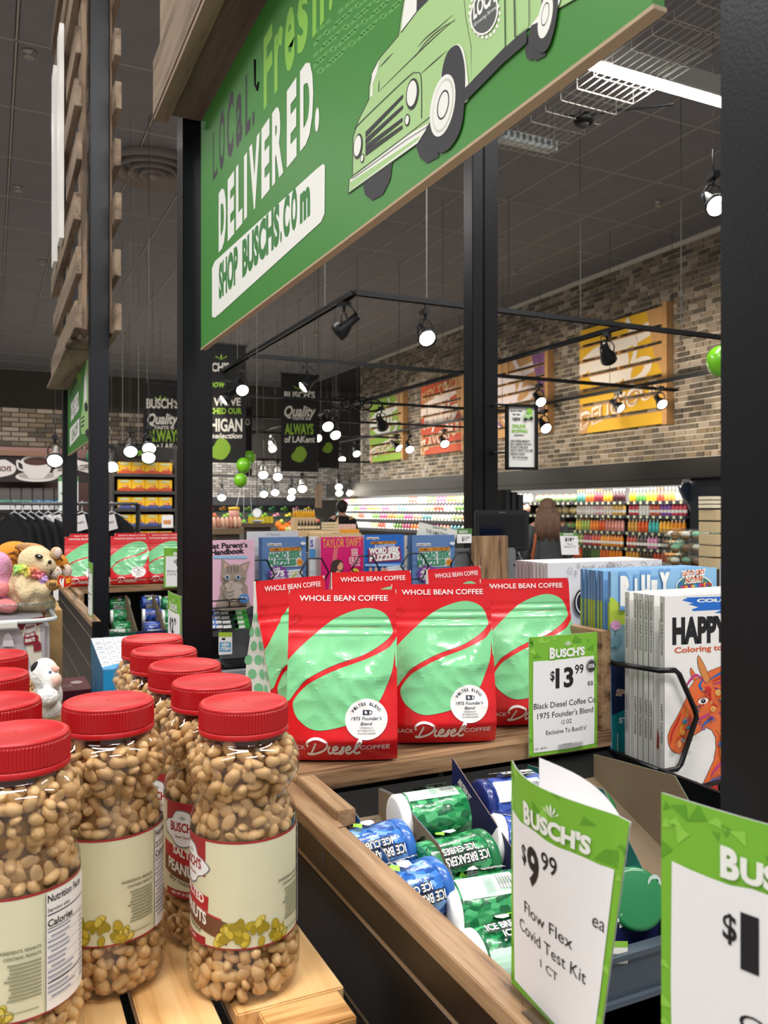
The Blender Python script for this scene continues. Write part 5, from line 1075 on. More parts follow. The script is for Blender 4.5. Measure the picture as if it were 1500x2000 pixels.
for c_ in range(4):
    for r_ in range(5):
        colr = ['#2b6fc4', '#16302a', '#16302a', '#3a9a3c'][c_]; p = PY([412, 424, 440, 468][c_]+r_*-2+6, 1228-r_*9, YR-.06+r_*.02); w_ = [.012, .022, .03, .022][c_]
        g_ = MB(M(colr, .35)).box(p.x-w_, p.x+w_, p.y, p.y+.018, p.z, p.z+.012); g_.use(PAPER).box(p.x-w_*.5, p.x+w_*.3, p.y-.001, p.y, p.z+.002, p.z+.010)
        g_.build('gum_pack', None, '%s gum pack under the kitten magazine, %s row from the front' % (['blue', 'dark green left', 'dark green wide', 'bright green'][c_], ['first', 'second', 'third', 'fourth', 'fifth'][r_]), 'gum pack', 'gum packs under the magazines')
# ------------------------------------------------------------ rear double post with screen and framed poster
t = thing('double_post', 'black double steel post standing behind the magazine rack', 'post', (1.8, 2.83, 0))
for x0, x1, y in ((1.715, 1.765, 2.80), (1.77, 1.835, 2.80)): MB(POSTM).box(x0, x1, y, y+.07, 0, 4.7).build('post', t, bevel=.003)
for z in (H+.41, H+.22): MB(M('#1a1d22', .3, .5)).tube([(1.80, 2.795, z), (1.80, 2.77, z+.003), (1.90, 2.745, z+.002)], .004, 6).build('bracket', t)
def facing(px, py, d, extra=0): return P(px, py, d), -YAW+extra
c, rz = facing(1018, 854, 3.18, radians(12)); fp_ = thing('framed_poster', 'small black framed poster about online shopping fixed to the double post', 'framed poster', c, rz)
wF, hF = .064, .125
for (x0, x1, z0, z1) in ((-wF, -wF+.010, -hF, hF), (wF-.010, wF, -hF, hF), (-wF, wF, -hF, -hF+.010), (-wF, wF, hF-.010, hF)): MB(BLK).box(x0, x1, -.012, .006, z0, z1).build('frame', fp_, local=True)
pb_ = MB(M('#e6e6e2', .5)).box(-wF+.009, wF-.009, 0, .004, -hF+.009, hF-.009).build('poster', fp_, local=True)
q = Print(pb_, lambda a, b, o: (a, -o, b), .0006, local=True)
for s_, x, y, w_, h_, m in (('Spread cheer', -.045, .098, .05, .006, INK), ('for the', -.035, .084, .03, .007, INK), ('NEW', -.035, .062, .032, .013, INK), ('ONLINE', -.038, .036, .055, .013, LIME), ('SHOPPING', -.040, .018, .065, .012, LIME), ('experience', -.03, .006, .04, .006, INK), ('GROCERIES MADE IT', -.045, -.018, .08, .007, INK), ('EASY, ORDER & WE SHOP', -.045, -.03, .085, .007, INK), ('PICKUP CURB SIDE', -.045, -.042, .07, .007, INK), ('READY IN ABOUT YOUR TIME', -.045, -.054, .09, .007, INK), ('PERFECT EVERY', -.045, -.068, .06, .007, INK), ('WAY WE PROMISE', -.04, -.082, .065, .007, INK)): q.t(s_, x, y, w_, h_, m, .03)
q.poly([(.005, .085), (.045, .095), (.046, .075), (.008, .068)], LG); q.ell(.015, .068, .007, .007, DK); q.ell(.038, .072, .007, .007, DK); q.ell(.03, .1, .012, .01, LIME); q.build()
c, rz = facing(981, 1036, 3.0, radians(3)); mo = thing('display_screen', 'black point-of-sale screen switched off, mounted low on the double post', 'monitor', c, rz)
MB(M('#17181c', .4)).box(-.098, .098, 0, .022, -.074, .074).build('housing', mo, local=True, bevel=.006); s_ = MB(M('#05060e', .08)).box(-.083, .083, -.002, .001, -.058, .056).build('screen', mo, local=True); MB(M('#55575c', .4)).box(-.012, .012, -.001, .0, .063, .067).build('logo_plate', mo, local=True)
MB(BLK).tube([(.0, .02, 0), (-.01, .09, -.02), (-.02, .16, -.02)], .012).build('arm', mo, local=True)
MB(M('#4a4c50', .4)).tube([(.06, .02, -.08), (.075, .0, -.115), (.045, .0, -.125), (.03, .01, -.10)], .005, 6).tube([(.03, .01, -.10), (.02, .02, -.16)], .004, 6).build('cable', mo, local=True)
for i, x in enumerate((988, 1000, 1012)):
    p = P(x, 1000, 3.35); MB(M('#1a1c20', .4)).box(p.x-.012, p.x+.012, p.y-.02, p.y+.05, p.z-.18, p.z+.09-.01*i).build('card_terminal', None, 'upright black terminal block behind the screen, %s of three' % ['leftmost', 'middle', 'rightmost'][i], 'terminal', origin=p)
cb = thing('checkout_cabinet', 'black checkout cabinet under the screen behind the coffee bags', 'cabinet', (1.9, 3.05, 0)); MB(BLK).box(1.55, 2.0, 2.88, 3.3, 0, H-.30).build('body', cb, bevel=.004)
t = thing('price_card', 'tilted white 18.99 card with green header standing beside the woman', 'price sign', P(1112, 1085, 3.6)); p = P(1112, 1062, 3.6); A_ = (R_*1).normalized(); U_ = (Z_+R_*-.1).normalized()
cd = MB(PAPER).obox(p, A_*.038, F_*.001, U_*.048).build('card', t); q = Print(cd, lambda a, b, o: p+A_*a+U_*b-F_*(.001+o), .0003)
q.rect(-.038, .034, .038, .048, M('#5c8f4a', .5)); q.text("BUSCH'S", (-.02, .037), (.02, .037), (-.02, .045), WHITE, .04); q.text('$18', (-.018, .012), (.012, .012), (-.018, .026), INK, .04); q.text('99', (.014, .018), (.022, .018), (.014, .026), INK, .03); q.text('Floral', (-.01, -.004), (.012, -.004), (-.01, .003), INK, .0); q.text('Bouquet 12 CT', (-.024, -.016), (.026, -.016), (-.024, -.009), INK, .0); q.build()
MB(BLK).tube([p-Z_*.05, (p.x, p.y, .02)], .004, 6).lathe([(.10, 0), (.10, .015), (.02, .02)], 20, (p.x, p.y, 0)).build('stem', t)
# ============================================================ dairy and juice coolers along the brick wall
CL = thing('refrigerated_cooler', 'long open refrigerated case with black canopy under the brick wall', 'refrigerator case', (8.2, 13, 0))
Y0, Y1 = 7.7, 19.7
MB(M('#1f1d1b', .5)).box(7.72, 8.72, 5.2, Y1, H+.375, H+.625).build('canopy', CL, bevel=.01)
MB(M('#4a3d2e', .6)).box(7.74, 8.7, Y0, Y1, H+.365, H+.375).build('canopy_underside', CL)
MB(M('#7b7a76', .6)).box(8.60, 8.64, Y0, Y1, .3, H+.365).build('back_panel', CL); MB(M('#26262a', .4)).box(7.85, 8.7, Y0, Y1, 0, .55).build('base', CL)
MB(M('#1f1d1b', .5)).box(7.72, 7.735, Y0, Y1, H+.295, H+.375).build('lamp_hiding_lip', CL)  # lip added to keep the cooler lamp out of view
rows = [(H+.105, 7.9), (H-.085, 7.9), (H-.31, 7.88), (H-.525, 7.86), (H-.72, 7.84)]
SHM = M('#6e6f72', .4, .5)
for bi, (ya, yb) in enumerate(((7.78, 8.86), (8.90, 10.0), (10.05, 11.15))):
    for ri, (z, x) in enumerate(rows):
        if bi == 2 and ri == 0: z += .0
        MB(SHM).box(x, 8.6, ya, yb, z-.03, z-.003).build('shelf', CL); MB(M('#3c3e44', .4, .3)).box(x-.012, x, ya, yb, z-.045, z+.002).build('price_channel', CL)
        tg = MB(M('#d8d9b0', .5))
        for k in range(9): yy = ya+.06+k*.12; tg.box(x-.015, x-.0125, yy, yy+.04, z-.04, z-.005)
        tg.build('price_tags', CL, kind='stuff')
def bottle_mesh(col, capc, kind=0):
    b = MB(M(col, .25, coat=.3)); 
    if kind == 0: b.lathe([(.02, 0), (.026, .004), (.026, .08), (.022, .10), (.026, .115), (.011, .15), (.011, .155)], 10)
    elif kind == 1: b.lathe([(.024, 0), (.028, .004), (.028, .12), (.012, .15), (.012, .158)], 10)
    else: b.lathe([(.022, 0), (.024, .003), (.024, .09), (.009, .125), (.009, .155)], 10)
    b.use(M('#f0eee6', .4)).lathe([(.0285, .035), (.0285, .075)], 10, caps=False) if kind == 1 else None
    b.use(M(capc, .4)).lathe([(.0125, .153), (.0125, .172), (.002, .173)], 10); return b.mesh('juice_bottle')
pal = [['#3a1a1c', '#c98a2a', '#7a2430', '#d8602a', '#3f7a6e'], ['#e8b84a', '#f0d9c0', '#e6b4c0', '#e6dfd0', '#dcd4c4'], ['#e09a8c', '#d98c7a', '#e0602c', '#f08a3a', '#a8b85a', '#d8c04a'], ['#f0901c', '#f5a01e', '#d8502c', '#b03a5a', '#8aa03a'], ['#f08a1c', '#e0702c', '#5a7a3a', '#3a4a2c', '#e05a1c']]
pal2 = [['#e6d9c0', '#f0a04a', '#e0503a', '#f5c83a', '#5a9a4a', '#f0a01c'], ['#e0405a', '#8a4ab0', '#e05a3a', '#f0f0e8', '#d8344a'], ['#f09a2c', '#f5b83a', '#4ab8b0', '#e0602c', '#d8a04a'], ['#7ac0b0', '#3a2a2c', '#d88ab0', '#4a3a30', '#c04a2c'], ['#3a5a3a', '#c0502c', '#5a4a3a', '#e0a03a']]
cn = {}
ORD = ['top', 'second', 'third', 'fourth', 'bottom']; BN = ['nearest bay', 'middle bay']
HUE = lambda h: h
for bi, (ya, yb) in enumerate(((7.80, 8.84), (8.92, 9.98))):
    for ri, (z, x) in enumerate(rows):
        P_ = (pal2 if bi == 0 else pal)[ri]; n = 16
        for k in range(n):
            c_ = P_[int(k/n*len(P_))]; kd = [2, 1, 0, 1, 0][ri]; key = (c_, kd)
            if key not in cn: cn[key] = bottle_mesh(c_, random.choice(['#f2f0ea', '#e8e2d0', '#2a2a2a', '#e07a2a', '#f5f5f0']), kd)
            for dx in (0,):
                yy = ya+.035+k*.0655; seg = int(k/n*len(P_))
                put('juice_bottle', cn[key], (x+.035, yy, z), 'juice bottle, %s cooler shelf, %s, %s colour from the near end' % (ORD[ri], BN[bi], ['first', 'second', 'third', 'fourth', 'fifth', 'sixth'][seg]), 'bottle', 'juice bottles, %s shelf, %s' % (ORD[ri], BN[bi]))
mel = MB(M('#7aa05a', .4)).ell((0, 0, .06), (.07, .09, .06), None, 12, 7); mel.use(M('#d8303a', .4)).lathe([(.055, 0), (.05, .004)], 14, (-.045, 0, .065), ax=(Vector((0, 1, 0)), Z_, Vector((-1, 0, 0)))); melm = mel.mesh('melon_half')
cant = MB(M('#d8c48a', .7, bump=.3, bs=60)).ell((0, 0, .06), (.06, .07, .06), None, 12, 7).mesh('melon')
for ri, (z, x) in enumerate(rows[:4]):
    for k in range(6):
        w_ = ri != 1; put('melon', melm if w_ else cant, (x+.11, 10.15+k*.17, z), ('cut red melon half' if w_ else 'pale netted melon')+' on the %s cooler shelf beside the juices' % ORD[ri], 'melon', 'melons, %s shelf' % ORD[ri])
# bagged vegetables farther along
rows2 = [(H+.10, 7.98), (H-.07, 7.93), (H-.25, 7.88), (H-.45, 7.84)]
pc_ = ['#e8e6da', '#8fae52', '#d8503c', '#e8a48a', '#5f8a3c', '#dfe3c4', '#e07a34', '#b8cc84', '#c85a8a', '#f0efe6', '#6aa0a8', '#a8446a']
pk = []; pcn = ['cream', 'leaf green', 'red', 'salmon', 'dark green', 'pale green', 'orange', 'light green', 'pink', 'white', 'blue-green', 'purple']
for c_ in pc_:
    b = MB(M(c_, .35, coat=.3, bump=.3, bs=30, var=.2, vs=40)); b.ell((0, 0, .075), (.045, .062, .075), None, 10, 6, f=lambda p: Vector((p.x, p.y, p.z))); b.use(M('#f0f0ec', .4)).ell((-.03, 0, .03), (.03, .03, .025), None, 8, 5); pk.append(b.mesh('produce_pack'))
for ri, (z, x) in enumerate(rows2):
    MB(SHM).box(x, 8.6, 11.2, 19.6, z-.03, z-.003).build('shelf', CL); MB(M('#3c3e44', .4)).box(x-.012, x, 11.2, 19.6, z-.04, z+.0).build('price_channel', CL)
    y = 11.3; k = 0
    while y < 19.5:
        i = (k//3*5+ri*3) % 12; put('produce_pack', pk[i], (x+.05, y, z), '%s bagged vegetables on the %s far cooler shelf' % (pcn[i], ORD[ri]), 'vegetable bag', 'vegetable bags, %s far shelf' % ORD[ri]); y += .135; k += 1
cu = thing('cooler_end_panel', 'silver-edged curved end panel of the juice cooler with dark blue side', 'end panel', (8.0, 7.7, .3))
pts = [(8.55, H+.37), (7.80, H+.33), (7.74, H+.25), (7.80, H+.15), (7.90, H+.05), (7.95, H-.1), (7.93, H-.4), (7.86, H-.9)]
MB(M('#9a9ea3', .3, .8)).tube([(x, 7.74, z) for x, z in [(7.72, H+.30)]+[(p[0], p[1]) for p in cr(pts[2:], 4)]], .018, 8).build('metal_edge', cu)
MB(M('#2a3444', .4)).prism([(8.7, H+.37)]+pts[1:]+[(8.7, H-.9)], lambda a, c, t_: (a, t_, c), 7.70, 7.73).build('side_panel', cu)
bc = thing('dark_cabinet', 'tall dark blue-black cabinet at the end of the coolers', 'cabinet', (8.3, 6.6, 0)); MB(M('#20262f', .35)).box(7.85, 8.7, 5.4, 7.68, 0, H+.374).build('body', bc, bevel=.01)
# cupcakes and small crates before the cooler
ccake = thing('cupcake_stack', 'p', 'cupcake box', (0, 0, 0))
for j in range(3):
    for i in range(2):
        for k, cc in ((0, '#f2efe8'), (1, '#8cc9a8'), (2, '#c9b8a8')):
            MB(M('#7a5a34', .7)).lathe([(.014, 0), (.020, .022)], 12, (-.05+k*.05, -.03+i*.05, j*.06+.004)).build('cake_base', ccake, local=True) if i == 0 else None
            MB(M([cc, '#c9a870', '#6f4a34'][(j+k+i) % 3] if i else ['#f2efe8', '#8cc9a8', '#9a7a64'][(j+k) % 3], .6)).ell((-.05+k*.05, -.03+i*.05, j*.06+.03), (.022, .022, .016), None, 10, 6).build('frosting', ccake, local=True)
    MB(clear('#f4f6f4', .08)).box(-.085, .085, -.06, .055, j*.06, j*.06+.055).build('clear_box', ccake, local=True)
ct = snap(ccake); stand = P(1350, 1106, 3.9)
for i, (x, dz) in enumerate(((1335, 0), (1372, 0))):
    p = P(x, 1112, 3.9+.05*i); o = ccake if i == 0 else dup(ct); o.location = (p.x, p.y, stand.z); o.rotation_euler = (0, 0, -YAW); o['label'] = ['left', 'right'][i]+' stack of clear cupcake boxes with pastel frosting on the small table'; o['group'] = 'stacked cupcake boxes'
tb = thing('cupcake_table', 'small dark table carrying the cupcake boxes', 'table', (stand.x, stand.y, 0)); MB(M('#3a2c22', .6)).box(stand.x-.35, stand.x+.35, stand.y-.3, stand.y+.3, stand.z-.03, stand.z-.001).build('table_top', tb)
for dx in (-.3, .3): [MB(M('#3a2c22', .6)).box(stand.x+dx-.02, stand.x+dx+.02, stand.y+dy-.02, stand.y+dy+.02, 0, stand.z-.03).build('leg', tb) for dy in (-.25, .25)]
sc = thing('stacked_wood_crates', 'narrow tower of pale wood crates beside the near black post', 'crate', P(1390, 1110, 3.6)); p = P(1398, 1110, 3.6)
for k in range(5): MB(M('#c9b48c', .7)).box(p.x-.05, p.x+.05, p.y-.05, p.y+.05, p.z+k*.052, p.z+k*.052+.046).build('crate_slat', sc, bevel=.002)
for i in range(3): MB(M('#e6dcc0', .7)).box(p.x-.06, p.x+.04, p.y-.04, p.y+.04, p.z+.262+i*.018, p.z+.276+i*.018).build('bread_bag', None, 'small bagged loaf on the pale crates, %s of three' % ['lowest', 'middle', 'top'][i], 'bread bag', 'bagged loaves')
MB(M('#3a2c22', .6)).box(p.x-.1, p.x+.1, p.y-.08, p.y+.08, 0, p.z-.002).build('plinth', sc)
# ============================================================ people
def person(label, px, d, hgt, rz, coat, hair, trousers='#20222a', long_hair=False, arms=0):
    p = P(px, 994, d); t = thing('person', label, 'person', (p.x, p.y, 0), rz); s = hgt/1.7
    J = [(0, 0, .95), (0, 0, 1.18), (0, .0, 1.40), (0, -.01, 1.49), (0, -.02, 1.60), (-.18, 0, 1.40), (-.25, -.03, 1.12), (-.22, -.16, .90), (.18, 0, 1.40), (.25, -.03, 1.12), (.22, -.16, .90), (-.10, 0, .90), (-.11, -.01, .48), (-.11, .02, .09), (-.12, -.12, .04), (.10, 0, .90), (.11, -.01, .48), (.11, .02, .09), (.12, -.12, .04), (0, -.02, 1.66)]
    E = [(0, 1), (1, 2), (2, 3), (3, 4), (2, 5), (5, 6), (6, 7), (2, 8), (8, 9), (9, 10), (0, 11), (11, 12), (12, 13), (13, 14), (0, 15), (15, 16), (16, 17), (17, 18), (4, 19)]
    rd = [(.15, .11), (.14, .10), (.13, .09), (.055, .055), (.085, .10), (.065, .065), (.045, .045), (.032, .032), (.065, .065), (.045, .045), (.032, .032), (.10, .10), (.065, .065), (.045, .045), (.04, .03), (.10, .10), (.065, .065), (.045, .045), (.04, .03), (.07, .08)]
    me = bpy.data.meshes.new('body'); me.from_pydata([tuple(c*s for c in q) for q in J], E, []); me.materials.append(M('#c99a80', .6)); o = bpy.data.objects.new('body', me); COL.objects.link(o); o.parent = t
    m = o.modifiers.new('skin', 'SKIN'); m.use_smooth_shade = True
    sv = me.skin_vertices[0].data
    for i, r_ in enumerate(rd): sv[i].radius = (r_[0]*s, r_[1]*s); sv[i].use_root = i == 0
    o.modifiers.new('sub', 'SUBSURF').levels = 1; o.modifiers['sub'].render_levels = 1
    for sgn in (-1, 1):
        for k in range(5):
            b0 = Vector((sgn*.22+(k-2)*.016*sgn, -.17, .885))*s; MB(M('#c99a80', .6)).tube([b0, b0+Vector((0, -.02, -.035))*s, b0+Vector((0, -.025, -.065-.01*(2-abs(k-2))))*s], .008*s, 6).build('finger', t, local=True)
    cm = M(coat, .85, bump=.2, bs=60)
    c = MB(cm).lathe([(.17, .62), (.18, .70), (.165, .95), (.155, 1.15), (.175, 1.35), (.14, 1.43), (.07, 1.475)], 20, mod=None, ax=(Vector((1, 0, 0))*1.15, Vector((0, .72, 0)), Vector((0, 0, 1))))
    for sgn in (-1, 1): c.tube([Vector((sgn*.16, 0, 1.40)), Vector((sgn*.21, -.01, 1.28)), Vector((sgn*.255, -.03, 1.12)), Vector((sgn*.225, -.15, .93))], [.075, .072, .058, .045], 12)
    for i in range(len(c.v)): c.v[i] = c.v[i]*s
    c.build('coat', t, local=True)
    tr = MB(M(trousers, .8))
    for sgn in (-1, 1): tr.tube([Vector((sgn*.10, 0, .92))*s, Vector((sgn*.11, -.01, .48))*s, Vector((sgn*.11, .02, .10))*s], [.105*s, .075*s, .062*s], 12)
    tr.build('trousers', t, local=True)
    for sgn in (-1, 1): MB(M('#2a2420', .6)).ell(Vector((sgn*.115, -.05, .035))*s, (.045*s, .13*s, .04*s)).build('shoe', t, local=True)
    h_ = MB(M(hair, .6, bump=.5, bs=50, var=.35, vs=25, aniso=(3, 3, .4)))
    h_.ell(Vector((0, .02, 1.63))*s, (.105*s, .115*s, .12*s), None, 16, 10)
    if long_hair:
        h_.ell(Vector((0, .07, 1.48))*s, (.125*s, .075*s, .22*s), None, 16, 10)
        for k in range(9): a = (k-4)*.028; h_.tube([Vector((a*.8, .08, 1.62))*s, Vector((a*1.1, .135, 1.48))*s, Vector((a*1.2, .125, 1.34))*s, Vector((a*1.0, .115, 1.22+.02*(k % 3)))*s], [.03*s, .03*s, .024*s, .008*s], 8)
    h_.build('hair', t, local=True)
    f = MB(M('#c99a80', .6)); f.ell(Vector((0, -.125, 1.605))*s, (.014*s, .02*s, .02*s)).build('nose', t, local=True)
    for sgn in (-1, 1):
        MB(M('#f2f2f2', .3)).ell(Vector((sgn*.034, -.098, 1.63))*s, (.014*s, .01*s, .008*s)).build('eye', t, local=True); MB(M('#c99a80', .6)).ell(Vector((sgn*.09, 0, 1.61))*s, (.014*s, .02*s, .03*s)).build('ear', t, local=True)
    MB(M('#a8605a', .5)).ell(Vector((0, -.102, 1.565))*s, (.026*s, .012*s, .008*s)).build('mouth', t, local=True)
    return t, s
w_, s = person('woman seen from behind with long brown hair, grey coat and orange bag strap', 1069, 9.0, 1.53, -YAW+pi-.15, '#4c5052', '#6f5340', long_hair=True)
MB(M('#b05a34', .7)).tube([Vector((.06, -.02, 1.45))*s, Vector((.13, .11, 1.38))*s, Vector((.16, .14, 1.15))*s, Vector((.2, .13, .9))*s], .018*s, 8).build('bag_strap', w_, local=True)
person('person in black seen from behind, dark short hair, far off by the produce coolers', 668, 13.5, 1.56, -YAW+pi+.1, '#141418', '#16120f')
# ============================================================ produce area, far centre
rdm = random.Random(9)
def tablebox(name, label, x0, x1, yt, d, dep, mat, zb=0):
    Y = P((x0+x1)/2, yt, d).y; a = PY(x0, yt, Y); b = PY(x1, yt, Y); t = thing(name, label, 'display table', ((a.x+b.x)/2, Y, zb))
    MB(mat).box(a.x, b.x, Y, Y+dep, a.z-.05, a.z).build('table_top', t); MB(M('#3a3028', .7)).box(a.x+.03, b.x-.03, Y+.03, Y+dep-.03, zb, a.z-.05).build('base', t, bevel=.003); return t, a, b, Y
sph = {}
def fruit(c_):
    if c_ not in sph: sph[c_] = MB(M(c_, .4)).ell((0, 0, 0), 1, None, 10, 6).mesh('fruit')
    return sph[c_]
ORDN = ['first', 'second', 'third', 'fourth', 'fifth', 'sixth', 'seventh', 'eighth', 'ninth', 'tenth', 'eleventh', 'twelfth', 'thirteenth', 'fourteenth']
pcase = thing('produce_case', 'long low produce case with black valance against the far back wall', 'produce case', (5.8, 21.5, 0))
MB(M('#23262c', .5)).box(3.3, 8.2, 21.2, 21.4, H+.10, H+.30).build('valance', pcase); MB(M('#23262c', .5)).box(3.3, 8.2, 21.9, 22.2, 0, H+.30).build('back', pcase)
for k in range(3): MB(M('#3a3d36', .6)).box(3.3, 8.2, 20.7+k*.35, 21.1+k*.35, 0, H-.42+k*.17).build('tier', pcase)
fc = ['#c9d64a', '#7cb83a', '#8fbf4a', '#e0604a', '#d88a9a', '#5aa04a', '#f0a03a', '#e8d03a', '#3f9a5a', '#e8765a']
for k in range(3):
    for i in range(14):
        x = 3.5+i*.34; c_ = fc[(i*3+k*4) % 10]; z = H-.42+k*.17; y = 20.9+k*.35
        MB(M('#2f5a4a', .5)).lathe([(.06, 0), (.13, .05), (.125, .05), (.06, .012)], 12, (x, y, z+.001)).build('fruit_bowl', None, 'shallow bowl, %s from the left on the %s tier of the far case' % (ORDN[i], ['front', 'middle', 'rear'][k]), 'bowl', 'produce bowls, %s tier' % ['front', 'middle', 'rear'][k], origin=(x, y, z))
        for j in range(5): a = j*1.26; put('fruit', fruit(c_), (x+.06*cos(a), y+.06*sin(a), z+.065+(.04 if j == 4 else 0)), 'fruit in the %s bowl from the left, %s tier of the far case' % (ORDN[i], ['front', 'middle', 'rear'][k]), 'fruit', 'fruit, %s tier' % ['front', 'middle', 'rear'][k], scale=(.045,)*3)
t1, a, b, Y = tablebox('produce_table', 'wooden table of bagged snacks left of the oranges', 418, 476, 1033, 7.5, .4, M('#6f5a44', .7))
for i in range(7): x = a.x+(b.x-a.x)*(i+.5)/7; MB(M(['#d9a98c', '#c98e78', '#e0b89c'][i % 3], .5)).ell((x, Y+.08, a.z+.055), (.022, .03, .055), None, 10, 6).build('snack_bag', None, 'small pink-brown snack bag on the left produce table, %s from the left' % ['first', 'second', 'third', 'fourth', 'fifth', 'sixth', 'seventh'][i], 'snack bag', 'snack bags')
p = P(457, 1012, 7.7); MB(M('#e0a898', .5)).lathe([(.04, 0), (.05, .01), (.05, .07), (.04, .08)], 20, p, caps=True).use(M('#e0b83a', .5)).lathe([(.052, .075), (.052, .10), (.01, .105)], 20, p).build('round_tub', None, 'round pink tub with yellow lid standing over the snack bags', 'tub', origin=p)
tub_stand = MB(M('#5a4a3a', .7)).box(p.x-.05, p.x+.05, p.y+.0, p.y+.09, a.z-.0, p.z-.001).build('riser', t1)
t2, a, b, Y = tablebox('produce_table', 'wooden table heaped with oranges below the hanging scale', 540, 612, 1040, 9.0, .5, M('#8a7350', .7))
for i in range(26):
    x = a.x+(b.x-a.x)*(.1+.8*rdm.random()); r_ = .038; put('orange', fruit('#f0801a'), (x, Y+.05+.25*rdm.random(), a.z+r_+rdm.random()*.05), 'orange in the heap on the middle produce table', 'orange', 'heap of oranges', scale=(r_,)*3)
for i in range(8): x = a.x+(b.x-a.x)*(.3+.05*i); MB(M(['#c8d07a', '#f0ecd8'][i % 2], .6)).ell((x, Y+.02, a.z+.03), (.025, .03, .03)).build('squash', None, 'pale squash lying before the heap of oranges', 'squash', 'pale squashes', origin=(x, Y+.02, a.z))
t5, a, b, Y = tablebox('produce_table', 'wooden table of yellow bagged citrus behind the scale', 488, 535, 1022, 10.0, .4, M('#5a4a3a', .7))
for i in range(6): x = a.x+(b.x-a.x)*(i+.5)/6; MB(M('#d8c41e', .5, var=.3, vs=30)).box(x-.022, x+.022, Y+.02, Y+.08, a.z+.001, a.z+.08).build('citrus_bag', None, 'yellow net bag of citrus behind the hanging scale, %s from the left' % ['first', 'second', 'third', 'fourth', 'fifth', 'sixth'][i], 'fruit bag', 'yellow citrus bags')
p = P(502, 1002, 8.2); hs = thing('hanging_scale', 'round white dial produce scale hanging over the fruit', 'scale', p)
MB(M('#c9ced2', .3, .6)).lathe([(.045, 0), (.05, .01), (.045, .03)], 24, p, ax=(R_, Z_, F_)).build('rim', hs); MB(PAPER).lathe([(.001, -.002), (.041, -.002)], 24, p, ax=(R_, Z_, F_), caps=False).build('dial', hs); MB(BLK).tube([p, p+R_*.01+Z_*.03], .002).build('needle', hs)
MB(M('#5a5a5a', .5)).tube([p+Z_*.05, (p.x, p.y, ZC)], .004, 6).build('hanger', hs); MB(M('#b9bec2', .3, .7)).lathe([(.02, -.1), (.07, -.07)], 20, p, caps=True).build('pan', hs); MB(M('#8a8a8a', .4)).tube([p-Z_*.045, p-Z_*.1], .003).build('pan_rod', hs)
t3, a, b, Y = tablebox('wood_display', 'pale wooden display with wine bottles in the middle distance', 584, 628, 1036, 6.8, .3, M('#c9ae86', .7))
for i in range(7):
    x = a.x+(b.x-a.x)*(i+.5)/7; MB(M('#14120f', .2)).lathe([(.010, 0), (.011, .002), (.011, .05), (.004, .07), (.004, .085)], 10, (x, Y+.04, a.z+.001)).use(M('#e0d0b0', .5)).lathe([(.0113, .012), (.0113, .035)], 10, (x, Y+.04, a.z), caps=False).build('wine_bottle', None, 'dark bottle with cream label on the pale wooden display, %s from the left' % ['first', 'second', 'third', 'fourth', 'fifth', 'sixth', 'seventh'][i], 'bottle', 'dark bottles on the wood display', origin=(x, Y+.04, a.z))
MB(M('#c9ae86', .7)).box(a.x, b.x, Y+.12, Y+.2, a.z, a.z+.105).build('upper_step', t3)
for i in range(9):
    x = a.x+(b.x-a.x)*(i+.5)/9; MB(M('#d8a01e', .2)).lathe([(.009, 0), (.010, .002), (.010, .045), (.004, .055)], 10, (x, Y+.16, a.z+.106)).use(M('#f0e8d0', .4)).lathe([(.005, .055), (.005, .062)], 8, (x, Y+.16, a.z+.106)).build('oil_bottle', None, 'golden oil bottle on the upper step of the wooden display, number %s from the left' % ['one', 'two', 'three', 'four', 'five', 'six', 'seven', 'eight', 'nine'][i], 'bottle', 'golden oil bottles', origin=(x, Y+.16, a.z+.106))
t4, a, b, Y = tablebox('wood_display', 'pale slatted wooden crate display left of the person in black', 628, 705, 1042, 6.6, .3, M('#c9ae86', .7))
for k in range(4): MB(M('#d6c096', .7)).box(a.x+.01, a.x+.15, Y+.02, Y+.03, a.z+.004+k*.022, a.z+.022+k*.022).build('crate_slat', t4)
MB(M('#c2a67c', .7)).prism([(a.x+.1, a.z), (a.x+.16, a.z), (a.x+.16, a.z+.13)], lambda x, z, t_: (x, t_, z), Y+.04, Y+.05).build('gusset', t4)
for i in range(7): x = a.x+.18+i*.022; MB(M('#e0a02c', .4)).box(x, x+.018, Y+.02, Y+.06, a.z+.001, a.z+.03).build('honey_box', None, 'amber snack pack on the slatted wooden display, number %s from the left' % ['one', 'two', 'three', 'four', 'five', 'six', 'seven'][i], 'snack pack', 'amber packs', origin=(x, Y, a.z)); MB(M('#d8b8b0', .4)).box(x, x+.018, Y+.08, Y+.11, a.z+.001, a.z+.07).build('snack_pack', None, 'tall pink snack pack behind the amber ones, number %s from the left' % ['one', 'two', 'three', 'four', 'five', 'six', 'seven'][i], 'snack pack', 'pink packs', origin=(x, Y+.08, a.z))
p = P(622, 968, 9.5); wp = thing('wood_post', 'brown wooden post hanging above the produce displays', 'post', p); MB(PAL_Z).box(p.x-.03, p.x+.03, p.y-.03, p.y+.03, p.z-.14, p.z+.13).build('post', wp); MB(BLK).tube([p+Z_*.13, (p.x, p.y, ZC)], .003, 5).build('hanger', wp)
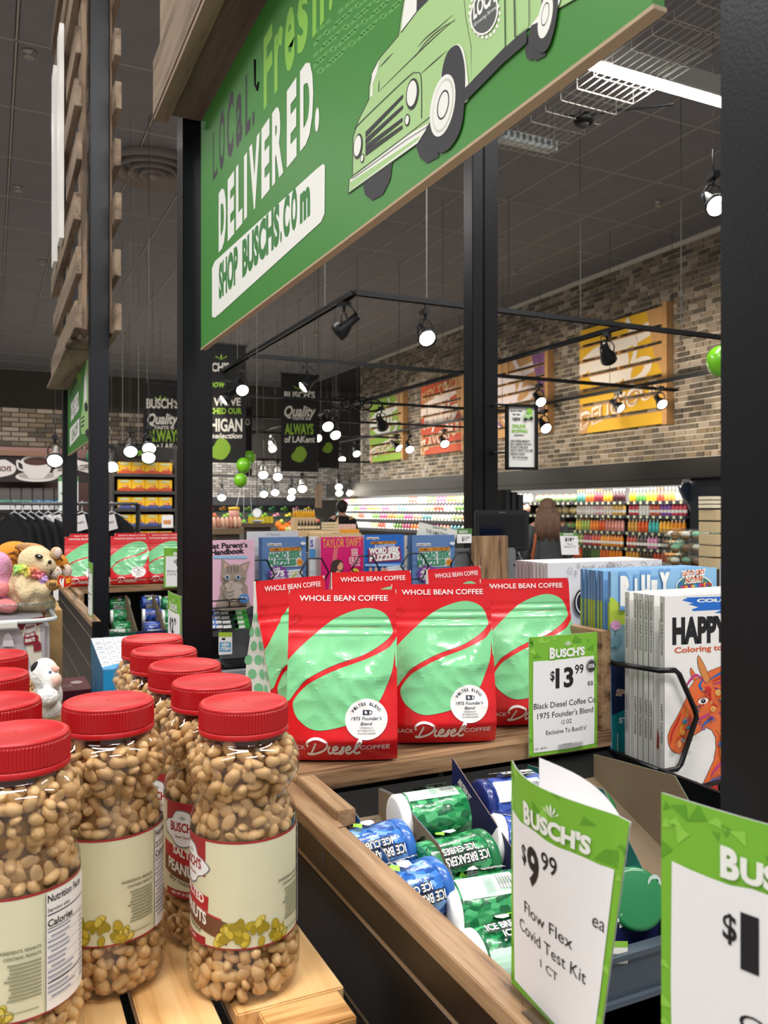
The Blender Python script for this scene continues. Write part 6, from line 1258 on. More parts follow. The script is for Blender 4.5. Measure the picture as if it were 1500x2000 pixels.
# balloons
def balloon(px, py, d, r, label, sw=0, ln=1.2):
    p = P(px, py, d); t = thing('balloon', label, 'balloon', p, group=None)
    MB(M('#6db81e', .25, coat=.4)).ell(p, r, None, 20, 14, f=lambda q: Vector((q.x, q.y, q.z*(1.18 if q.z < 0 else 1.0)))).build('balloon_skin', t); MB(M('#6db81e', .3)).lathe([(.1*r, -1.22*r), (.02*r, -1.15*r)], 8, p).build('knot', t)
    MB(PAPER).tube([p-Z_*1.2*r, p-Z_*(r+ln*.5)+R_*sw, p-Z_*(r+ln)+R_*sw*2], .003, 5).build('string', t)
balloon(470, 937, 9.3, .075, 'lowest lime green balloon below the tall black banner', -.05, .5); balloon(476, 908, 9.6, .085, 'middle lime green balloon of the cluster at the tall banner', 0, .6); balloon(486, 893, 10.0, .08, 'uppermost lime green balloon of the cluster at the tall banner', .02, .7)
balloon(1409, 703, 6.0, .105, 'single green balloon peeking out at the near black post', .02, .6)
# ============================================================ second fixture down the aisle (left)
F2 = thing('display_fixture', 'second wood-trimmed display fixture farther down the aisle on the left', 'display fixture', (.4, 3.6, 0))
def post2(x0, x1, y0, y1): MB(M('#191c22', .38, .3, bump=.04, bs=400)).box(x0, x1, y0, y1, 0, 4.6).build('post', F2, bevel=.003)
post2(.320, .384, 3.10, 3.164); post2(.331, .398, 4.45, 4.517)
MB(OAKY).box(.300, .332, 2.88, 5.2, H-.388, H-.371).build('cap_rail', F2, bevel=.001)
zz = H-.389
for k in range(8):
    h = .040 if k == 0 else .094
    MB(M('#1c1512', .5, bump=.04, bs=300)).box(.304, .318, 2.885, 5.2, zz-h, zz).build('slat', F2, bevel=.001)
    MB(M('#a08a70', .45, .2)).box(.3055, .318, 2.885, 5.2, zz-h-.0065, zz-h).build('groove_strip', F2); zz -= h+.0065
MB(BLK).box(.304, .332, 2.875, 2.8845, .1, H-.372).build('end_cap', F2)
MB(BLK).box(.3185, .325, 2.885, 5.2, .1, H-.389).build('slat_backing', F2)
S2Y = 4.02
MB(OAKX).box(.335, 1.2, S2Y, S2Y+.55, S1-.028, S1).build('shelf', F2, bevel=.001); MB(OAKY).box(.335, .36, S2Y-.3, S2Y-.0005, S1-.07, S1).build('side_board', F2, bevel=.001)
MB(BLK).box(.335, 1.3, S2Y+.5, S2Y+.55, .1, S1-.028).build('back_panel', F2); MB(BLK).box(.335, 1.2, S2Y-.35, S2Y-.02, H-.58, H-.57).build('gum_shelf', F2)
nb = ['left', 'middle', 'right', 'far right']
for i, px in enumerate((166, 255, 322)):
    p = PY(px, 1143, S2Y+.05); o = dup(bt, label='red coffee bag on the second fixture, %s of three beside the black posts' % nb[i], group='coffee bags on the second fixture')
    o.location = (p.x, S2Y+.07, S1+.0015); o.rotation_euler = (radians(-6), 0, -radians(8)); o.scale = (1.17, 1.0, .93)
    o = dup(bt, label='red coffee bag standing behind the %s bag on the second fixture' % nb[i], group='coffee bags on the second fixture'); o.location = (p.x+.03, S2Y+.20, S1+.0015); o.rotation_euler = (radians(-2), 0, radians(6)); o.scale = (1.1, 1, .97)
k = 0
for (tr_, cols_, gname, lab0) in ((gs, ((232, 1180), (236, 1205), (240, 1228), (228, 1246)), 'green gum tubs on the second fixture', 'green'), (ns, ((295, 1178), (298, 1203), (300, 1228), (296, 1250)), 'dark blue gum tubs on the second fixture', 'dark blue'), (gs, ((334, 1180), (336, 1205), (338, 1230)), 'teal gum tubs on the second fixture', 'right-hand green')):
    for i, (x, y) in enumerate(cols_):
        d = [3.95, 3.82, 3.70, 3.6][i]; c = P(x, y, d); o = dup(tr_, label='%s gum tub on the second fixture, %s from the top of its column' % (lab0, ['first', 'second', 'third', 'fourth'][i]), group=gname); z = Vector((-1, .1, 0)).normalized(); o.location = c-z*.046; o.rotation_euler = axis_rot((-1 if i % 2 else 1, .1, 0), .3+i*1.3)
        if i % 2 == 0: o.location = c-Vector((1, .1, 0)).normalized()*.046
def carton2(x0, x1, out, label):
    t = thing('display_carton', label, 'carton', ((x0+x1)/2, 3.7, H-.57)); 
    pl = [(3.66, H-.569), (3.98, H-.569), (3.98, H-.40), (3.90, H-.42), (3.66, H-.52)]
    for x in (x0, x1): MB(KRAFT).prism(pl, lambda a, c, q: (q, a, c), x, x+.0015).build('side_flap', t)
    MB(M(out, .5)).box(x0, x1, 3.655, 3.66, H-.569, H-.525).build('front_panel', t)
for (a, b, c_, l) in ((214, 266, '#0f4a3c', 'green'), (268, 322, '#141d4d', 'dark blue'), (324, 372, '#0d5a54', 'teal')):
    carton2(PY(a, 1200, 3.66).x, PY(b, 1200, 3.66).x, c_, l+' gum carton on the second fixture')
# cards of the second fixture
price_card('thin price card seen almost edge-on, standing on the far side rail by the left post', Vector((.316, 3.12, H-.372)), Vector((-.002, -1, 0)), lambda a, c: .004*sin(pi*a), .14, .187, '5', '99', [('Old Fashioned', .15, .85, .60, .05), ('Peanuts', .25, .7, .70, .05)], bx=.36)
O = PY(320, 1148, S2Y-.02); price_card('price card in front of the right bag on the second fixture', O, Vector((1, 0, 0)), lambda a, c: 0, .16, .187, '13', '99', [('Black Diesel', .1, .9, .605, .048), ('1975 Founder', .1, .9, .69, .048), ('12 OZ', .45, .6, .755, .034)])
price_card('narrow 12.99 price card on the near rail, behind the row of peanut jars', Vector((.357, 1.87, H-.371)), Vector((0, -1, 0)), lambda a, c: .003*sin(pi*a), .14, .190, '12', '99', [('Fresh', .2, .7, .6, .05)], bx=.38)
# second green sign and pallet number panel
SG2 = thing('overhead_sign', 'second green overhead sign farther down the aisle behind the left post', 'sign', (.36, 3.9, H+.27)); X2 = .352
sb2 = MB(M('#3f8a35', .42)).box(X2, X2+.01, 3.16, 4.44, H+.27, H+.64).build('board', SG2); MB(M('#b5a083', .6)).box(X2-.0005, X2+.0105, 3.16, 4.44, H+.266, H+.27).build('board_edge', SG2)
q = onX(sb2, X2, unit=.0004)
lf = lambda x, y: (x, y)
q.text('LOCAL.', (137, 776), (150, 745), (137, 742), DK, .03); q.text('Fresh.', (151, 758), (160, 736), (151, 722), LIME, .03)
q.text('DELIVERED.', (139, 822), (155, 797), (139, 791), OW, .06); q.poly([(137, 873), (137, 838), (156, 816), (156, 850)], OW); q.text('SHOP', (141, 862), (153, 845), (141, 842), M('#8fa58a', .5), .03)
q.poly([(160, 848), (158, 820), (163, 790), (166, 740), (170, 700), (176, 690), (177, 850), (170, 848)], LG); q.poly([(165, 790), (166, 742), (170, 720), (171, 780)], OW); 
for y in (818, 826, 834): q.line([(160, y), (166, y-5)], 2, DK, smooth=False)
q.ell(170, 795, 3, 9, DK); q.ell(173, 846, 4, 8, DK); q.build()
pl_ = thing('pallet_number_panel', 'weathered wooden pallet panel carrying a white lane number on the left posts', 'lane number panel', (.33, 3.6, H+.6))
for k in range(9):
    z = H+.62+k*.193
    MB(PAL_Y).box(.262+.006*(k % 2), .286, 3.02+.02*(k % 3), 4.25-.05*(k % 2), z, z+.095).build('plank', pl_, bevel=.002)
    MB(PAL_Y).box(.392, .414, 3.0+.015*(k % 2), 4.2, z, z+.095).build('plank', pl_, bevel=.002)
for y in (3.06, 3.6, 4.1):
    MB(PAL_Z).box(.286, .305, y, y+.10, H+.625, H+2.4).build('stringer', pl_, bevel=.002); MB(PAL_Z).box(.386, .3915, y+.02, y+.1, H+.625, H+2.4).build('stringer', pl_, bevel=.002)
MB(PAL_Y).box(.255, .385, 3.3, 4.44, H+.596, H+.612).build('bottom_plank', pl_, bevel=.002); MB(PAL_Y).box(.25, .39, 3.2, 3.3, H+.6, H+.618).build('bottom_plank', pl_, bevel=.002)
v, f, x0, x1 = glyph('11', .05)
for (yy, z, hh_) in ((3.95, H+1.12, .72),):
    for di in (0, 1):
        vv, ff, a0, a1 = glyph('1', .06); b = MB(WHITE); y0_ = 3.92-di*.34
        for (ofs, par) in ((0, 0), (.03, 1)):
            n = len(b.v); b.v += [Vector((.244+ofs*.55, y0_-(x-a0)*.55, z+y*hh_/.69)) for (x, y) in vv]; b._f([[n+i for i in q_] for q_ in ff])
        ed = {}
        for q_ in ff:
            for i in range(len(q_)): e = tuple(sorted((q_[i], q_[(i+1) % len(q_)]))); ed[e] = ed.get(e, 0)+1
        N = len(vv); b._f([[e[0], e[1], e[1]+N, e[0]+N] for e, c_ in ed.items() if c_ == 1]); b.build('numeral', pl_)
# ------------------------------------------------------------ plush toys, clear bin, cartons (lower left)
def plush(parent, name, parts, col, vox=.004, bump=.5):
    b = MB(M(col, .95, bump=bump, bs=220, var=.08, vs=30))
    for q in parts:
        px, py, d, rx, ry, rz = q[:6]; a = q[6] if len(q) > 6 else 0
        b.ell(P(px, py, d), (rx, ry, rz), Matrix.Rotation(-YAW, 3, 'Z')@Matrix.Rotation(a, 3, 'Y'), 16, 10)
    o = b.build(name, parent)
    m = o.modifiers.new('remesh', 'REMESH'); m.mode = 'VOXEL'; m.voxel_size = vox; m.use_smooth_shade = True
    s = o.modifiers.new('smooth', 'SMOOTH'); s.factor = .6; s.iterations = 5; return o
def dots(parent, name, lst, col, rough=.5):
    for q in lst: MB(M(col, rough)).ell(P(q[0], q[1], q[2]), (q[3], q[4], q[5]), Matrix.Rotation(-YAW, 3, 'Z')@Matrix.Rotation(q[6] if len(q) > 6 else 0, 3, 'Y'), 12, 8).build(name, parent)
D = 1.90
lion = thing('plush_toy', 'cream plush lion cub with rainbow fur collar lying on the clear bin', 'plush toy', P(55, 1190, D))
plush(lion, 'body', [(70, 1096, D, .040, .038, .036), (88, 1106, D-.01, .026, .026, .022), (58, 1140, D, .045, .045, .045), (20, 1170, D+.02, .03, .04, .035), (48, 1148, D-.03, .020, .024, .026), (50, 1160, D-.04, .016, .018, .018), (80, 1148, D-.03, .020, .022, .02), (86, 1152, D-.035, .017, .018, .017), (18, 1152, D-.02, .022, .024, .017), (55, 1170, D-.01, .05, .03, .028), (75, 1180, D-.0, .03, .025, .02)], '#e3cfa6')
plush(lion, 'ear', [(60, 1068, D+.01, .035, .008, .010, .1)], '#c99a66', .003); plush(lion, 'ear', [(110, 1080, D-.0, .014, .012, .015)], '#d8b890', .003); dots(lion, 'inner_ear', [(113, 1080, D-.012, .008, .004, .010)], '#d8c4c0', .8)
dots(lion, 'eye', [(76, 1087, D-.034, .0095, .006, .0055, .25)], '#0d0a0a', .08); dots(lion, 'eye_shine', [(77, 1086, D-.041, .003, .002, .0012, .25)], '#ffffff'); dots(lion, 'nose', [(97, 1098, D-.027, .0045, .003, .005, .5)], '#1a1414', .4)
MB(INK).tube([P(99, 1112, D-.03), P(101, 1116, D-.032), P(98, 1122, D-.03)], .002, 6).tube([P(93, 1101, D-.034), P(91, 1106, D-.035)], .0008, 5).build('mouth', lion)
for i, (x, y, c_) in enumerate(((33, 1111, '#a6dc7a'), (42, 1112, '#c8e66a'), (52, 1113, '#eef07a'), (60, 1115, '#f0c070'), (67, 1117, '#f09a70'), (74, 1122, '#f08a80'), (80, 1128, '#f08ab0'), (85, 1134, '#c8a8e0'))):
    R_2 = random.Random(i); b = MB(M(c_, .9, bump=.6, bs=150))
    for k in range(26):
        p = P(x+R_2.uniform(-4, 4), y+R_2.uniform(-5, 5), D-.035+R_2.uniform(-.008, .012)); v_ = Vector((R_2.gauss(0, 1), R_2.gauss(-.4, 1), R_2.gauss(0, 1))).normalized(); b.tube([p, p+v_*.006, p+v_*.011-Z_*.003], [.0045, .0035, .001], 5)
    b.build('fur_tuft', lion)
tig = thing('plush_toy', 'orange plush tiger with white face and red heart tag behind the lion cub', 'plush toy', P(110, 1150, D+.06))
plush(tig, 'body', [(28, 1085, D+.09, .045, .05, .035), (15, 1100, D+.08, .03, .04, .04), (112, 1104, D+.03, .026, .03, .028), (100, 1130, D+.05, .03, .03, .03), (25, 1120, D+.09, .03, .04, .04)], '#d9912f')
plush(tig, 'muzzle', [(108, 1118, D-.0, .016, .014, .016)], '#e8e0d6', .003); plush(tig, 'ear', [(131, 1115, D+.015, .012, .01, .016)], '#dcc8b8', .003); plush(tig, 'paw', [(103, 1142, D-.03, .018, .018, .012)], '#b58a4c', .003)
dots(tig, 'eye', [(106, 1104, D-.0, .005, .004, .006)], '#101010', .1); dots(tig, 'nose', [(113, 1113, D-.016, .003, .002, .002)], '#d88a8a')
b = MB(M('#7a4a1e', .9))
for q in (((12, 1085), (28, 1078), (38, 1088)), ((10, 1098), (24, 1090), (36, 1098)), ((30, 1068), (38, 1074), (42, 1084)), ((112, 1092), (118, 1090), (122, 1095)), ((118, 1108), (122, 1104), (125, 1110))): b.tube([P(x, y, D+(.045 if x < 60 else .002)) for x, y in q], .003, 5)
b.build('stripe', tig)
b = MB(INK)
for dx in (98, 103, 108): b.tube([P(dx, 1138, D-.047), P(dx-1, 1144, D-.05)], .0015, 5)
b.build('claw_mark', tig)
hrt = [(126, 1128), (132, 1124), (138, 1130), (141, 1136), (136, 1144), (126, 1148), (116, 1144), (112, 1136), (114, 1126), (120, 1123)]
hc_ = PY(126, 1136, P(126, 1136, D-.06).y); HY = hc_.y
tg = MB(M('#c9181e', .3, coat=.5)).prism(cr([PY(x, y, HY).xz[:] for x, y in hrt], 4, True), lambda a, c, t_: (a, HY+t_, c), 0, .002).build('heart_tag', tig)
q = onY(tg, HY, unit=.0002); q.line([(x, y) for x, y in hrt], .9, M('#e0b030', .4), closed=True); q.text('ty', (117, 1143), (127, 1139), (115, 1130), WHITE, .08); q.poly([(128, 1130), (137, 1128), (137, 1138), (129, 1140)], M('#e8a020', .5)); q.build()
pk_ = thing('plush_toy', 'pink plush toy with coral paws at the left picture edge', 'plush toy', P(0, 1180, D)); plush(pk_, 'body', [(-8, 1110, D-.02, .035, .04, .04), (8, 1098, D-.03, .014, .012, .018), (-10, 1150, D-.02, .04, .04, .05), (-2, 1180, D-.04, .03, .03, .02)], '#dc9cc0')
plush(pk_, 'paw', [(2, 1150, D-.06, .018, .018, .018)], '#e88a8c', .003); plush(pk_, 'paw', [(18, 1185, D-.06, .018, .018, .015), (8, 1183, D-.06, .02, .018, .016)], '#e88a8c', .003)
lep = thing('plush_toy', 'small spotted plush peeking out inside the clear bin rim', 'plush toy', P(90, 1190, D+.03)); plush(lep, 'body', [(88, 1180, D+.03, .024, .03, .026), (80, 1186, D+.02, .02, .02, .018)], '#c4a670', .003); dots(lep, 'spot', [(x, y, D+.0, .004, .003, .003) for x, y in ((80, 1176), (87, 1172), (92, 1180), (84, 1184), (90, 1188))], '#5a4630', .9)
cow = thing('plush_toy', 'white plush with black patch and pink ears beside the peanut jars', 'plush toy', P(92, 1370, 1.5))
plush(cow, 'body', [(86, 1318, 1.55, .026, .03, .032), (100, 1332, 1.53, .018, .02, .022), (90, 1360, 1.55, .03, .03, .035), (92, 1362, 1.5, .022, .02, .018), (100, 1385, 1.52, .02, .02, .02)], '#e6e6e4', .003); dots(cow, 'ear', [(108, 1306, 1.53, .008, .006, .006, .3)], '#e8b4a0', .9); dots(cow, 'patch', [(71, 1303, 1.54, .008, .016, .012, .4)], '#1a1a1c', .9); dots(cow, 'muzzle', [(111, 1328, 1.51, .008, .012, .012)], '#e8c4b8', .9); dots(cow, 'eye', [(98, 1313, 1.508, .003, .002, .003)], '#5a7a9a', .2)
p = P(92, 1400, 1.53); cz = P(92, 1398, 1.53).z; ub = thing('cardboard_carton', 'plain carton holding up the white plush beside the jars', 'carton', (p.x, p.y, .3))
MB(M('#a3845a', .8)).box(p.x-.045, p.x+.045, p.y-.03, p.y+.05, .30, cz).build('body', ub, bevel=.002)
# clear bin
bn = thing('clear_storage_bin', 'translucent grey plastic storage bin with clear rim under the plush toys', 'storage bin', (-.06, 1.98, .3))
bx0, bx1, by0, by1, bt_ = -.30, .125, 1.86, 2.22, H-.192
HZ = M('#a9a5ac', .3, spec=.6)
MB(HZ).box(bx0+.01, bx1-.012, by0+.008, by1-.01, .301, bt_-.045).build('bin_body', bn, bevel=.01)
def rr(x0, x1, y0, y1, r, n=5):
    o = []
    for (cx, cy, a) in ((x1-r, y1-r, 0), (x0+r, y1-r, pi/2), (x0+r, y0+r, pi), (x1-r, y0+r, 3*pi/2)): o += [(cx+r*cos(a+i*pi/2/n), cy+r*sin(a+i*pi/2/n)) for i in range(n+1)]
    return o
MB(M('#c6cdcf', .2, coat=.4)).tube([(x, y, bt_-.04) for x, y in rr(bx0, bx1, by0, by1, .04)], .005, 8, closed=True).build('rim', bn)
for zz_, r_ in ((bt_-.005, .003),): MB(clear('#e6ecec', .05)).tube([(x, y, zz_) for x, y in rr(bx0, bx1, by0, by1, .04)], r_, 6, closed=True).build('upper_lip', bn)
ring = rr(bx0, bx1, by0, by1, .04); b = MB(clear('#e6ecec', .05)); n = len(ring)
b.v += [Vector((x, y, z)) for z in (bt_-.04, bt_-.005) for x, y in ring]; b._f([[i, (i+1) % n, n+(i+1) % n, n+i] for i in range(n)], True); b.build('clear_wall', bn)
MB(M('#d9dad2', .3)).box(-.005, .05, by0-.010, by0-.005, bt_-.050, bt_-.040).build('latch', bn)
MB(M('#8c8990', .4)).box(bx0+.02, bx1-.02, by0+.02, by1-.02, bt_-.046, bt_-.043).build('lid', bn) 
q = onY(kids(bn)[0], by0+.008, unit=.0006); MR = M('#7c1626', .5)
q.poly([(32, 1218), (35, 1212), (88, 1203), (85, 1217), (78, 1222), (82, 1300), (60, 1300), (45, 1240)], M('#cfcaba', .5)); q.poly([(32, 1218), (35, 1212), (88, 1203), (85, 1217), (66, 1224), (40, 1231)], MR)
q.poly([(46, 1228), (52, 1217), (60, 1213), (68, 1216), (72, 1224), (66, 1232), (56, 1236), (48, 1234)], M('#ddd6d4', .5), smooth=True); q.text("BUSCH'S", (50, 1229), (67, 1225), (50, 1224), MR, .04)
q.poly([(48, 1238), (68, 1233), (70, 1239), (75, 1242), (74, 1250), (80, 1256), (80, 1270), (66, 1272), (65, 1258), (47, 1260), (46, 1246)], MR); q.text('SALTED', (50, 1244), (67, 1240), (50, 1239), OW, .03); q.text('PEANUTS', (49, 1255), (68, 1251), (49, 1248), OW, .03)
q.poly([(4, 1262), (8, 1240), (16, 1234), (24, 1244), (28, 1262)], M('#c9c6cc', .4)); q.build()
cb_ = thing('cardboard_carton', 'plain brown cardboard carton between the clear bin and the slatted fixture', 'carton', (.17, 2.3, .3))
MB(M('#b08e5c', .8, bump=.1, bs=100, var=.06, vs=20)).box(.100, .165, 2.24, 2.6, .30, H-.255).build('body', cb_, bevel=.002)
MB(M('#a38250', .8)).box(.099, .166, 2.36, 2.48, H-.2548, H-.254).build('flap', cb_)
MB(PAPER).box(.168, .182, 2.62, 2.622, H-.27, H-.215).build('paper_tag', None, 'small white tag behind the brown carton', 'tag')
mb_ = thing('maroon_box', 'flat maroon box of snack bars lying under the fixture by the plush', 'box', P(135, 1345, 2.2)); p = P(135, 1352, 2.2)
bb = MB(M('#5c1826', .5)).box(p.x-.06, p.x+.05, p.y-.08, p.y+.1, .301, p.z+.02).build('body', mb_, bevel=.002); q = Print(bb, lambda a, c, o: (a, c, p.z+.02+o), .0005); q.text('SNACK', (p.x-.05, p.y-.03), (p.x+.01, p.y-.03), (p.x-.05, p.y), M('#9c8a8c', .5), .02); q.ell(p.x+.02, p.y+.02, .015, .02, M('#b5a5a2', .5)); q.build()
# blue carton with white gridded top, behind the right row of jars
bl2 = thing('blue_carton', 'blue carton with white gridded upper face behind the jars', 'carton', (.29, 2.1, H-.70))
MB(M('#1f8fc4', .45)).prism([(2.0, H-.70), (2.26, H-.70), (2.26, H-.335), (2.0, H-.372)], lambda a, c, t_: (t_, a, c), .235, .338).build('body', bl2)
MB(BLK).box(.235, .338, 2.0, 2.26, .3, H-.701).build('riser', bl2)
q = Print(kids(bl2)[0], lambda a, c, o: (.235+a, 2.0+c, H-.372+.037*c/.26+o), .0004); q.rect(0, 0, .103, .26, M('#d9dde2', .5), k=1)
q.poly([(0, 0), (.103, 0), (.103, .07), (0, .02)], M('#1f8fc4', .45), k=4)
for i in range(1, 4): q.rect(i*.026, .02, i*.026+.0015, .26, M('#9aa0a8', .5), k=2)
for i in range(1, 7): q.rect(0, i*.04, .103, i*.04+.002, M('#9aa0a8', .5), k=2); [q.rect(j*.026+.006, i*.04+.012, j*.026+.02, i*.04+.022, M('#a9aeb5', .5), k=2) for j in range(4)]
q.build()
# ------------------------------------------------------------ shirts on hangers
YS = 5.0; SR = thing('garment_rack', 'black garment rack holding the dark shirts', 'garment rack', (.2, YS, 0)); SZ = H+.03
xa = PY(0, 985, YS).x; xb = PY(235, 985, YS).x
MB(M('#6f7276', .3, .7)).tube([(xa-.1, YS, SZ), (xb+.1, YS, SZ)], .010, 8).build('rail', SR)
for x in (xa-.1, xb+.1): MB(BLK).tube([(x, YS, 0), (x, YS, SZ)], .014, 8).build('leg', SR)
pxs = [18, 34, 50, 66, 84, 104, 150, 208]
SB = M('#17181c', .9, bump=.4, bs=30)
for i, px in enumerate(pxs):
    p = PY(px+10, 990, YS); t = thing('shirt', 'black garment with white tag on the rack, %s from the left' % ['first', 'second', 'third', 'fourth', 'fifth', 'sixth', 'seventh', 'eighth'][i], 'shirt', (p.x, YS, SZ-.5), group='black garments on the rack')
    ang = .9 if i < 5 else .35; dx, dy = cos(ang), -sin(ang); wv = Vector((dx, dy, 0)); nv = Vector((-dy, dx, 0)); c0 = Vector((p.x, YS, 0))
    out = [(-.05, SZ-.055), (-.19, SZ-.13), (-.30, SZ-.34), (-.24, SZ-.38), (-.19, SZ-.26), (-.2, SZ-.75), (.2, SZ-.75), (.19, SZ-.26), (.24, SZ-.38), (.30, SZ-.34), (.19, SZ-.13), (.05, SZ-.055), (0, SZ-.08)]
    MB(SB).prism(out, lambda a, c, tt: c0+wv*a*.62+nv*(tt+.006*sin(a*40))+Z_*c, -.016, .016).build('shirt_body', t)
    MB(M('#c9ccd0', .3)).tube([c0+Z_*(SZ-.02)+nv*.006, c0+Z_*(SZ+.014), c0+Z_*(SZ+.0)+nv*.012, c0+Z_*(SZ-.045), c0+wv*.09+Z_*(SZ-.085)], .004, 6).tube([c0+Z_*(SZ-.045), c0-wv*.09+Z_*(SZ-.085)], .004, 6).build('hanger', t)
    if i >= 4:
        u = c0-Z_*0+wv*-.02+Vector((0, -.06, SZ-.11)); tgb = MB(PAPER).obox(u, Vector((.037, 0, .010)), Vector((0, .001, 0)), Vector((-.010, 0, .042))).build('tag', t)
        q = Print(tgb, lambda a, c, o: u+Vector((.037*a-.01*c, -.001-o, .01*a+.042*c)), .0005); q.text('CREWNECK', (-.7, -.1), (.7, -.1), (-.7, .15), INK, .02); q.build()
# ------------------------------------------------------------ coffee bar back wall
YB = 8.6
wl2 = thing('bulk_coffee_unit', 'dark bulk coffee wall unit with header sign and dispensers', 'wall unit', (-.3, YB, 0))
ax_ = PY(-60, 900, YB).x; bx_ = PY(222, 900, YB).x
MB(M('#3a2420', .6)).box(ax_, bx_, YB+.5, YB+.55, 0, H+.62).build('back_panel', wl2); MB(M('#7a5a48', .6)).box(ax_, PY(118, 885, YB).x, YB-.06, YB+.5, PY(0, 890, YB).z, PY(0, 880, YB).z).build('top_ledge', wl2)
MB(M('#1a1614', .5)).box(ax_, bx_, YB-.02, YB+.5, PY(0, 998, YB).z-.02, PY(0, 998, YB).z).build('shelf', wl2); MB(M('#1d1614', .6)).box(ax_, bx_, YB, YB+.5, 0, PY(0, 998, YB).z-.02).build('base', wl2)
hs_ = thing('coffee_header_sign', 'dark header sign picturing a white cup of coffee and saucer', 'sign', (-.2, YB-.03, H+.3)); z0_ = PY(0, 941, YB).z; z1_ = PY(0, 891, YB).z
hb = MB(M('#241a18', .5)).box(ax_, bx_, YB-.03, YB-.005, z0_, z1_).build('board', hs_); q = onY(hb, YB-.03, unit=.001)
CW_ = M('#d8d2ce', .5); q.poly([(-25, 925), (-22, 908), (-5, 900), (8, 897), (20, 903), (31, 912), (27, 924), (10, 930), (-10, 932)], CW_, smooth=True); q.text("BUSCH'S", (-14, 920), (22, 920), (-14, 911), M('#5a2028', .5), .04)
q.ell(72, 931, 42, 10, CW_); q.ell(72, 929, 36, 7, M('#a89f9c', .5)); q.poly([(42, 900), (46, 922), (58, 935), (84, 935), (98, 920), (103, 900)], CW_); q.ell(72, 900, 31, 11, CW_); q.ell(72, 901, 26, 8, M('#4a281c', .4)); q.line([(44, 905), (34, 900), (36, 915), (50, 920)], 4, CW_)
q.poly([(103, 920), (120, 905), (150, 898), (178, 905), (180, 926), (150, 918), (125, 924), (106, 935)], M('#cfc8c2', .5)); q.text('100% ARABICA COFFEE', (112, 921), (177, 917), (112, 911), M('#3a2a28', .5), .03); q.build()
for i in range(8):
    px = -12+i*21.5; p = PY(px, 998, YB); w_ = .045; t = thing('bulk_dispenser', 'clear gravity coffee dispenser with white label, %s from the left' % ['first', 'second', 'third', 'fourth', 'fifth', 'sixth', 'seventh', 'eighth'][i], 'dispenser', (p.x, YB+.05, p.z), group='gravity dispensers')
    zt2 = PY(px, 953, YB).z; MB(M('#5f5a58', .25, coat=.5)).box(p.x-w_, p.x+w_, YB+.02, YB+.2, p.z+.09, zt2).build('hopper', t, bevel=.006); MB(M('#8a8684', .2)).box(p.x-.012, p.x+.012, YB+.012, YB+.02, p.z+.1, zt2).build('highlight_strip', t) if 0 else None
    MB(M('#d6d8da', .5)).box(p.x-w_, p.x+w_, YB+.0, YB+.02, p.z+.012, p.z+.09).build('label', t); MB(M(['#4a9a7a', '#3f8ab8'][i > 3], .5)).box(p.x-w_, p.x+w_, YB-.001, YB+.0, p.z+.09, p.z+.105).build('label_band', t); MB(M('#2a2826', .4)).box(p.x-w_*.9, p.x+w_*.9, YB+.021, YB+.19, p.z+.001, p.z+.089).build('chute', t)
t = thing('price_poster', 'tall white and green poster at the end of the dispensers', 'poster', PY(133, 998, YB-.1)); a = PY(114, 998, YB-.1); b = PY(153, 932, YB-.1)
po = MB(M('#d9e4de', .5)).box(a.x, b.x, YB-.1, YB-.095, a.z, b.z).build('sheet', t); q = onY(po, YB-.1, unit=.0008); q.rect(114, 931, 153, 940, M('#5a9a5a', .5)); q.text('FRESH BREW', (118, 966), (148, 966), (118, 962), INK, .02); q.build(); MB(BLK).box(a.x, a.x+.01, YB-.094, YB-.08, 0, a.z+.05).build('stand', t)
lt = thing('linear_ceiling_light', 'small far linear light behind the second green sign', 'ceiling light', P(170, 893, 10.5)); p = P(168, 893, 10.5)
MB(M('#ffffff', .5, emit=6)).box(p.x-.12, p.x+.12, p.y, p.y+.5, p.z-.01, p.z+.01).build('diffuser', lt); MB(M('#777777')).box(p.x-.004, p.x+.004, p.y+.2, p.y+.208, p.z+.01, ZC).build('hanger', lt)
gb = thing('green_ribbon', 'bright green ribbon hanging by the left post', 'ribbon', P(175, 920, 3.3)); p = P(176, 905, 3.35); MB(M('#1f7a4a', .4)).tube([p+Z_*.06, p+Vector((-.008, 0, .03)), p, p+Vector((.006, 0, -.03)), p+Vector((-.002, 0, -.06))], [.004, .008, .006, .008, .003], 8).build('ribbon', gb)
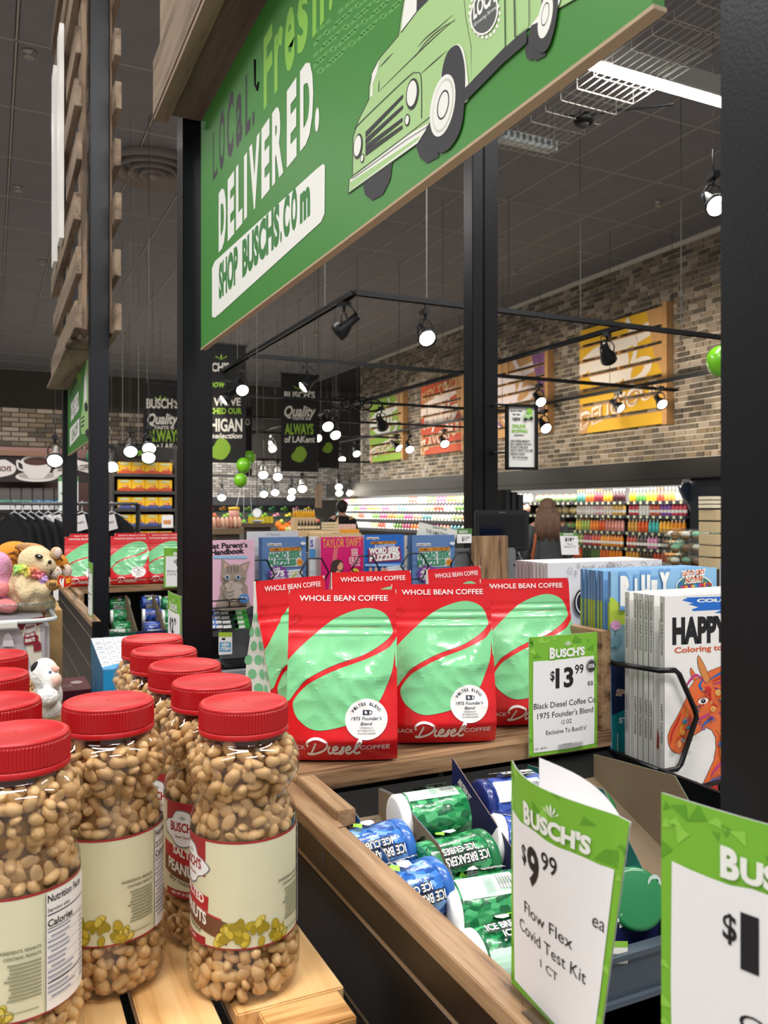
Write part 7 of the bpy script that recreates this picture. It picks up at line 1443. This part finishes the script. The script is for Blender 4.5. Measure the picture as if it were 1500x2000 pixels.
# yellow boxes on their shelves
YY = 8.2; ys_ = thing('box_shelf_unit', 'dark shelf unit stacked with yellow tea boxes', 'shelf unit', (1.0, YY, 0)); xa = PY(228, 900, YY).x; xb = PY(340, 900, YY).x
MB(M('#2a2624', .6)).box(xa-.03, xb+.02, YY+.3, YY+.33, 0, PY(280, 868, YY).z).build('back_panel', ys_)
hd = MB(M('#1d1c1c', .5)).box(xa+.1, xb, YY, YY+.02, PY(280, 896, YY).z, PY(280, 874, YY).z).build('header', ys_); q = onY(hd, YY, unit=.0008); q.rect(246, 880, 278, 890, LIME); q.ell(262, 885, 3, 3, WHITE); q.build()
for x in (xa-.03, xb+.02): MB(M('#3c3836', .5)).box(x-.01, x+.01, YY+.02, YY+.3, 0, PY(280, 868, YY).z).build('upright', ys_)
rn = ['top', 'second', 'third', 'fourth', 'fifth']
for r_, (yb_, yt_, cc) in enumerate(((925, 903, '#c9502c'), (959, 937, '#c9502c'), (993, 971, '#4a5a9a'), (1027, 1005, '#4a5a9a'), (1060, 1038, '#4a5a9a'))):
    zb2 = PY(280, yb_, YY).z; zt2 = PY(280, yt_, YY).z
    MB(M('#4a4644', .4, .3)).box(xa-.02, xb+.01, YY-.02, YY+.3, zb2-.03, zb2-.002).build('shelf', ys_)
    for c_ in range(4):
        x0 = PY(230+c_*26.6, 915, YY).x+.002; x1 = PY(230+(c_+1)*26.6, 915, YY).x-.002
        t = thing('tea_box', 'yellow box with %s foot on the %s shelf, %s from the left' % (['red', 'blue'][r_ > 1], rn[r_], ['first', 'second', 'third', 'fourth'][c_]), 'box', ((x0+x1)/2, YY, zb2), group='yellow boxes')
        bx = MB(M('#f2be18', .45)).box(x0, x1, YY, YY+.12, zb2, zt2).build('carton', t); w_, h_ = x1-x0, zt2-zb2
        q = Print(bx, lambda a, c, o: (x0+a*w_, YY-o, zb2+c*h_), .0008); q.poly([(0, 0), (1, 0), (1, .25), (.5, .35), (0, .15)], M(cc, .5)); q.ell(.58, .40, .26, .15, M('#d8782c', .5)); q.ell(.5, .43, .18, .09, M('#e8b070', .5)); q.rect(.2, .74, .8, .94, M('#c9d0a0', .5)); q.build()
t = thing('price_card', 'small orange and white card on the fourth yellow box shelf', 'price sign', PY(327, 1030, YY-.05)); a = PY(316, 1031, YY-.05); b = PY(338, 1006, YY-.05); pc = MB(PAPER).box(a.x, b.x, YY-.05, YY-.047, a.z, b.z).build('card', t); q = onY(pc, YY-.05, unit=.0008); q.rect(319, 1016, 334, 1024, M('#d8905a', .5)); q.build()
